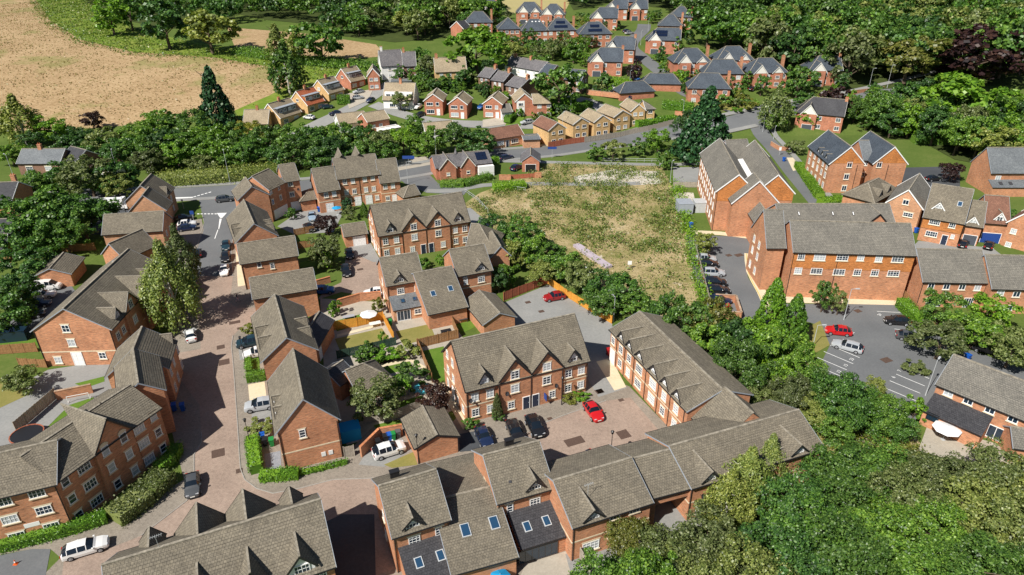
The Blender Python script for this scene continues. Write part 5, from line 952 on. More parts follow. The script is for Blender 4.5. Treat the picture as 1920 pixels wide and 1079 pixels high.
def tree_src(kind, mat, lod, var):
    key = (kind, mat, lod, var)
    if key in TREE_SRC: return TREE_SRC[key]
    nleaf, size, ncl = {'near': (15000, .056, 95), 'mid': (6500, .085, 62), 'far': (2600, .13, 44)}[lod]
    # unit tree: radius 1, height 2.2
    if kind in ('cone', 'column'): P, o = crown_pts(kind, int(nleaf*1.25), ncl*5, 1, 2.0, .15)
    elif kind == 'weep': P, o = crown_pts(kind, nleaf, ncl*2, 1, 2.0, .2)
    elif kind == 'bush': P, o = crown_pts('round', int(nleaf*.45), ncl//2, 1, 1.6, 0.05); size *= 1.5
    else: P, o = crown_pts('round', nleaf, ncl, 1, 1.8, .3)
    cm = leaf_mesh('crown', P, o, size*(1.0 if kind != 'weep' else .85), mat, aspect=1.0 if kind != 'weep' else 1.6)
    t = MB(); rr = .07 if kind != 'bush' else .05; bark = 'birch_bark' if kind == 'weep' else 'trunk'; top = {'cone': 1.9, 'column': 1.7, 'weep': 1.7, 'bush': .5}.get(kind, 1.0)
    t.tube((0, 0, -.06), (.02, .01, top*.5), rr, rr*.7, 7); t.tube((.02, .01, top*.5), (0, .03, top), rr*.7, rr*.25, 6)
    for k in range(6):
        a = k*1.05+var; zz = top*(.45+.09*k); t.tube((.02, .01, zz), (.02+math.cos(a)*.55, math.sin(a)*.55, zz+.42), rr*.4, rr*.1, 5)
    tm = t.mesh('trunk', bark); TREE_SRC[key] = (cm, tm); return TREE_SRC[key]
NT = 0
KIND_LAB = {'round': 'round leafy tree', 'cone': 'dark pointed conifer', 'column': 'dense upright conifer', 'weep': 'tall weeping birch', 'bush': 'leafy shrub'}
def tree(px, h, r, kind='round', mat='leaf_mid', lod='mid', label=None, group=None, world=None, cz=.55, cat=None, name=None):
    global NT
    NT += 1
    if group: label = {'leaf_mid': 'mid green', 'leaf_dark': 'dark green', 'leaf_bright': 'bright green', 'leaf_olive': 'olive green', 'leaf_yellow': 'yellowish', 'leaf_birch': 'pale', 'leaf_hedge': 'fresh green', 'leaf_purple': 'purple', 'leaf_conifer': 'blackish'}[mat]+' '+('tall ' if h > 9.2 else 'low ' if h < 5 else '')+label; group = None if False else group
    if world: x, y = world
    else: x, y = G(px[0], px[1], h*cz)
    c, t = tree_src(kind, mat, lod, NT % 3)
    nm = name or {'round': 'leafy_tree', 'cone': 'conifer_tree', 'column': 'conifer_tree', 'weep': 'birch_tree', 'bush': 'shrub'}[kind]
    e = empty(nm, x, y, RNG.random()*6.28, terr(y)-.02); tag(e, label or KIND_LAB[kind], cat or ('shrub' if kind == 'bush' else 'tree'), group)
    hh = h/({'bush': 1.65}.get(kind, 2.12)); e.scale = (r, r*RNG.uniform(.9, 1.1), hh)
    subobj('crown', c, e); subobj('trunk', t, e); return e
def inpoly(x, y, P):
    c = False
    for i in range(len(P)):
        a, b = P[i], P[i-1]
        if (a[1] > y) != (b[1] > y) and x < (b[0]-a[0])*(y-a[1])/(b[1]-a[1])+a[0]: c = not c
    return c
def wood(poly, n, hr, rr, mats, label, group, lod='far', kinds=('round',), sep=.75, floor=True):
    P = [G(*p) for p in poly]; x0, x1 = min(p[0] for p in P), max(p[0] for p in P); y0, y1 = min(p[1] for p in P), max(p[1] for p in P); pts = []; tries = 0
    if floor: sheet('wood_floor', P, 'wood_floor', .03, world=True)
    while len(pts) < n and tries < 9000:
        tries += 1; x, y = RNG.uniform(x0, x1), RNG.uniform(y0, y1); r = RNG.uniform(*rr)
        if inpoly(x, y, P) and all((x-q[0])**2+(y-q[1])**2 > (sep*(r+q[2]))**2 for q in pts):
            pts.append((x, y, r)); tree(None, RNG.uniform(*hr), r, kinds[int(RNG.integers(len(kinds)))], mats[int(RNG.integers(len(mats)))], lod, label, group, world=(x, y), name=None if kinds != ('round',) else 'woodland_tree')
def hedge(pts, w, h, label, mat='leaf_hedge', dens=55, size=.16, world=False, name='hedge', rough=.12):
    L = [(p if world else G(p[0], p[1], h*.5)) for p in pts]; C = []; N = []
    core = MB()
    for a, b in zip(L, L[1:]):
        d = np.array([b[0]-a[0], b[1]-a[1]]); ln = np.linalg.norm(d); d = d/ln; nn_ = np.array([-d[1], d[0]]); z0 = terr((a[1]+b[1])/2)
        n = int(dens*ln*(w+2*h))
        u = RNG.random(n)*ln; k = RNG.random(n)*(w+2*h); side = np.where(k < h, -1, np.where(k < h+w, 0, 1))
        off = np.where(side == 0, k-h-w/2, side*w/2); z = np.where(side == 0, h, np.where(side < 0, k, k-h-w))
        q = RNG.normal(size=(n, 3))*rough
        P = np.stack([a[0]+d[0]*u+nn_[0]*off, a[1]+d[1]*u+nn_[1]*off, z0+np.maximum(z, .03)], 1)+q
        nv = np.stack([nn_[0]*side, nn_[1]*side, np.where(side == 0, 1, .25)], 1)
        C.append(P); N.append(nv)
        c0 = [(a[0]+nn_[0]*s*(w/2-.1), a[1]+nn_[1]*s*(w/2-.1)) for s in (-1, 1)]; c1 = [(b[0]+nn_[0]*s*(w/2-.1), b[1]+nn_[1]*s*(w/2-.1)) for s in (-1, 1)]
        cs = [c0[0], c1[0], c1[1], c0[1]]
        for i in range(4): core.wall(cs[i], cs[(i+1) % 4], z0, z0+h-.12)
        core.face([(p[0], p[1], z0+h-.12) for p in cs])
    me = leaf_mesh(name, np.concatenate(C), np.concatenate(N), size, mat); x, y = L[0]; o = link(name, me); tag(o, label, 'hedge')
    core.build('inner_growth', mat, o); return o
# --- individual trees (crown centre measured in the photo, height, radius)
tree((318, 540), 13.5, 4.6, 'weep', 'leaf_birch', 'near', 'tall weeping birch shading the estate road'); tree((338, 480), 10, 3.0, 'weep', 'leaf_birch', 'mid', 'smaller birch behind the tall weeping birch')
LT = [((95, 402), 12, 7.2, 'round', 'leaf_mid', 'big spreading tree over the left garden'), ((165, 330), 10, 6, 'round', 'leaf_olive', 'olive green tree behind the camper van'), ((45, 495), 7, 4.6, 'round', 'leaf_dark', 'dark bushy tree left of the garage'), ((20, 560), 6, 3.6, 'round', 'leaf_mid', 'bushy tree at the left edge beside the parked vans'), ((36, 228), 13, 6.5, 'weep', 'leaf_olive', 'pale willow at the left field edge'), ((95, 243), 8, 5, 'round', 'leaf_bright', 'yellow green tree right of the pale willow'), ((40, 712), 4, 2.6, 'round', 'leaf_olive', 'small garden tree on the dry lawn at left'),
 ((400, 182), 19, 6.6, 'cone', 'leaf_conifer', 'large dark conifer on the field edge'), ((537, 132), 16, 7, 'weep', 'leaf_mid', 'drooping tree on the field beside the close'), ((517, 76), 13, 5.5, 'cone', 'leaf_olive', 'open topped pine in the field clump'), ((548, 85), 13, 6.5, 'round', 'leaf_olive', 'pale tree in the field clump'), ((600, 78), 17, 9.5, 'round', 'leaf_dark', 'dark round tree in the field clump'), ((307, 40), 21, 11.5, 'round', 'leaf_dark', 'big grey green tree on the field boundary'), ((390, 55), 18, 11, 'round', 'leaf_olive', 'olive tree right of the big boundary tree'), ((205, 30), 16, 9, 'round', 'leaf_bright', 'bright green tree on the field boundary'), ((240, 20), 17, 9, 'round', 'leaf_mid', 'leafy tree behind the bright boundary tree'),
 ((610, 470), 7, 3.2, 'round', 'leaf_olive', 'olive garden tree beside the court'), ((612, 480), 4.2, 2.4, 'bush', 'leaf_bright', 'bright shrub under the olive garden tree'), ((612, 420), 5, 2.6, 'round', 'leaf_purple', 'purple leaved tree beside the front court'), ((545, 400), 3, 1.2, 'bush', 'leaf_dark', 'dark clipped shrub by the corner house'), ((655, 398), 3.4, 1.7, 'bush', 'leaf_olive', 'pale green shrub in the terrace garden'), ((650, 384), 3, 1.4, 'bush', 'leaf_conifer', 'blue green shrub in the terrace garden'), ((682, 393), 3.5, 1.1, 'column', 'leaf_bright', 'climbing shrub on the terrace wall'),
 ((708, 750), 6, 3.4, 'round', 'leaf_olive', 'dense tree in front of the creeper garage'), ((815, 745), 5, 2.6, 'round', 'leaf_purple', 'dark purple tree beside the flagged path'), ((735, 727), 3.2, 2.4, 'bush', 'leaf_hedge', 'creeper mound on the garage roof edge'), ((689, 660), 2.6, 1.9, 'bush', 'leaf_mid', 'round clipped shrub in the back garden'), ((672, 670), 1.6, 1.1, 'bush', 'leaf_mid', 'small clipped shrub beside the round one'), ((722, 662), 2, 2.2, 'bush', 'leaf_hedge', 'spreading shrub at the end of the garden bed'), ((762, 655), 2.6, 2.0, 'bush', 'leaf_olive', 'flowering bush by the garden fence'), ((770, 700), 3.6, 2.6, 'bush', 'leaf_mid', 'big bush beside the paddling pool'), ((718, 632), 2.6, .8, 'bush', 'leaf_bright', 'small tree at the lawn corner'), ((708, 572), 3, 1.3, 'bush', 'leaf_yellow', 'yellow shrub by the white parasol'), ((628, 577), 3, 1.3, 'bush', 'leaf_bright', 'green shrub by the garden wall'),
 ((470, 615), 1.6, 1.5, 'bush', 'leaf_yellow', 'yellow shrub by the blue car'), ((488, 803), 1.2, 2.0, 'bush', 'leaf_olive', 'pale shrub in front of the end gable house'), ((880, 793), 1.5, 1.1, 'bush', 'leaf_hedge', 'green shrub at the corner of the twin gabled house'), ((933, 780), 1.3, .9, 'bush', 'leaf_mid', 'dark shrub by the wall climber'), ((932, 760), 4.0, .8, 'column', 'leaf_olive', 'climber on the twin gabled house wall'), ((1067, 747), .9, 1.3, 'bush', 'leaf_yellow', 'yellow shrub at the twin gabled house front'), ((1092, 742), .8, 1.2, 'bush', 'leaf_hedge', 'low green shrub at the twin gabled house front'), ((795, 492), 2, 1.5, 'bush', 'leaf_hedge', 'green shrub by the middle entrance path'), ((826, 487), 1.8, 1.2, 'bush', 'leaf_hedge', 'second green shrub by the middle entrance path'), ((697, 420), 1.5, .9, 'bush', 'leaf_yellow', 'gold shrub by the garage'),
 ((1450, 572), 9.5, 2.7, 'column', 'leaf_hedge', 'left tall bright conifer by the right car park'), ((1489, 600), 9, 2.5, 'column', 'leaf_hedge', 'right tall bright conifer by the right car park'), ((1546, 555), 6, 1.9, 'round', 'leaf_mid', 'young street tree on the car park island'), ((1574, 568), 4.5, 1.5, 'round', 'leaf_olive', 'thin young tree beside the street lamp'), ((1324, 455), 5, 2.2, 'round', 'leaf_olive', 'young tree at the hall car park corner'), ((1325, 230), 20, 9, 'cone', 'leaf_conifer', 'very large dark conifer at the junction'), ((1285, 232), 9, 3.8, 'round', 'leaf_dark', 'dark tree left of the large conifer'), ((1235, 262), 7, 4, 'round', 'leaf_bright', 'bright green round tree by the main road'), ((1195, 275), 5, 3, 'bush', 'leaf_mid', 'roadside bush left of the bright round tree'), ((1150, 280), 5.5, 3.6, 'bush', 'leaf_olive', 'dusty roadside bush by the railings'), ((1120, 285), 4.5, 3.2, 'bush', 'leaf_mid', 'leftmost roadside bush by the railings'), ((1250, 300), 5, 2.6, 'bush', 'leaf_mid', 'tall shrub by the small car park'),
 ((1049, 158), 15, 8.5, 'round', 'leaf_mid', 'big round tree behind the yellow houses'), ((1008, 120), 8, 4.5, 'round', 'leaf_mid', 'tree behind the slate cottages'), ((893, 92), 17, 11.5, 'round', 'leaf_bright', 'bright spreading tree above the cottages'), ((868, 128), 7, 4.5, 'cone', 'leaf_dark', 'dark conifer by the tan roofed house'), ((804, 125), 8, 3.8, 'round', 'leaf_olive', 'olive tree beside the brick cottage'), ((787, 108), 9, 4, 'round', 'leaf_dark', 'dark tree beside the white cottage'), ((905, 165), 5, 2.6, 'round', 'leaf_dark', 'dark tree between the detached houses'), ((930, 168), 4, 2.4, 'bush', 'leaf_bright', 'bright shrub behind the detached houses'), ((1190, 135), 8, 2.8, 'round', 'leaf_purple', 'purple tree at the estate road bend'), ((1130, 150), 6, 3, 'bush', 'leaf_dark', 'dark garden shrub by the brick boundary'), ((750, 190), 6, 3.2, 'round', 'leaf_olive', 'garden tree in front of the white semi'),
 ((1785, 322), 5, 3, 'round', 'leaf_purple', 'purple tree by the dark yard'), ((1707, 108), 17, 10.5, 'round', 'leaf_yellow', 'yellow tinted tree by the upper road'), ((1840, 100), 20, 15, 'round', 'leaf_purple', 'huge copper beech at upper right'), ((1800, 190), 18, 13, 'round', 'leaf_bright', 'huge bright tree in front of the copper beech'), ((1560, 190), 11, 5, 'round', 'leaf_purple', 'dark red tree above the lane house'), ((1605, 205), 8, 5, 'round', 'leaf_mid', 'green tree right of the dark red tree'), ((1455, 205), 12, 5, 'weep', 'leaf_birch', 'birch at the lane corner'), ((1498, 150), 12, 5, 'round', 'leaf_mid', 'tree between the timbered houses'), ((1540, 210), 6, 4, 'round', 'leaf_mid', 'tree behind the lane house'), ((1490, 275), 4, 3, 'bush', 'leaf_olive', 'olive shrub beside the lane wall'),
 ((1765, 580), 6.5, 3.2, 'round', 'leaf_mid', 'garden tree in front of the patio doors'), ((1855, 585), 7, 3.6, 'round', 'leaf_bright', 'large garden tree at the right terrace'), ((1765, 640), 6, 3.8, 'round', 'leaf_olive', 'olive tree at the car park edge'), ((1830, 620), 6, 3.6, 'round', 'leaf_mid', 'leafy tree between car park and terrace'), ((1900, 650), 7, 3.6, 'round', 'leaf_olive', 'grey green tree at the right edge'), ((1715, 690), 1.2, 2.0, 'bush', 'leaf_olive', 'pale variegated shrub bed by the bay lines'), ((1880, 400), 3, 2.5, 'bush', 'leaf_dark', 'dark shrub by the blue garage'), ((1718, 765), 3.5, 1.8, 'bush', 'leaf_bright', 'bright shrub beside the lean-to house')]
for p, h_, r_, k_, m_, l_ in LT: tree(p, h_, r_, k_, m_, 'mid' if p[1] > 200 else 'far', l_)
# belt along the main road (left half) and behind the terraces
for i, (p, h_, r_, m_) in enumerate((((150, 262), 8, 5, 'leaf_dark'), ((200, 270), 9, 5.5, 'leaf_olive'), ((250, 262), 10, 6, 'leaf_mid'), ((300, 235), 10, 6, 'leaf_mid'), ((350, 240), 11, 6.5, 'leaf_mid'), ((395, 262), 10, 6, 'leaf_bright'), ((440, 262), 9, 5, 'leaf_mid'), ((330, 285), 8, 5, 'leaf_bright'), ((280, 300), 7, 4.5, 'leaf_olive'), ((470, 250), 8, 4.5, 'leaf_yellow'), ((500, 262), 10, 5.5, 'leaf_mid'), ((545, 262), 10, 5.5, 'leaf_mid'), ((590, 268), 10, 5.5, 'leaf_dark'), ((630, 262), 10, 5.5, 'leaf_mid'), ((672, 262), 10, 5.5, 'leaf_dark'), ((705, 272), 9, 5, 'leaf_olive'), ((755, 262), 8, 4.5, 'leaf_bright'), ((780, 235), 7, 4, 'leaf_mid'), ((820, 262), 8, 4.5, 'leaf_mid'), ((862, 258), 9, 5.5, 'leaf_mid'), ((895, 265), 8, 5, 'leaf_dark'), ((600, 300), 7, 4, 'leaf_dark'), ((440, 300), 6, 4, 'leaf_mid'), ((385, 305), 6, 4, 'leaf_olive'), ((210, 300), 4, 2, 'leaf_yellow'), ((520, 295), 7, 4.5, 'leaf_dark'), ((650, 295), 6, 4, 'leaf_dark'), ((190, 345), 5, 4, 'leaf_mid'), ((220, 350), 6, 4, 'leaf_olive'), ((90, 300), 5, 4, 'leaf_mid'), ((130, 300), 5, 4, 'leaf_olive'))):
    tree(p, h_, r_, 'round', m_, 'mid', 'tree in the thick belt along the far side of the main road', 'main road tree belt')
for p, h_, r_, m_ in (((150, 405), 10, 6, 'leaf_dark'), ((60, 440), 9, 5.5, 'leaf_dark'), ((190, 400), 8, 4, 'leaf_dark'), ((120, 440), 8, 4.5, 'leaf_mid'), ((25, 400), 8, 4.5, 'leaf_dark'), ((10, 590), 7, 4, 'leaf_dark'), ((30, 545), 7, 4, 'leaf_dark'), ((215, 330), 9, 5, 'leaf_dark'), ((120, 330), 8, 5, 'leaf_dark'), ((75, 345), 7, 4.5, 'leaf_mid')):
    tree(p, h_, r_, 'round', m_, 'mid', 'dark garden tree in the shaded gardens at the left edge', 'shaded left gardens', name='garden_tree')
for p, h_, r_, m_ in (((225, 285), 9, 5, 'leaf_dark'), ((180, 282), 7, 4, 'leaf_dark'), ((265, 285), 9, 5, 'leaf_mid'), ((310, 270), 10, 5, 'leaf_dark'), ((360, 280), 9, 5, 'leaf_mid'), ((410, 285), 9, 5, 'leaf_bright'), ((470, 285), 9, 5, 'leaf_dark'), ((560, 285), 9, 5, 'leaf_mid'), ((620, 285), 9, 5, 'leaf_dark'), ((690, 285), 8, 4.5, 'leaf_mid'), ((725, 285), 7, 4, 'leaf_dark'), ((795, 270), 7, 4, 'leaf_mid'), ((130, 272), 8, 5, 'leaf_dark'), ((20, 290), 6, 4, 'leaf_mid'), ((60, 262), 6, 4, 'leaf_dark')):
    tree(p, h_, r_, 'round', m_, 'mid', 'tree in the front rank of the main road belt', 'front rank of main road belt', name='roadside_tree')
tree((172, 225), 7, 3.4, 'round', 'leaf_purple', 'mid', 'dark purple tree in the main road belt')
tree((170, 310), 3, 2, 'bush', 'leaf_purple', 'mid', 'red leaved shrub by the pink outhouse')
# belt between wasteland and estate
for p, h_, r_, m_ in (((925, 430), 7, 3.6, 'leaf_dark'), ((975, 440), 8, 4, 'leaf_dark'), ((1000, 470), 7, 3.6, 'leaf_mid'), ((960, 480), 6, 3, 'leaf_olive'), ((1030, 480), 6, 3.4, 'leaf_mid'), ((1060, 500), 6, 3.4, 'leaf_mid'), ((1090, 520), 6, 3.2, 'leaf_olive'), ((1020, 510), 5, 3, 'leaf_olive'), ((1130, 535), 6, 3.4, 'leaf_dark'), ((1165, 545), 6.5, 3.6, 'leaf_dark'), ((1190, 570), 5, 3, 'leaf_mid'), ((1130, 570), 5, 3, 'leaf_mid'), ((950, 515), 5, 2.2, 'leaf_bright'), ((935, 525), 5, 1.8, 'leaf_dark')):
    tree(p, h_, r_, 'round', m_, 'mid', 'tree in the belt between the wasteland and the estate car park', 'wasteland tree belt')
for p, h_, r_, m_ in (((1245, 590), 6, 3.4, 'leaf_dark'), ((1285, 610), 7, 3.8, 'leaf_mid'), ((1330, 610), 7, 4, 'leaf_yellow'), ((1330, 645), 8, 4, 'leaf_mid'), ((1375, 640), 8, 4.2, 'leaf_dark'), ((1420, 640), 8, 4.2, 'leaf_bright'), ((1460, 670), 8, 4.2, 'leaf_mid'), ((1390, 690), 7, 3.8, 'leaf_mid'), ((1440, 705), 6, 3.8, 'leaf_bright'), ((1500, 700), 7, 4, 'leaf_mid'), ((1350, 690), 5, 3, 'leaf_mid'), ((1535, 735), 6, 3.6, 'leaf_mid'), ((1580, 755), 6, 3.6, 'leaf_dark'), ((1625, 770), 5.5, 3.4, 'leaf_dark'), ((1665, 780), 5, 3, 'leaf_mid'), ((1480, 745), 5, 3.2, 'leaf_olive'), ((1420, 742), 4, 3.2, 'leaf_olive'), ((1560, 790), 4, 3, 'leaf_mid'), ((1520, 770), 4, 3, 'leaf_olive'), ((1680, 800), 4.5, 3, 'leaf_dark'), ((1640, 735), 5, 2, 'leaf_olive')):
    tree(p, h_*RNG.uniform(.9, 1.45), r_*RNG.uniform(.72, 1.0), 'round', m_, 'near' if p[1] > 680 else 'mid', 'tree in the overgrown belt beside the right car park', 'overgrown tree belt')
for p, h_, r_, m_, k_ in (((1400, 905), 8, 3.2, 'leaf_birch', 'weep'), ((1365, 940), 7, 3.2, 'leaf_olive', 'weep'), ((1180, 1010), 5, 2.6, 'leaf_yellow', 'round'), ((1440, 870), 7, 2.4, 'leaf_birch', 'weep')):
    tree(p, h_, r_, k_, m_, 'near', 'yellowing birch in front of the right front range', 'yellowing birches')
NW = [(1255, 1062, 'leaf_olive'), (1330, 1030, 'leaf_olive'), (1300, 1100, 'leaf_olive'), (1395, 1085, 'leaf_olive'), (1210, 1110, 'leaf_mid'), (1460, 1040, 'leaf_dark'), (1515, 985, 'leaf_dark'), (1570, 1040, 'leaf_mid'), (1500, 1110, 'leaf_dark'), (1600, 950, 'leaf_mid'), (1655, 1010, 'leaf_mid'), (1620, 1090, 'leaf_mid'), (1690, 935, 'leaf_olive'), (1745, 990, 'leaf_mid'), (1720, 1080, 'leaf_mid'), (1775, 905, 'leaf_olive'), (1830, 965, 'leaf_olive'), (1830, 1060, 'leaf_mid'), (1870, 895, 'leaf_olive'), (1910, 1000, 'leaf_olive'), (1580, 890, 'leaf_mid'), (1650, 885, 'leaf_mid'), (1490, 945, 'leaf_dark'), (1940, 1080, 'leaf_mid'), (1130, 1110, 'leaf_mid'), (1925, 930, 'leaf_olive')]
for x_, y_, m_ in NW: tree((x_, y_), RNG.uniform(6.5, 8.5), RNG.uniform(3.3, 4.2), 'round', m_, 'near', 'tree of the dense wood filling the bottom right corner', 'bottom right wood')
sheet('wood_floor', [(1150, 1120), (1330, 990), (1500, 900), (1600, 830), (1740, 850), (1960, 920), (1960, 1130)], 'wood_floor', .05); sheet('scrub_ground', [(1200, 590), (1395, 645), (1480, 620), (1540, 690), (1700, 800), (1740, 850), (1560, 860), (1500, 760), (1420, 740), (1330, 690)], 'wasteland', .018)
# woods
DK = ('leaf_mid', 'leaf_dark', 'leaf_mid', 'leaf_olive', 'leaf_dark')
def wood_mass(name, poly, n, hr, rr, mats, label, nl=1100, size=1.05):
    P = [G(*p) for p in poly]; x0, x1 = min(p[0] for p in P), max(p[0] for p in P); y0, y1 = min(p[1] for p in P), max(p[1] for p in P)
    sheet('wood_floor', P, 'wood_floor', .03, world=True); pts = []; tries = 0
    while len(pts) < n and tries < 20000:
        tries += 1; x, y = RNG.uniform(x0, x1), RNG.uniform(y0, y1); r = RNG.uniform(*rr)
        if inpoly(x, y, P) and all((x-q[0])**2+(y-q[1])**2 > (.62*(r+q[2]))**2 for q in pts): pts.append((x, y, r))
    for k, mt in enumerate(mats):
        C, N = [], []
        for x, y, r in pts[k::len(mats)]:
            c, o = crown_pts('round', nl, 34, r, RNG.uniform(*hr)*.8, 2.5); c[:, 0] += x; c[:, 1] += y; c[:, 2] += terr(y); C.append(c); N.append(o)
        if C: tag(link(name, leaf_mesh(name, np.concatenate(C), np.concatenate(N), size, mt)), label, None, None, 'stuff')
DM = ('leaf_mid', 'leaf_dark', 'leaf_olive', 'leaf_mid')
wood_mass('distant_wood', [(400, -4), (880, -6), (885, 35), (820, 60), (740, 68), (640, 52), (500, 38), (420, 22)], 70, (15, 20), (8, 12), DM, 'continuous wood beyond the stubble field', 1600)
wood_mass('distant_wood', [(150, -8), (440, -8), (440, 45), (400, 60), (300, 52), (240, 40), (170, 12)], 34, (12, 16), (5.5, 8), DM, 'continuous wood at the top left')
wood_mass('distant_wood', [(1290, 45), (1390, 75), (1500, 110), (1640, 120), (1930, 120), (1960, 60), (1960, 30), (1860, 6), (1760, 2), (1640, -4), (1500, -6), (1300, -6), (1225, 4)], 130, (16, 22), (8.5, 12.5), DM, 'continuous wood on the slope at the upper right', 1700)
wood_mass('distant_wood', [(1060, -6), (1260, -6), (1260, 18), (1150, 5), (1075, 20)], 26, (10, 14), (5, 8), DM, 'continuous wood behind the upper slate houses')
wood([(1310, 85), (1390, 112), (1480, 140), (1560, 170), (1640, 155), (1700, 142), (1930, 160), (1930, 125), (1640, 122), (1500, 112), (1390, 80)], 40, (15, 20), (7.5, 10.5), DK, 'tree along the front edge of the upper right wood', 'front edge of upper right wood', sep=.6)
wood([(620, 66), (740, 80), (830, 72), (880, 48), (870, 36), (740, 64), (640, 52)], 14, (10, 14), (5, 7), DK, 'tree along the front edge of the wood beyond the stubble', 'front edge of stubble wood', sep=.6)
wood([(1640, 225), (1700, 215), (1900, 230), (1960, 300), (1900, 320), (1790, 300), (1720, 262), (1640, 262)], 40, (8, 13), (4, 6.5), ('leaf_mid', 'leaf_bright', 'leaf_olive', 'leaf_dark'), 'garden tree in the overgrown plots behind the grey roofed block', 'overgrown plots', 'mid', sep=.55)
wood([(900, 100), (980, 92), (1100, 105), (1105, 128), (1010, 112), (920, 118)], 16, (5, 9), (2.5, 4.5), ('leaf_mid', 'leaf_olive', 'leaf_bright'), 'garden tree below the solar panel houses', 'gardens below the solar houses', floor=False)
wood([(745, 150), (830, 160), (880, 150), (890, 170), (800, 180), (760, 185)], 9, (4, 7), (2, 3.5), ('leaf_mid', 'leaf_dark'), 'garden tree behind the detached houses', 'gardens behind the detached houses', floor=False)
wood([(1220, 110), (1260, 120), (1280, 150), (1270, 165), (1240, 140)], 9, (2, 4), (1.5, 2.6), ('leaf_hedge', 'leaf_bright', 'leaf_yellow'), 'front garden shrub along the estate road', 'estate road shrubs', floor=False, kinds=('bush',))
wood([(860, 20), (925, 10), (935, 30), (905, 60), (870, 62)], 12, (9, 13), (4, 6.5), DK, 'tree beside the leftmost slate houses', 'trees beside the slate houses')
for poly_, n_ in (([(900, 95), (1100, 88), (1110, 112), (1000, 108), (905, 112)], 26), ([(1225, 100), (1330, 135), (1300, 165), (1250, 150)], 26), ([(1280, 165), (1400, 190), (1400, 205), (1290, 190)], 20), ([(860, 60), (1080, 50), (1090, 62), (870, 72)], 22), ([(1080, 30), (1190, 25), (1170, 60), (1090, 70)], 20), ([(830, 165), (1000, 165), (1010, 190), (830, 185)], 24), ([(1110, 150), (1220, 165), (1200, 180), (1110, 178)], 14), ([(760, 170), (880, 150), (890, 160), (770, 185)], 14), ([(700, 130), (800, 135), (790, 150), (705, 150)], 14), ([(1310, 190), (1420, 200), (1410, 215), (1320, 210)], 12), ([(1500, 195), (1600, 185), (1640, 215), (1510, 225)], 16), ([(930, 210), (1060, 200), (1090, 225), (1010, 235)], 14)):
    wood(poly_, n_, (1.6, 4.5), (1.2, 2.8), ('leaf_hedge', 'leaf_bright', 'leaf_mid', 'leaf_olive', 'leaf_dark', 'leaf_yellow'), 'garden shrub among the houses beyond the main road', 'garden shrubs beyond the main road', floor=False, kinds=('bush',), sep=.7)
for poly_, n_ in (([(880, 75), (1110, 70), (1110, 110), (960, 100), (880, 100)], 16), ([(1080, 25), (1195, 20), (1180, 70), (1090, 75)], 8), ([(1215, 30), (1290, 60), (1330, 120), (1260, 130), (1220, 90)], 12), ([(1280, 150), (1420, 170), (1440, 200), (1300, 190)], 8), ([(730, 120), (900, 130), (1000, 150), (990, 180), (760, 180)], 12), ([(1480, 170), (1620, 165), (1660, 215), (1480, 215)], 10), ([(1400, 250), (1500, 215), (1560, 235), (1500, 262)], 5), ([(940, 60), (1000, 40), (1030, 30), (900, 40)], 5)):
    wood(poly_, int(n_*.6), (4, 7.5), (1.8, 3.4), DK+('leaf_bright',), 'garden tree standing among the houses beyond the main road', 'garden trees beyond the main road', floor=False, sep=.7)
wood([(1600, 215), (1660, 200), (1690, 235), (1620, 250)], 8, (5, 8), (2.5, 4), ('leaf_mid', 'leaf_bright'), 'garden tree beside the lane houses', 'lane gardens', 'mid', floor=False)
# hedges
hedge([zE(1180, 560), zE(1290, 470), zE(1330, 390)], 1.5, 1.5, 'green hedge at the corner of the curved block beside the road'); hedge([zE(850, 920), zE(1100, 740), zE(1240, 600)], 3.0, 1.7, 'thick variegated shrub hedge below the curved block', 'leaf_olive', 70, .2, rough=.22); hedge([zE(0, 1130), zE(480, 1010), zE(800, 910)], 1.5, 1.3, 'clipped green hedge in front of the sunlit wing of the curved block')
hedge([zF(290, 330), zF(320, 560)], 1.6, 1.5, 'dark green hedge beside the wheelie bins'); hedge([zF(350, 610), zF(500, 600), zF(640, 590)], 1.5, 1.1, 'low green hedge round the corner of the end gable house'); hedge([zF(650, 585), zF(830, 545), zF(1000, 500)], .8, .6, 'low plants along the foot of the end gable house')
hedge([zC(250, 870), zC(390, 850)], 1.6, 1.3, 'trimmed hedge between two front drives'); hedge([zC(262, 735), zC(268, 830)], 1.0, 1.0, 'small hedge beside the strip of lawn')
hedge([(1690, 566), (1742, 622)], 2.0, 1.8, 'long clipped hedge beside the right car park', 'leaf_hedge'); hedge([(1538, 382), (1602, 376)], 3.2, 2.0, 'bright green hedge below the grey roofed block', 'leaf_bright', 60, .2); hedge([(1497, 308), (1515, 335), (1538, 368)], 2.2, 1.6, 'hedge along the lane beside the grey roofed block', 'leaf_bright')
hedge([(890, 305), (935, 300)], 2.0, 1.8, 'clipped hedge beside the lodge garage drive', 'leaf_hedge', 40, .22); hedge([(826, 345), (870, 345), (920, 330)], 2.4, 1.4, 'shrubby hedge in front of the lodge', 'leaf_mid', 40, .22, rough=.3); hedge([(925, 352), (985, 346)], 3, 1.6, 'green hedge at the wasteland edge by the path', 'leaf_bright', 40, .22, rough=.3)
hedge([zT(515, 655), zT(700, 625), zT(860, 600)], 3, 2.0, 'long clipped hedge behind the timber roadside fence', 'leaf_hedge', 30, .28); hedge([zT(740, 480), zT(1000, 510)], 3, 2.4, 'hedge above the junction wall', 'leaf_hedge', 30, .28, rough=.3); hedge([zT(0, 520), zT(120, 465)], 3, 2, 'hedge left of the yellow houses close', 'leaf_hedge', 30, .28); hedge([zQ(930, 420), zQ(1080, 390)], 3, 2, 'hedge beside the L shaped house', 'leaf_hedge', 30, .28)
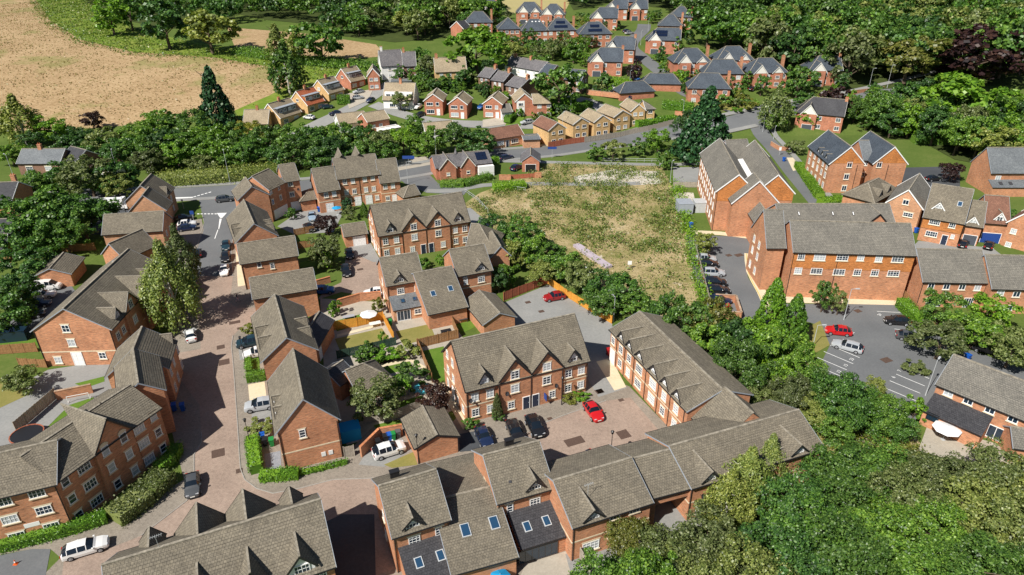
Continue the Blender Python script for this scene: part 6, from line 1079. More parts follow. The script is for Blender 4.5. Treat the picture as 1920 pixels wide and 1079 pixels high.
hedge([zP(700, 390), zP(785, 385)], 3, 2.6, 'tall clipped hedge in the close', 'leaf_hedge', 30, .28); hedge([zQ(190, 285), zQ(340, 275)], 3, 2.2, 'long dark hedge between gardens of the close', 'leaf_dark', 30, .28); hedge([zQ(620, 540), zQ(670, 480)], 2.5, 1.8, 'bright hedge beside the white fronted house drive', 'leaf_hedge', 30, .28); hedge([zT(260, 270), zT(440, 330)], 4, 2.6, 'bright hedge behind the white parked car', 'leaf_bright', 30, .3, rough=.4)
hedge([(1712, 262), (1910, 268)], 4, 2.0, 'long hedge behind the dark yard', 'leaf_mid', 22, .3, rough=.2); hedge([(445, 95), (520, 108), (640, 122), (735, 128)], 5, 2.2, 'overgrown field hedge behind the close', 'leaf_mid', 16, .5, rough=.7)
hedge([(300, 338), (420, 330), (545, 318)], 5, 2.6, 'roadside scrub below the main road tree belt', 'leaf_olive', 20, .35, rough=.6)
# weeds and dry grass on the wasteland
P_ = [G(*p) for p in ((880, 384), (960, 342), (1035, 308), (1240, 314), (1260, 355), (1288, 440), (1298, 520), (1318, 600), (1380, 640), (1290, 648), (1185, 590), (1095, 500), (950, 440))]
def scatter(name, P, n, mat, size, hgt, label, clump=6, spread=.5, f=None):
    x0, x1 = min(p[0] for p in P), max(p[0] for p in P); y0, y1 = min(p[1] for p in P), max(p[1] for p in P); C = []
    while len(C) < n:
        x, y = RNG.uniform(x0, x1), RNG.uniform(y0, y1)
        if inpoly(x, y, P) and (f is None or RNG.random() < f(x, y)):
            k = int(RNG.integers(2, clump*2))
            for _ in range(k): C.append((x+RNG.normal()*spread, y+RNG.normal()*spread, RNG.uniform(.03, hgt)+terr(y)))
    C = np.array(C); N = np.tile([0, 0, .6], (len(C), 1)); me = leaf_mesh(name, C, N, size, mat, jitter=1.0, aspect=.7); o = link(name, me); tag(o, label, None, None, 'stuff'); return o
scatter('weeds', P_, 21000, 'weed', .4, .9, 'green weeds spread over the wasteland', 9, .55, lambda x, y: (.18+.82*(math.sin(x*.31+y*.13)*math.sin(y*.23-x*.09)+.35*math.sin(x*.9)*math.sin(y*.8) > 0))*(1.0 if y > 128 else .35)); scatter('dry_grass', P_, 12000, 'dry_grass', .26, .22, 'dry yellow grass over the wasteland', 8, .8)
P2_ = [G(*p) for p in ((1225, 592), (1395, 650), (1470, 640), (1540, 700), (1690, 800), (1600, 830), (1510, 765), (1420, 745), (1330, 690))]; scatter('undergrowth', P2_, 9000, 'weed', .36, .9, 'rank undergrowth among the trees of the overgrown belt', 8, .6)
P3_ = [G(*p) for p in ((1255, 340), (1275, 345), (1312, 470), (1330, 560), (1345, 600), (1320, 605), (1295, 520), (1280, 440))]; scatter('undergrowth', P3_, 5200, 'leaf_bright', .34, 1.5, 'green scrub along the hall car park fence', 12, .55)
P4_ = [G(*p) for p in ((1540, 820), (1600, 790), (1740, 850), (1640, 880), (1560, 860))]; scatter('undergrowth', P4_, 3500, 'leaf_yellow', .3, .8, 'yellow green undergrowth at the wood edge', 8, .6)

FP_ = [G(*p) for p in ((-60, 245), (-60, 20), (60, 0), (95, 40), (150, 75), (250, 98), (400, 108), (520, 128), (560, 150), (505, 180), (440, 208), (200, 240))]
scatter('field_stubble', FP_, 12000, 'crop', .6, .2, 'short dry stubble over the ploughed field', 3, 1.6)
FG_ = [G(*p) for p in ((50, -8), (215, -10), (180, 20), (268, 62), (400, 90), (510, 104), (640, 116), (660, 135), (560, 155), (510, 132), (400, 113), (245, 104), (140, 80), (85, 45))]
scatter('field_crop_plants', FG_, 16000, 'weed', .8, .4, 'green crop plants along the field edge', 4, 1.6)
# ------------------------------------------------------------------ vehicles
plain('lilac_render', (.42, .36, .40), .9, .1, var=.15, vs=1)
PAINT = {}
def paint(c):
    if c not in PAINT:
        m, t, b = base_mat('paint_%d' % len(PAINT), .28, .5); b.inputs['Base Color'].default_value = (*c, 1); b.inputs['Coat Weight'].default_value = .6; b.inputs['Coat Roughness'].default_value = .06; PAINT[c] = m
    return PAINT[c]
plain('car_glass', (.008, .013, .02), .05, .8); plain('tyre', (.014, .014, .015), .8, .2); plain('alloy', (.42, .43, .45), .35, .5, metal=.6); plain('lamp_clear', (.6, .62, .65), .15, .6); plain('lamp_red', (.35, .012, .01), .25, .5); plain('plate_white', (.7, .7, .66), .5, .3); plain('trim_black', (.02, .02, .022), .5, .4)
def car_src(kind):
    key = ('car', kind)
    if key in MESH: return MESH[key]
    # stations: x, half width, sill z, belt z, roof half width, roof z (roof z == belt -> bonnet/boot)
    S = {'hatch': [(-2.05, .62, .38, .62, .55, .62), (-1.98, .80, .30, .88, .62, .92), (-1.72, .86, .26, .95, .56, 1.12), (-1.15, .88, .24, .95, .55, 1.40), (-.45, .89, .24, .94, .57, 1.47), (.2, .89, .24, .93, .56, 1.42), (.75, .88, .24, .93, .64, 1.10), (1.02, .87, .25, .92, .72, .945), (1.55, .84, .27, .86, .66, .88), (1.92, .74, .32, .74, .60, .75), (2.05, .60, .38, .60, .5, .60)],
         'estate': [(-2.3, .64, .38, .64, .58, .64), (-2.24, .82, .30, .88, .68, .92), (-2.05, .87, .26, .95, .56, 1.16), (-1.6, .89, .24, .95, .56, 1.39), (-.6, .90, .24, .94, .58, 1.46), (.25, .90, .24, .93, .57, 1.41), (.9, .89, .24, .93, .65, 1.08), (1.12, .88, .25, .92, .72, .94), (1.75, .85, .27, .86, .66, .87), (2.18, .75, .32, .74, .6, .75), (2.32, .60, .38, .60, .5, .60)],
         'suv': [(-2.15, .66, .42, .74, .6, .74), (-2.1, .86, .36, .98, .70, 1.02), (-1.88, .91, .32, 1.06, .60, 1.28), (-1.4, .93, .30, 1.06, .58, 1.54), (-.5, .94, .30, 1.04, .60, 1.62), (.25, .94, .30, 1.03, .59, 1.56), (.85, .93, .30, 1.02, .68, 1.22), (1.1, .92, .31, 1.03, .76, 1.06), (1.65, .89, .33, .98, .72, 1.0), (2.02, .80, .38, .86, .64, .87), (2.16, .64, .44, .68, .54, .68)],
         'van': [(-2.5, .80, .40, 1.1, .76, 1.1), (-2.47, .94, .34, 1.2, .86, 1.86), (-2.3, .96, .32, 1.22, .86, 1.93), (-1.2, .97, .32, 1.22, .87, 1.96), (0, .97, .32, 1.22, .87, 1.95), (.8, .97, .32, 1.2, .84, 1.86), (1.45, .96, .32, 1.15, .80, 1.38), (1.75, .94, .33, 1.1, .78, 1.14), (2.2, .88, .35, .98, .7, 1.0), (2.42, .76, .40, .8, .6, .8)]}[kind]
    b = MB(); g = MB(); tr = MB()
    def sec(s): x, w, zs, zb, rw, rz = s; return [(x, w*.94, zs), (x, w, (zs+zb)*.5), (x, w*.97, zb), (x, rw, rz), (x, rw*.5, rz+.03), (x, 0, rz+.04)]
    for i in range(len(S)-1):
        a, c = sec(S[i]), sec(S[i+1])
        for j in range(5):
            cab = max(S[i][5]-S[i][3], S[i+1][5]-S[i+1][3]); up0 = S[i][5]-S[i][3]; up1 = S[i+1][5]-S[i+1][3]
            glass = (j == 2 and cab > .3 and not (kind == 'van' and S[i+1][0] < .5)) or (j >= 3 and abs(S[i][5]-S[i+1][5]) > .14 and cab > .18 and not (kind == 'van' and S[i][0] < 0))
            for sg in (1, -1):
                P = [(p[0], p[1]*sg, p[2]) for p in (a[j], c[j], c[j+1], a[j+1])]
                if sg < 0: P = P[::-1]
                (g if glass else b).face(P)
    for s_, o_ in ((S[0], 1), (S[-1], -1)):
        a = sec(s_); P = [(p[0], p[1], p[2]) for p in a]+[(p[0], -p[1], p[2]) for p in a[::-1]]; b.face(P if o_ > 0 else P[::-1])
    b.face([(p[0], p[1]*.93, .26) for p in S]+[(p[0], -p[1]*.93, .26) for p in S[::-1]], None, 0)
    # pillars
    xs = [s for s in S if s[5]-s[3] > .3]
    for s_ in (xs[0], xs[len(xs)//2], xs[-1]):
        for sg in (1, -1): b.bar((s_[0], sg*(s_[1]*.97+.004), s_[3]), (s_[0], sg*(s_[4]+.006), s_[5]), .07, .05)
    x0, x1 = S[0][0], S[-1][0]; wz = S[4][1]; r = .33 if kind != 'suv' else .37
    wl = MB(); rm = MB(); wl.tube((0, -.11, 0), (0, .11, 0), r, n=16); rm.tube((0, -.125, 0), (0, .125, 0), r*.62, n=12)
    for k in range(5): rm.bar((0, -.13, 0), (math.cos(k*1.2566)*r*.6, -.13, math.sin(k*1.2566)*r*.6), .07, .03)
    hl = MB(); hl.box(-.14, .03, -.17, .17, -.07, .08); tl = MB(); tl.box(-.03, .1, -.14, .14, -.12, .13); pl_ = MB(); pl_.box(-.02, .02, -.26, .26, -.06, .06); mi_ = MB(); mi_.box(-.09, .09, 0, .2, -.07, .08)
    arch = MB()
    def dt(mb_, n_, m_, sm=False): return mb_.mesh(n_, m_, sm)
    wb = (x1-x0)*.31
    R = MESH[key] = dict(body=dt(b, 'body', 'trim_black', True), glass=dt(g, 'windows', 'car_glass', True), wheel=dt(wl, 'tyre', 'tyre', False), rim=dt(rm, 'rim', 'alloy'), hl=dt(hl, 'headlight', 'lamp_clear'), tl=dt(tl, 'tail_light', 'lamp_red'), plate=dt(pl_, 'number_plate', 'plate_white'), mir=dt(mi_, 'mirror', 'trim_black'), x0=x0, x1=x1, wy=wz-.10, r=r, wb=wb, S=S)
    return R
def car(label, p0, p1, kind='hatch', col=(.02, .02, .022), zref=.7, group=None):
    A, Bq = G(p0[0], p0[1], zref), G(p1[0], p1[1], zref); x, y = (A[0]+Bq[0])/2, (A[1]+Bq[1])/2; a = math.atan2(Bq[1]-A[1], Bq[0]-A[0]); R = car_src(kind)
    e = empty('parked_car' if kind != 'van' else 'van', x, y, a, terr(y)+.035); tag(e, label, 'van' if kind == 'van' else 'car', group)
    if y > 215: e.location.z += .12; e.rotation_euler = (0, 0, a)
    bo = subobj('body', R['body'], e); bo.material_slots[0].link = 'OBJECT'; bo.material_slots[0].material = paint(col)
    subobj('windows', R['glass'], e)
    for sx in (-1, 1):
        for sy in (-1, 1):
            w = subobj('wheel', R['wheel'], e, (sx*R['wb']+.03, sy*R['wy'], R['r']), (0, 0, 0 if sy < 0 else math.pi)); subobj('rim', R['rim'], w)
    S = R['S']
    for sy in (-1, 1):
        subobj('headlight', R['hl'], e, (S[-2][0]+.02, sy*S[-2][1]*.72, S[-2][3]-.06)); subobj('tail_light', R['tl'], e, (S[1][0]-.05, sy*S[1][1]*.80, S[1][3]-.10))
        m = subobj('mirror', R['mir'], e, (S[6][0]-.05, sy*S[6][1]*.97, S[6][3]+.05), (0, 0, 0 if sy > 0 else math.pi)); m.material_slots[0].link = 'OBJECT'; m.material_slots[0].material = paint(col)
    subobj('number_plate', R['plate'], e, (S[-1][0]+.01, 0, S[-1][3]-.12)); subobj('number_plate', R['plate'], e, (S[0][0]-.01, 0, S[0][3]-.02)); return e
BK, WH, SV, RD, NV, BL, GY, TQ = (.012, .012, .014), (.75, .75, .74), (.40, .42, .44), (.50, .012, .014), (.012, .022, .06), (.02, .10, .32), (.07, .075, .08), (.012, .035, .05)
def cc(c, L, dirp): return None
CARS = [('white estate car on the block paving at bottom left', (112, 1040), (206, 1012), 'estate', WH), ('dark grey hatchback parked beside the curved block hedge', zE(1442, 590), zE(1440, 760), 'hatch', GY), ('white crossover on the drive by the brick garage', zF(1205, 445), zF(1425, 378), 'suv', WH), ('dark blue hatchback nearest the garage in the courtyard', z6(268, 815), z6(312, 905), 'hatch', NV), ('black estate in the middle of three courtyard cars', z6(428, 785), z6(470, 880), 'estate', BK), ('black crossover rightmost of three courtyard cars', z6(522, 755), z6(575, 858), 'suv', BK),
 ('red hatchback alone in the courtyard', z6(815, 690), z6(872, 770), 'hatch', RD), ('dark red hatchback in the pale car park behind the twin gables', z6(690, 142), z6(600, 158), 'hatch', (.28, .01, .012)), ('navy hatchback half hidden by the front range roof', zI(335, 470), zI(275, 520), 'hatch', NV), ('white car in the roof shadow of the courtyard corner', zI(185, 530), zI(115, 560), 'hatch', WH),
 ('dark teal hatchback, furthest of three along the side road', zB(97, 725), zB(93, 795), 'hatch', TQ), ('black hatchback, middle of three along the side road', zB(95, 808), zB(88, 882), 'hatch', BK), ('white hatchback, nearest of three along the side road', zB(85, 905), zB(78, 985), 'hatch', WH), ('black hatchback on the left kerb of the side road', zA(1480, 850), zA(1470, 780), 'hatch', BK), ('dark car half under the weeping birch', zA(1445, 1075), zA(1435, 1000), 'hatch', TQ), ('dark grey crossover driving on the main road', zA(1610, 420), zA(1758, 404), 'suv', GY),
 ('white hatchback parked at the foot of the birch', zD(1435, 595), zD(1420, 505), 'hatch', WH), ('dark blue people carrier on the front drive', zC(335, 590), zC(208, 615), 'suv', TQ), ('white hatchback beside the blue people carrier', zC(365, 670), zC(275, 690), 'hatch', WH), ('silver people carrier on the next front drive', zF(410, 65), zF(290, 85), 'suv', SV), ('blue hatchback at the court entrance', zC(775, 215), zC(875, 210), 'hatch', BL), ('white hatchback by the garden wall in the court', zC(1255, 225), zC(1160, 235), 'hatch', WH), ('black hatchback outside the small garage', zB(1010, 780), zB(1030, 860), 'hatch', BK), ('black saloon in the middle of the court', zB(985, 900), zB(1005, 995), 'estate', BK), ('pale blue hatchback in the front court', zB(738, 515), zB(742, 570), 'hatch', (.25, .33, .42)), ('black hatchback behind the purple tree', zB(700, 610), zB(745, 640), 'hatch', BK),
 ('white van behind the large gabled building', zD(275, 190), zD(445, 180), 'van', WH), ('white car beside the white van', zD(230, 255), zD(400, 240), 'estate', WH), ('dark blue car in the shaded rear yard', zD(200, 320), zD(350, 305), 'estate', NV), ('black car furthest in the shaded rear yard', zD(140, 410), zD(300, 385), 'estate', BK), ('white car in the shade by the junction house', zA(1350, 600), zA(1450, 590), 'hatch', WH), ('dark car in the shade by the junction house', zA(1360, 630), zA(1440, 620), 'hatch', NV), ('black car parked by the junction sign', zA(1330, 560), zA(1430, 545), 'hatch', BK),
 ('bright red hatchback in the right car park', zK(470, 400), zK(332, 385), 'hatch', RD), ('silver coupe in the right car park', zK(548, 505), zK(358, 455), 'estate', SV), ('black hatchback by the long hedge in the right car park', zK(810, 340), zK(658, 330), 'hatch', BK), ('dark grey hatchback nearest the long hedge', zK(725, 412), zK(885, 435), 'hatch', GY), ('black car under trees at the far right', zK(1285, 505), zK(1200, 485), 'hatch', BK)]
for l_, a_, b_, k_, c_ in CARS: car(l_, a_, b_, k_, c_)
for i, (l_, y_, c_) in enumerate((('silver and black car, first in the hall car park row', 484, SV), ('black car, second in the hall car park row', 494, BK), ('silver estate, third in the hall car park row', 510, SV), ('black crossover, fourth in the hall car park row', 529, BK), ('black estate, fifth in the hall car park row', 543, BK), ('navy hatchback, last in the hall car park row', 561, NV))):
    car(l_, (1306+5*i, y_-1), (1350+4*i-(8 if i < 2 else 0), y_+1), 'suv' if 'cross' in l_ else 'estate' if 'estate' in l_ else 'hatch', c_)
FARC = [('white car on the close drive', (585, 221), (574, 219), WH), ('teal car beside the red roofed semi', (605, 201), (622, 199), TQ), ('blue car on the close', (637, 211), (619, 214), NV), ('silver car at the far end of the close', (680, 170), (664, 174), SV), ('grey car on the close kerb', (663, 184), (679, 182), SV), ('dark car crossing the close', (700, 184), (689, 192), NV), ('white car on the drive of the white semi', (788, 197), (780, 204), WH), ('black car in front of the white semi', (794, 212), (781, 218), BK), ('silver saloon outside the L shaped house', (1000, 226), (976, 232), SV), ('blue car beside the white fronted house', (905, 196), (898, 206), BL), ('dark estate on the main road by the lodge', (932, 298), (966, 291), NV), ('dark car behind the hedge of the L shaped house', (1046, 205), (1032, 201), NV), ('white hatchback by the bright hedge', (1141, 163), (1159, 167), WH), ('navy car behind the boundary wall', (1182, 184), (1168, 180), NV), ('dark car on the upper estate drive', (1168, 60), (1182, 57), NV), ('silver car on the upper estate drive', (1172, 63), (1188, 61), SV), ('blue car beside the purple tree', (1188, 128), (1197, 130), NV), ('blue car below the purple tree', (1186, 146), (1196, 149), BL), ('black car outside the timbered garage', (1405, 170), (1416, 163), BK), ('dark car beside the timbered house porch', (1294, 152), (1284, 146), BK), ('black car outside the grey garage door', zN(1105, 580), zN(1115, 548), BK), ('black car outside the blue garage door', zN(1250, 590), zN(1262, 555), BK), ('black car in the dark yard', zN(920, 197), zN(962, 194), BK), ('dark blue off-roader by the brick garage', (960, 318), (976, 310), NV)]
for l_, a_, b_, c_ in FARC: car(l_, a_, b_, 'suv' if 'off-roader' in l_ else 'estate' if 'estate' in l_ or 'saloon' in l_ else 'hatch', c_)
# camper van
x, y = G(*zA(880, 490)); e = empty('camper_van', x, y, .06, .03); tag(e, 'white and red camper van in the shaded yard at left', 'camper van'); m = MB(); m.box(-2.9, 1.9, -1.05, 1.05, .5, 2.7); m.box(1.9, 3.0, -1.0, 1.0, .45, 1.3); m.face([(1.9, -1, 2.3), (1.9, 1, 2.3), (2.7, 1, 1.3), (2.7, -1, 1.3)]); m.box(1.2, 2.2, -1.03, 1.03, 2.3, 2.9); m.build('body', 'white_paint', e); m = MB(); m.box(-2.2, -.8, -1.09, -1.05, 1.4, 2.0); m.box(-.3, 1.0, -1.09, -1.05, 1.4, 2.0); m.build('window', 'car_glass', e); m = MB(); m.box(-1.9, .6, -1.08, -1.05, .85, 1.25); m.build('red_stripe', 'lamp_red', e)
for sx in (-1.7, 2.0):
    for sy in (-.95, .95): w = subobj('wheel', car_src('van')['wheel'], e, (sx, sy, .33)); subobj('rim', car_src('van')['rim'], w)
# ------------------------------------------------------------------ street furniture
def lamp(px, h, label, style='tall', rz=0, mat='galvanised', top=None):
    x, y = G(*px); e = empty('street_lamp', x, y, rz, terr(y)); tag(e, label, 'street lamp'); m = MB(); m.tube((0, 0, -.1), (0, 0, 1.0), .09, .08, 8); m.tube((0, 0, 1.0), (0, 0, h), .055, .04, 8); 
    if style == 'tall': m.bar((0, 0, h), (.9, 0, h+.08), .06)
    m.build('post', mat, e); q = MB()
    if style == 'tall': q.box(.7, 1.35, -.13, .13, h+.02, h+.13)
    else: q.tube((0, 0, h), (0, 0, h+.38), .14, .2, 8); q.tube((0, 0, h+.38), (0, 0, h+.55), .24, .05, 8)
    q.build('lamp_head', 'galvanised' if style == 'tall' and mat != 'black_plastic' else 'black_plastic', e)
for p, l_ in ((zF(1540, 520), 'black heritage lamp at the garage corner'), (zF(285, 400), 'black heritage lamp behind the dark hedge'), (zC(240, 760), 'black heritage lamp beside the front drives'), (zI(497, 495), 'black heritage lamp in front of the courtyard range'), (zB(1283, 830), 'black heritage lamp at the corner of the rear twin gabled house'), (z6(683, 700), 'black heritage lamp at the twin gabled house front'), (zA(945, 520), 'dark lamp beside the camper van'), (zA(1790, 480), 'dark lamp at the corner house by the main road')): lamp(p, 4.4, l_, 'heritage', mat='black_plastic')
for p, h_, l_, r_ in (((224, 336), 8, 'grey street lamp left of the junction house', 2), ((432, 345), 9, 'tall street lamp in the roadside belt', 2), ((25, 330), 6, 'pale street lamp by the slate cottage', 2.5), ((613, 313), 8, 'street lamp behind the garden terrace', 1.6), ((818, 298), 8, 'street lamp beside the lodge', 1.6), ((765, 345), 6, 'brown lamp post at the side lane', 0), ((1103, 552), 5, 'lamp post behind the red fence of the pale car park', 2), ((1150, 605), 5, 'lamp post at the end of the side range', 2), ((1582, 600), 6, 'lamp post on the car park island', 0), ((1735, 742), 6, 'lamp post beside the numbered bays', .8), ((1256, 345), 6, 'lamp post at the small car park', 1), ((1054, 258), 8, 'lamp post by the timber roadside fence', 1), ((1278, 235), 8, 'tall lamp at the junction wall', 2), ((1430, 248), 8, 'lamp at the lane corner', 2), ((1626, 178), 9, 'tall leaning lamp on the upper road', .3), ((1663, 166), 8, 'second lamp on the upper road', .3), ((1524, 650), 4, 'dark signal post by the grass island', 0), ((1180, 165), 6, 'lamp on the estate road by the bright hedge', 1), ((1201, 85), 6, 'lamp on the upper estate road', 1), ((1215, 60), 6, 'lamp at the top of the estate road', 1), ((1070, 210), 6, 'lamp at the hedge of the yellow houses', 1), ((1450, 262), 4, 'sign lamp at the lane', 1)): lamp(p, h_, l_, 'tall', r_)
def post_fence(pts, h, mat, label, world=False, pl=1.83, name='timber_fence', boards=8, rail=True):
    L = [(p if world else G(*p)) for p in pts]; root = empty(name, L[0][0], L[0][1], 0, 0); tag(root, label, 'fence'); key = ('panel', h, mat, boards)
    if key not in MESH:
        m = MB(); bw = 1.0/boards
        for k in range(boards): m.box(k*bw+.004, (k+1)*bw-.004, -.012+(.012 if k % 2 else 0), .012+(.012 if k % 2 else 0), .06, h-.04*(k % 2))
        for zz in (.3, h*.6, h-.25): m.box(0, 1, .02, .06, zz-.04, zz+.04)
        p = MB(); p.box(-.05, .05, -.05, .05, -.2, h+.08); MESH[key] = (m.mesh('fence_panel', mat), p.mesh('fence_post', mat))
    pm, qm = MESH[key]
    for a, b in zip(L, L[1:]):
        ln = math.hypot(b[0]-a[0], b[1]-a[1]); n = max(1, round(ln/pl)); an = math.atan2(b[1]-a[1], b[0]-a[0])
        for k in range(n):
            f = k/n; X, Y = a[0]+(b[0]-a[0])*f-L[0][0], a[1]+(b[1]-a[1])*f-L[0][1]; z = terr(Y+L[0][1])
            subobj('fence_panel', pm, root, (X, Y, z), (0, 0, an), (ln/n, 1, 1)); subobj('fence_post', qm, root, (X, Y, z), (0, 0, an))
    subobj('fence_post', qm, root, (L[-1][0]-L[0][0], L[-1][1]-L[0][1], terr(L[-1][1])))
post_fence([z6(390, 175), z6(612, 88)], 1.8, 'fence_red', 'red stained fence beside the pale car park'); post_fence([z6(612, 88), z6(700, 150), z6(820, 225), z6(935, 290)], 1.6, 'fence_orange', 'rust fence below the wasteland trees'); post_fence([zC(900, 520), zC(1080, 492), zC(1275, 445)], 1.8, 'fence_orange', 'orange timber fence below the white parasol'); post_fence([zC(1275, 445), zC(1355, 600)], 1.8, 'fence_orange', 'orange timber fence running beside the linked house'); post_fence([zC(930, 735), zC(1370, 630)], 1.6, 'fence_green', 'dark green fence between the back gardens')
post_fence([zC(1530, 655), zC(1835, 580)], 1.8, 'fence_wood', 'brown fence behind the twin gabled house lawn'); post_fence([zC(1535, 650), zC(1640, 910)], 1.8, 'fence_wood', 'brown fence down the side of the lawn'); post_fence([zC(1755, 400), zC(1835, 580)], 1.8, 'fence_wood', 'dark fence between patio and garage garden'); post_fence([zF(1130, 215), zF(1370, 190), zF(1555, 120)], 1.8, 'fence_grey', 'weathered grey fence behind the brick garage'); post_fence([zF(985, 475), zF(1060, 460)], 1.8, 'fence_grey', 'grey timber gate beside the end gable house')
post_fence([zA(470, 815), zA(720, 800)], 1.8, 'fence_wood', 'brown fence behind the large gabled house'); post_fence([zD(0, 700), zD(285, 680)], 1.8, 'fence_wood', 'brown fence left of the large gabled house'); post_fence([zD(150, 790), zD(355, 800)], 1.6, 'fence_wood', 'brown fence at the entrance door'); post_fence([zE(130, 290), zE(430, 30)], 1.9, 'fence_grey', 'grey fence beside the sunken yard'); post_fence([zB(610, 690), zB(760, 660)], 1.6, 'fence_wood', 'brown fence below the front court'); post_fence([zB(620, 790), zB(830, 760)], 1.6, 'fence_wood', 'fence across the small back gardens')
post_fence([zH(1722, 850), zH(1860, 1079)], 1.8, 'fence_grey', 'fence between the bottom patio and the passage'); post_fence([(1096, 262+6), (1135, 262), (1180, 253), (1215, 246), (1262, 234)], 1.8, 'fence_grey', 'grey timber fence along the main road'); post_fence([(1028, 278), (1060, 272), (1096, 267)], 1.8, 'fence_red', 'red brown picket fence by the yellow houses'); post_fence([(1303, 470), (1316, 520), (1330, 575)], 1.6, 'fence_grey', 'grey fence along the hall car park'); post_fence([(1690, 560), (1750, 628)], 1.9, 'fence_wood', 'timber fence behind the long hedge'); post_fence([(1262, 352), (1308, 352)], 1.5, 'fence_grey', 'grey fence below the small car park')
def brick_wall(pts, h, label, w=.25, mat='brick', world=False):
    L = [(p if world else G(*p)) for p in pts]; m = MB(); c = MB(); z0 = terr(L[0][1])
    root = empty('garden_wall', L[0][0], L[0][1], 0, z0); tag(root, label, 'wall')
    for a, b in zip(L, L[1:]):
        d = Vector((b[0]-a[0], b[1]-a[1], 0)); a3 = Vector((a[0]-L[0][0], a[1]-L[0][1], 0)); b3 = a3+d; n = Vector((-d.y, d.x, 0)).normalized()*w/2
        for s in (1, -1): m.wall(tuple((a3+n*s)[:2]), tuple((b3+n*s)[:2]), -.2, h)
        for p in (a3, b3): m.wall(tuple((p+n)[:2]), tuple((p-n)[:2]), -.2, h)
        c.bar(a3+Vector((0, 0, h+.04)), b3+Vector((0, 0, h+.04)), w+.1, .09)
    m.build('brickwork', mat, root); c.build('coping', 'brick' if mat != 'lilac_render' else mat, root)
brick_wall([zC(930, 350), zC(1100, 300), zC(1260, 285)], 1.6, 'brick garden wall behind the parasol lawn'); brick_wall([zC(775, 190), zC(880, 160)], 1.3, 'curved brick wall at the court shrubs'); brick_wall([zF(1110, 470), zF(1250, 330), zF(1420, 300)], 1.7, 'brick wall with bins behind the white crossover'); brick_wall([zD(430, 1040), zD(480, 1030), zD(700, 985)], 1.5, 'brick garden wall behind the goal frame'); brick_wall([zM(560, 100), zM(610, 130), zM(660, 130)], 1.2, 'brick boundary wall at the lane corner'); brick_wall([zT(840, 575), zT(990, 605)], 1.4, 'brick wall below the junction hedge'); brick_wall([zT(90, 395), zT(380, 450)], 1.5, 'brick and timber boundary wall of the slate estate'); brick_wall([zl(920, 1000), zl(1000, 1000)], 1.4, 'brick wall and gate beside the lodge garage'); brick_wall([zl(1160, 985), zl(1205, 985)], 1.4, 'brick pier right of the lodge gate'); post_fence([zl(1000, 995), zl(1160, 985)], 1.3, 'fence_red', 'red brown gate beside the lodge garage'); brick_wall([zU(970, 540), zU(1260, 480)], 1.5, 'brick retaining wall on the upper road'); brick_wall([(1334, 598), (1388, 600), (1378, 568), (1340, 566)], 1.5, 'brick bin store in the hall car park')
# wheelie bins
def bin_(px, col, label, z=.5, s=1.0):
    x, y = G(px[0], px[1], z); key = ('bin', col)
    if key not in MESH:
        plain('bin_%s' % col, {'blue': (.01, .09, .42), 'green': (.015, .22, .05), 'black': (.016, .016, .018), 'red': (.4, .015, .015), 'grey': (.09, .095, .10)}[col], .5, .4)
        m = MB(); b0 = [(-.2, -.24), (.2, -.24), (.2, .24), (-.2, .24)]; b1 = [(-.27, -.33), (.27, -.33), (.27, .33), (-.27, .33)]
        for i in range(4): j = (i+1) % 4; m.face([(*b0[i], .05), (*b0[j], .05), (*b1[j], .95), (*b1[i], .95)])
        l = MB(); l.box(-.29, .29, -.36, .36, .95, 1.04); l.bar((-.27, .40, .98), (.27, .40, .98), .05); w = MB(); w.tube((-.26, .24, .1), (-.2, .24, .1), .1, n=10); w.tube((.2, .24, .1), (.26, .24, .1), .1, n=10)
        MESH[key] = (m.mesh('bin_body', 'bin_'+col), l.mesh('lid', 'bin_'+col), w.mesh('wheel', 'tyre'))
    e = empty('wheelie_bin', x, y, .35, terr(y)+.03); e.scale = (s, s, s); tag(e, label, 'bin')
    for n_, q in zip(('bin_body', 'lid', 'wheel'), MESH[key]): subobj(n_, q, e)
for p, c_, l_ in ((zF(370, 325), 'blue', 'blue wheelie bin behind the dark hedge'), (zF(388, 360), 'black', 'black wheelie bin behind the dark hedge'), (zF(438, 362), 'green', 'green wheelie bin behind the dark hedge'), (zF(1318, 325), 'blue', 'blue wheelie bin in the brick wall recess'), (zF(1347, 318), 'green', 'green wheelie bin in the brick wall recess'), (zF(1290, 335), 'black', 'black wheelie bin in the brick wall recess'), (zF(1385, 300), 'grey', 'grey bin at the end of the brick wall recess'), (zF(1235, 370), 'black', 'round dark bin beside the brick wall'), (zB(790, 495), 'blue', 'blue wheelie bin by the garden terrace'), (zE(1305, 100), 'blue', 'left blue bin in the shade of the curved block'), (zE(1368, 100), 'blue', 'right blue bin in the shade of the curved block'), (zJ(325, 565), 'red', 'red bin at the end of the side range'), (zM(108, 555), 'blue', 'blue bin in the hall service yard'), (zN(1050, 560), 'blue', 'blue bin by the blue front door'), (zN(842, 495), 'blue', 'blue bin between the gabled and detached houses'), ((1347, 578), 'red', 'left red bin in the bin store'), ((1365, 578), 'red', 'right red bin in the bin store'), (z8(990, 900), 'blue', 'blue bin on the parasol house patio'), (zC(1325, 465), 'green', 'green bin beside the orange fence'), ((1470, 300), 'blue', 'blue bin at the lane corner'), (zK(1133, 550), 'blue', 'blue bin behind the lower right house')): bin_(p, c_, l_, s=1.15)
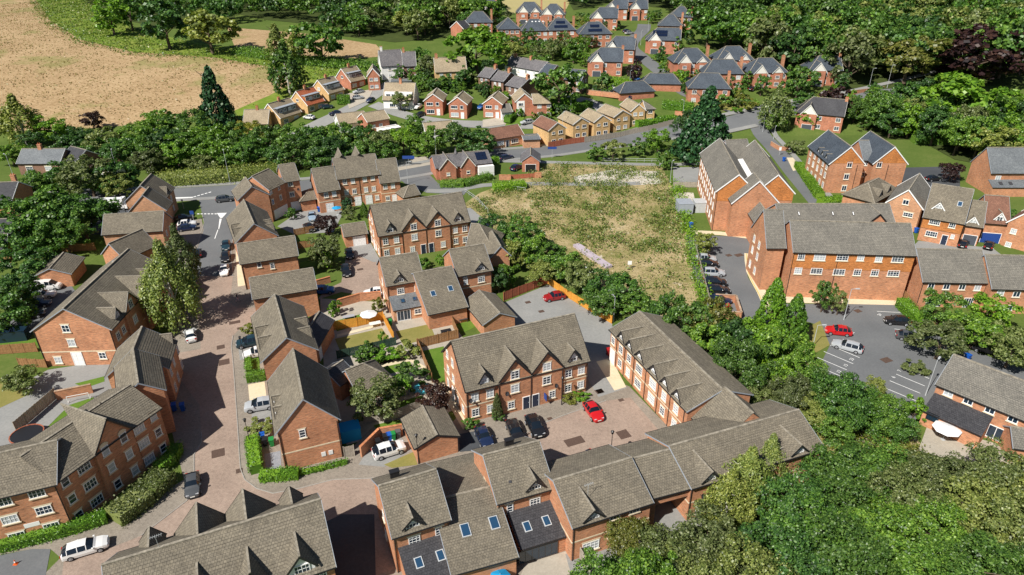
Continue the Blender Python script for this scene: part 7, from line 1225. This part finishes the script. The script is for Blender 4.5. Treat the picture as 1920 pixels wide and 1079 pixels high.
# parasols, garden things
def parasol(px, r, mat, label, h=2.3):
    x, y = G(px[0], px[1], h); e = empty('parasol', x, y, .3, 0); tag(e, label, 'parasol'); m = MB(); n = 8
    for i in range(n):
        a0, a1 = i*6.2832/n, (i+1)*6.2832/n; m.face([(0, 0, h), (r*math.cos(a0), r*math.sin(a0), h-.45), (r*math.cos(a1), r*math.sin(a1), h-.45)])
    m.build('canopy', mat, e); p = MB(); p.tube((0, 0, 0), (0, 0, h+.1), .03, n=6); p.tube((0, 0, 0), (0, 0, .1), .3, n=10); p.build('pole', 'galvanised', e)
plain('cloth_blue', (.02, .28, .55), .8, .1); plain('pool_blue', (.10, .5, .62), .4, .3); plain('skin', (.45, .28, .2), .7, .2); plain('grey_cloth', (.35, .35, .38), .9, .1); plain('cone_orange', (.7, .12, .02), .5, .3)
parasol(zC(1160, 380), 1.5, 'white_paint', 'white parasol on the fenced lawn'); parasol(zB(922, 466), 1.2, 'cloth_blue', 'blue parasol in the terrace garden'); parasol(z8(418, 750), 1.75, 'white_paint', 'round white parasol by the dark lean-to'); parasol(zH(1190, 1070), 1.1, 'cloth_blue', 'blue parasol at the bottom edge', 2.0)
def box_thing(name, px, sx, sy, sz, mat, label, cat, rz=.38, z=0, legs=False):
    x, y = G(*px); m = MB(); e = empty(name, x, y, rz, z); tag(e, label, cat)
    if legs:
        m.box(-sx/2, sx/2, -sy/2, sy/2, sz-.06, sz)
        for a in (-1, 1):
            for b in (-1, 1): q = MB(); q.box(a*(sx/2-.06)-.03, a*(sx/2-.06)+.03, b*(sy/2-.06)-.03, b*(sy/2-.06)+.03, 0, sz-.06); q.build('leg', mat, e)
        m.build('top', mat, e)
    else: m.box(-sx/2, sx/2, -sy/2, sy/2, 0, sz); m.build('body', mat, e); q = MB(); q.box(-sx/2-.06, sx/2+.06, -sy/2-.06, sy/2+.06, sz, sz+.08); q.build('lid', mat, e)
box_thing('garden_table', zC(1215, 490), 1.9, 1.0, .74, 'timber_white', 'pale garden table on the patio by the orange fence', 'table', legs=True); box_thing('garden_bench', zC(1015, 430), 2.0, .8, .5, 'grey_cloth', 'dark garden seat on the parasol lawn', 'seat', legs=True); box_thing('barbecue', zC(1745, 555), 1.6, .7, .9, 'black_plastic', 'black covered barbecue on the linked house patio', 'barbecue'); box_thing('garden_table', zC(1870, 455), 1.5, 1.0, .74, 'dark_metal', 'dark table in the garage garden', 'table', legs=True); box_thing('garden_shed', zF(1030, 320), 2.6, 2.0, 1.9, 'cloth_blue', 'blue tarpaulin covered shed beside the end gable house', 'shed'); box_thing('greenhouse', zD(90, 585), 5.5, 2.2, 1.9, 'glass', 'glass roofed greenhouse left of the large gabled house', 'greenhouse', .2); box_thing('air_handler', (1316, 395), 4.2, 3.0, 2.4, 'galvanised', 'large grey air handling unit behind the hall', 'machine', 0); box_thing('store_container', (1282, 397), 3.4, 3.6, 2.5, 'lead', 'pale grey container in the hall service yard', 'container', 0)
# paddling pool frame, goal, trampoline
x, y = G(*zC(1560, 965)); m = MB(); m.tube((0, 0, 0), (0, 0, .35), 1.2, 1.25, 16); o = m.build('paddling_pool', 'pool_blue', None, (x, y, .05)); tag(o, 'pale blue paddling pool beside the purple tree', 'pool')
x, y = G(*zD(595, 1050)); m = MB(); m.bar((-1.4, 0, 0), (-1.4, 0, 1.1), .07); m.bar((1.4, 0, 0), (1.4, 0, 1.1), .07); m.bar((-1.43, 0, 1.1), (1.43, 0, 1.1), .07); m.bar((-1.4, 0, 0), (-1.4, .8, 0), .05); m.bar((1.4, 0, 0), (1.4, .8, 0), .05); o = m.build('goal_frame', 'white_paint', None, (x, y, .04), .35); tag(o, 'small white goal frame on the lawn', 'goal')
x, y = G(*zE(215, 330)); e = empty('trampoline', x, y, 0, .03); tag(e, 'round trampoline with rust coloured rim behind the curved block', 'trampoline'); m = MB(); m.tube((0, 0, .75), (0, 0, .78), 1.9, n=20); m.build('mat', 'black_plastic', e); m = MB()
for k in range(20): a0, a1 = k*.31416, (k+1)*.31416; m.bar((2*math.cos(a0), 2*math.sin(a0), .78), (2*math.cos(a1), 2*math.sin(a1), .78), .12)
m.build('rim', 'fence_red', e)
for k in range(6): q = MB(); q.tube((1.9*math.cos(k*1.05), 1.9*math.sin(k*1.05), 0), (1.9*math.cos(k*1.05), 1.9*math.sin(k*1.05), .76), .04, n=6); q.build('leg', 'galvanised', e)
# traffic cone
x, y = G(30, 1058); e = empty('traffic_cone', x, y, 0, .03); tag(e, 'orange traffic cone on the forecourt at bottom left', 'cone'); m = MB(); m.tube((0, 0, .03), (0, 0, .6), .16, .03, 10); m.build('cone', 'cone_orange', e); m = MB(); m.box(-.22, .22, -.22, .22, 0, .035); m.build('base', 'cone_orange', e); m = MB(); m.tube((0, 0, .28), (0, 0, .42), .112, .078, 10); m.build('band', 'white_paint', e)
# railings along the path and signs
def railing(pts, label):
    L = [G(*p) for p in pts]; root = empty('railing', L[0][0], L[0][1], 0, 0); tag(root, label, 'railing'); m = MB()
    for a, b in zip(L, L[1:]):
        a3 = Vector((a[0]-L[0][0], a[1]-L[0][1], 0)); b3 = Vector((b[0]-L[0][0], b[1]-L[0][1], 0))
        for z in (.5, 1.05): m.bar(a3+Vector((0, 0, z)), b3+Vector((0, 0, z)), .06)
        n = max(1, int((b3-a3).length/2))
        for k in range(n+1): p = a3.lerp(b3, k/n); q = MB(); q.tube(p, p+Vector((0, 0, 1.1)), .04, n=6); q.build('post', 'galvanised', root)
    m.build('rail', 'galvanised', root)
railing([(1130, 304), (1180, 304), (1236, 305)], 'grey railing between the road and wasteland'); railing([(872, 362), (895, 378), (915, 400)], 'grey railing beside the lane by the wasteland'); railing([(928, 352), (985, 360)], 'grey railing at the wasteland hedge')
def sign(px, w, h, zc, mat, label, text=None, rz=0):
    x, y = G(*px); e = empty('road_sign', x, y, rz, terr(y)); tag(e, label, 'sign'); m = MB(); m.tube((0, .03, 0), (0, .03, zc+h/2), .04, n=6); m.build('post', 'galvanised', e); m = MB(); m.box(-w/2, w/2, -.03, 0, zc-h/2, zc+h/2); m.build('panel', mat, e)
sign((767, 312), 3.4, .9, 2.6, 'blue_paint', 'wide blue sign board by the main road forecourt'); sign((1035, 298), 2.6, .7, 3.2, 'blue_paint', 'blue sign on a tall post beside the main road'); sign((363, 414), .9, .9, 2.0, 'blue_paint', 'small blue road sign at the estate junction'); sign((1180, 505), .8, .8, 1.4, 'white_paint', 'white board standing in the wasteland'); sign((345, 392), .5, .5, 2.2, 'white_paint', 'round white sign by the main road'); sign((1335, 190), .4, .6, 1.2, 'yellow_paint', 'small yellow bollard sign at the junction'); sign((1461, 292), .7, 1.0, 2.0, 'white_paint', 'white sign on the lane')
brick_wall([(1080, 462), (1105, 480), (1142, 504)], .5, 'low lilac grey slab wall half hidden by the wasteland trees', w=1.5, mat='lilac_render')
# ------------------------------------------------------------------ people
def person(px, rz, top, legs, label, stride=.25):
    x, y = G(*px); 
    me = bpy.data.meshes.new('person'); hip = .92
    V = [(0, 0, .98), (0, 0, 1.22), (0, 0, 1.42), (0, 0, 1.52), (.02, 0, 1.60), (.03, 0, 1.72), (0, .1, .93), (stride*.5, .1, .5), (stride, .1, .09), (stride+.16, .1, .05), (0, -.1, .93), (-stride*.3, -.1, .5), (-stride*.9, -.1, .12), (-stride*.9+.16, -.1, .05), (0, .19, 1.40), (-.06, .25, 1.13), (.08, .25, .90), (.13, .25, .82), (0, -.19, 1.40), (.04, -.25, 1.13), (.20, -.24, .95), (.25, -.23, .88)]
    E = [(0, 1), (1, 2), (2, 3), (3, 4), (4, 5), (0, 6), (6, 7), (7, 8), (8, 9), (0, 10), (10, 11), (11, 12), (12, 13), (2, 14), (14, 15), (15, 16), (16, 17), (2, 18), (18, 19), (19, 20), (20, 21)]
    me.from_pydata(V, E, []); R = [.15, .14, .16, .06, .09, .08, .09, .065, .05, .045, .09, .065, .05, .045, .065, .05, .04, .035, .065, .05, .04, .035]
    o = bpy.data.objects.new('tmp', me); COL.objects.link(o); sk = o.modifiers.new('s', 'SKIN'); sb = o.modifiers.new('b', 'SUBSURF'); sb.levels = 1
    for i, r in enumerate(R): me.skin_vertices[0].data[i].radius = (r, r*(1.15 if i in (1, 2) else 1))
    me.skin_vertices[0].data[0].use_root = True
    m2 = bpy.data.meshes.new_from_object(o.evaluated_get(bpy.context.evaluated_depsgraph_get())); bpy.data.objects.remove(o); m2.name = 'person'; m2.materials.clear()
    for q in ('skin', top, legs, 'trim_black'): m2.materials.append(MATS[q])
    for p in m2.polygons:
        c = p.center; p.material_index = 3 if (c.z < .1) else 2 if c.z < .98 and abs(c.y) < .2 else 1 if c.z < 1.48 and c.z > .98 and abs(c.y) < .3 else 3 if c.z > 1.68 else 0
        p.use_smooth = True
    q = link('person', m2, None, (x, y, .03), rz); tag(q, label, 'person')
plain('top_pink', (.55, .42, .45), .9, .1); plain('trousers', (.05, .05, .07), .9, .1)
person((887, 886), 2.4, 'grey_cloth', 'trousers', 'person in grey top walking on the block paving by the front houses'); person((446, 566), .3, 'trousers', 'top_pink', 'person in dark top standing on the pavement by the estate road'); person(zC(1468, 1000), 1.0, 'top_pink', 'grey_cloth', 'person in pale clothes in the back garden', .1)
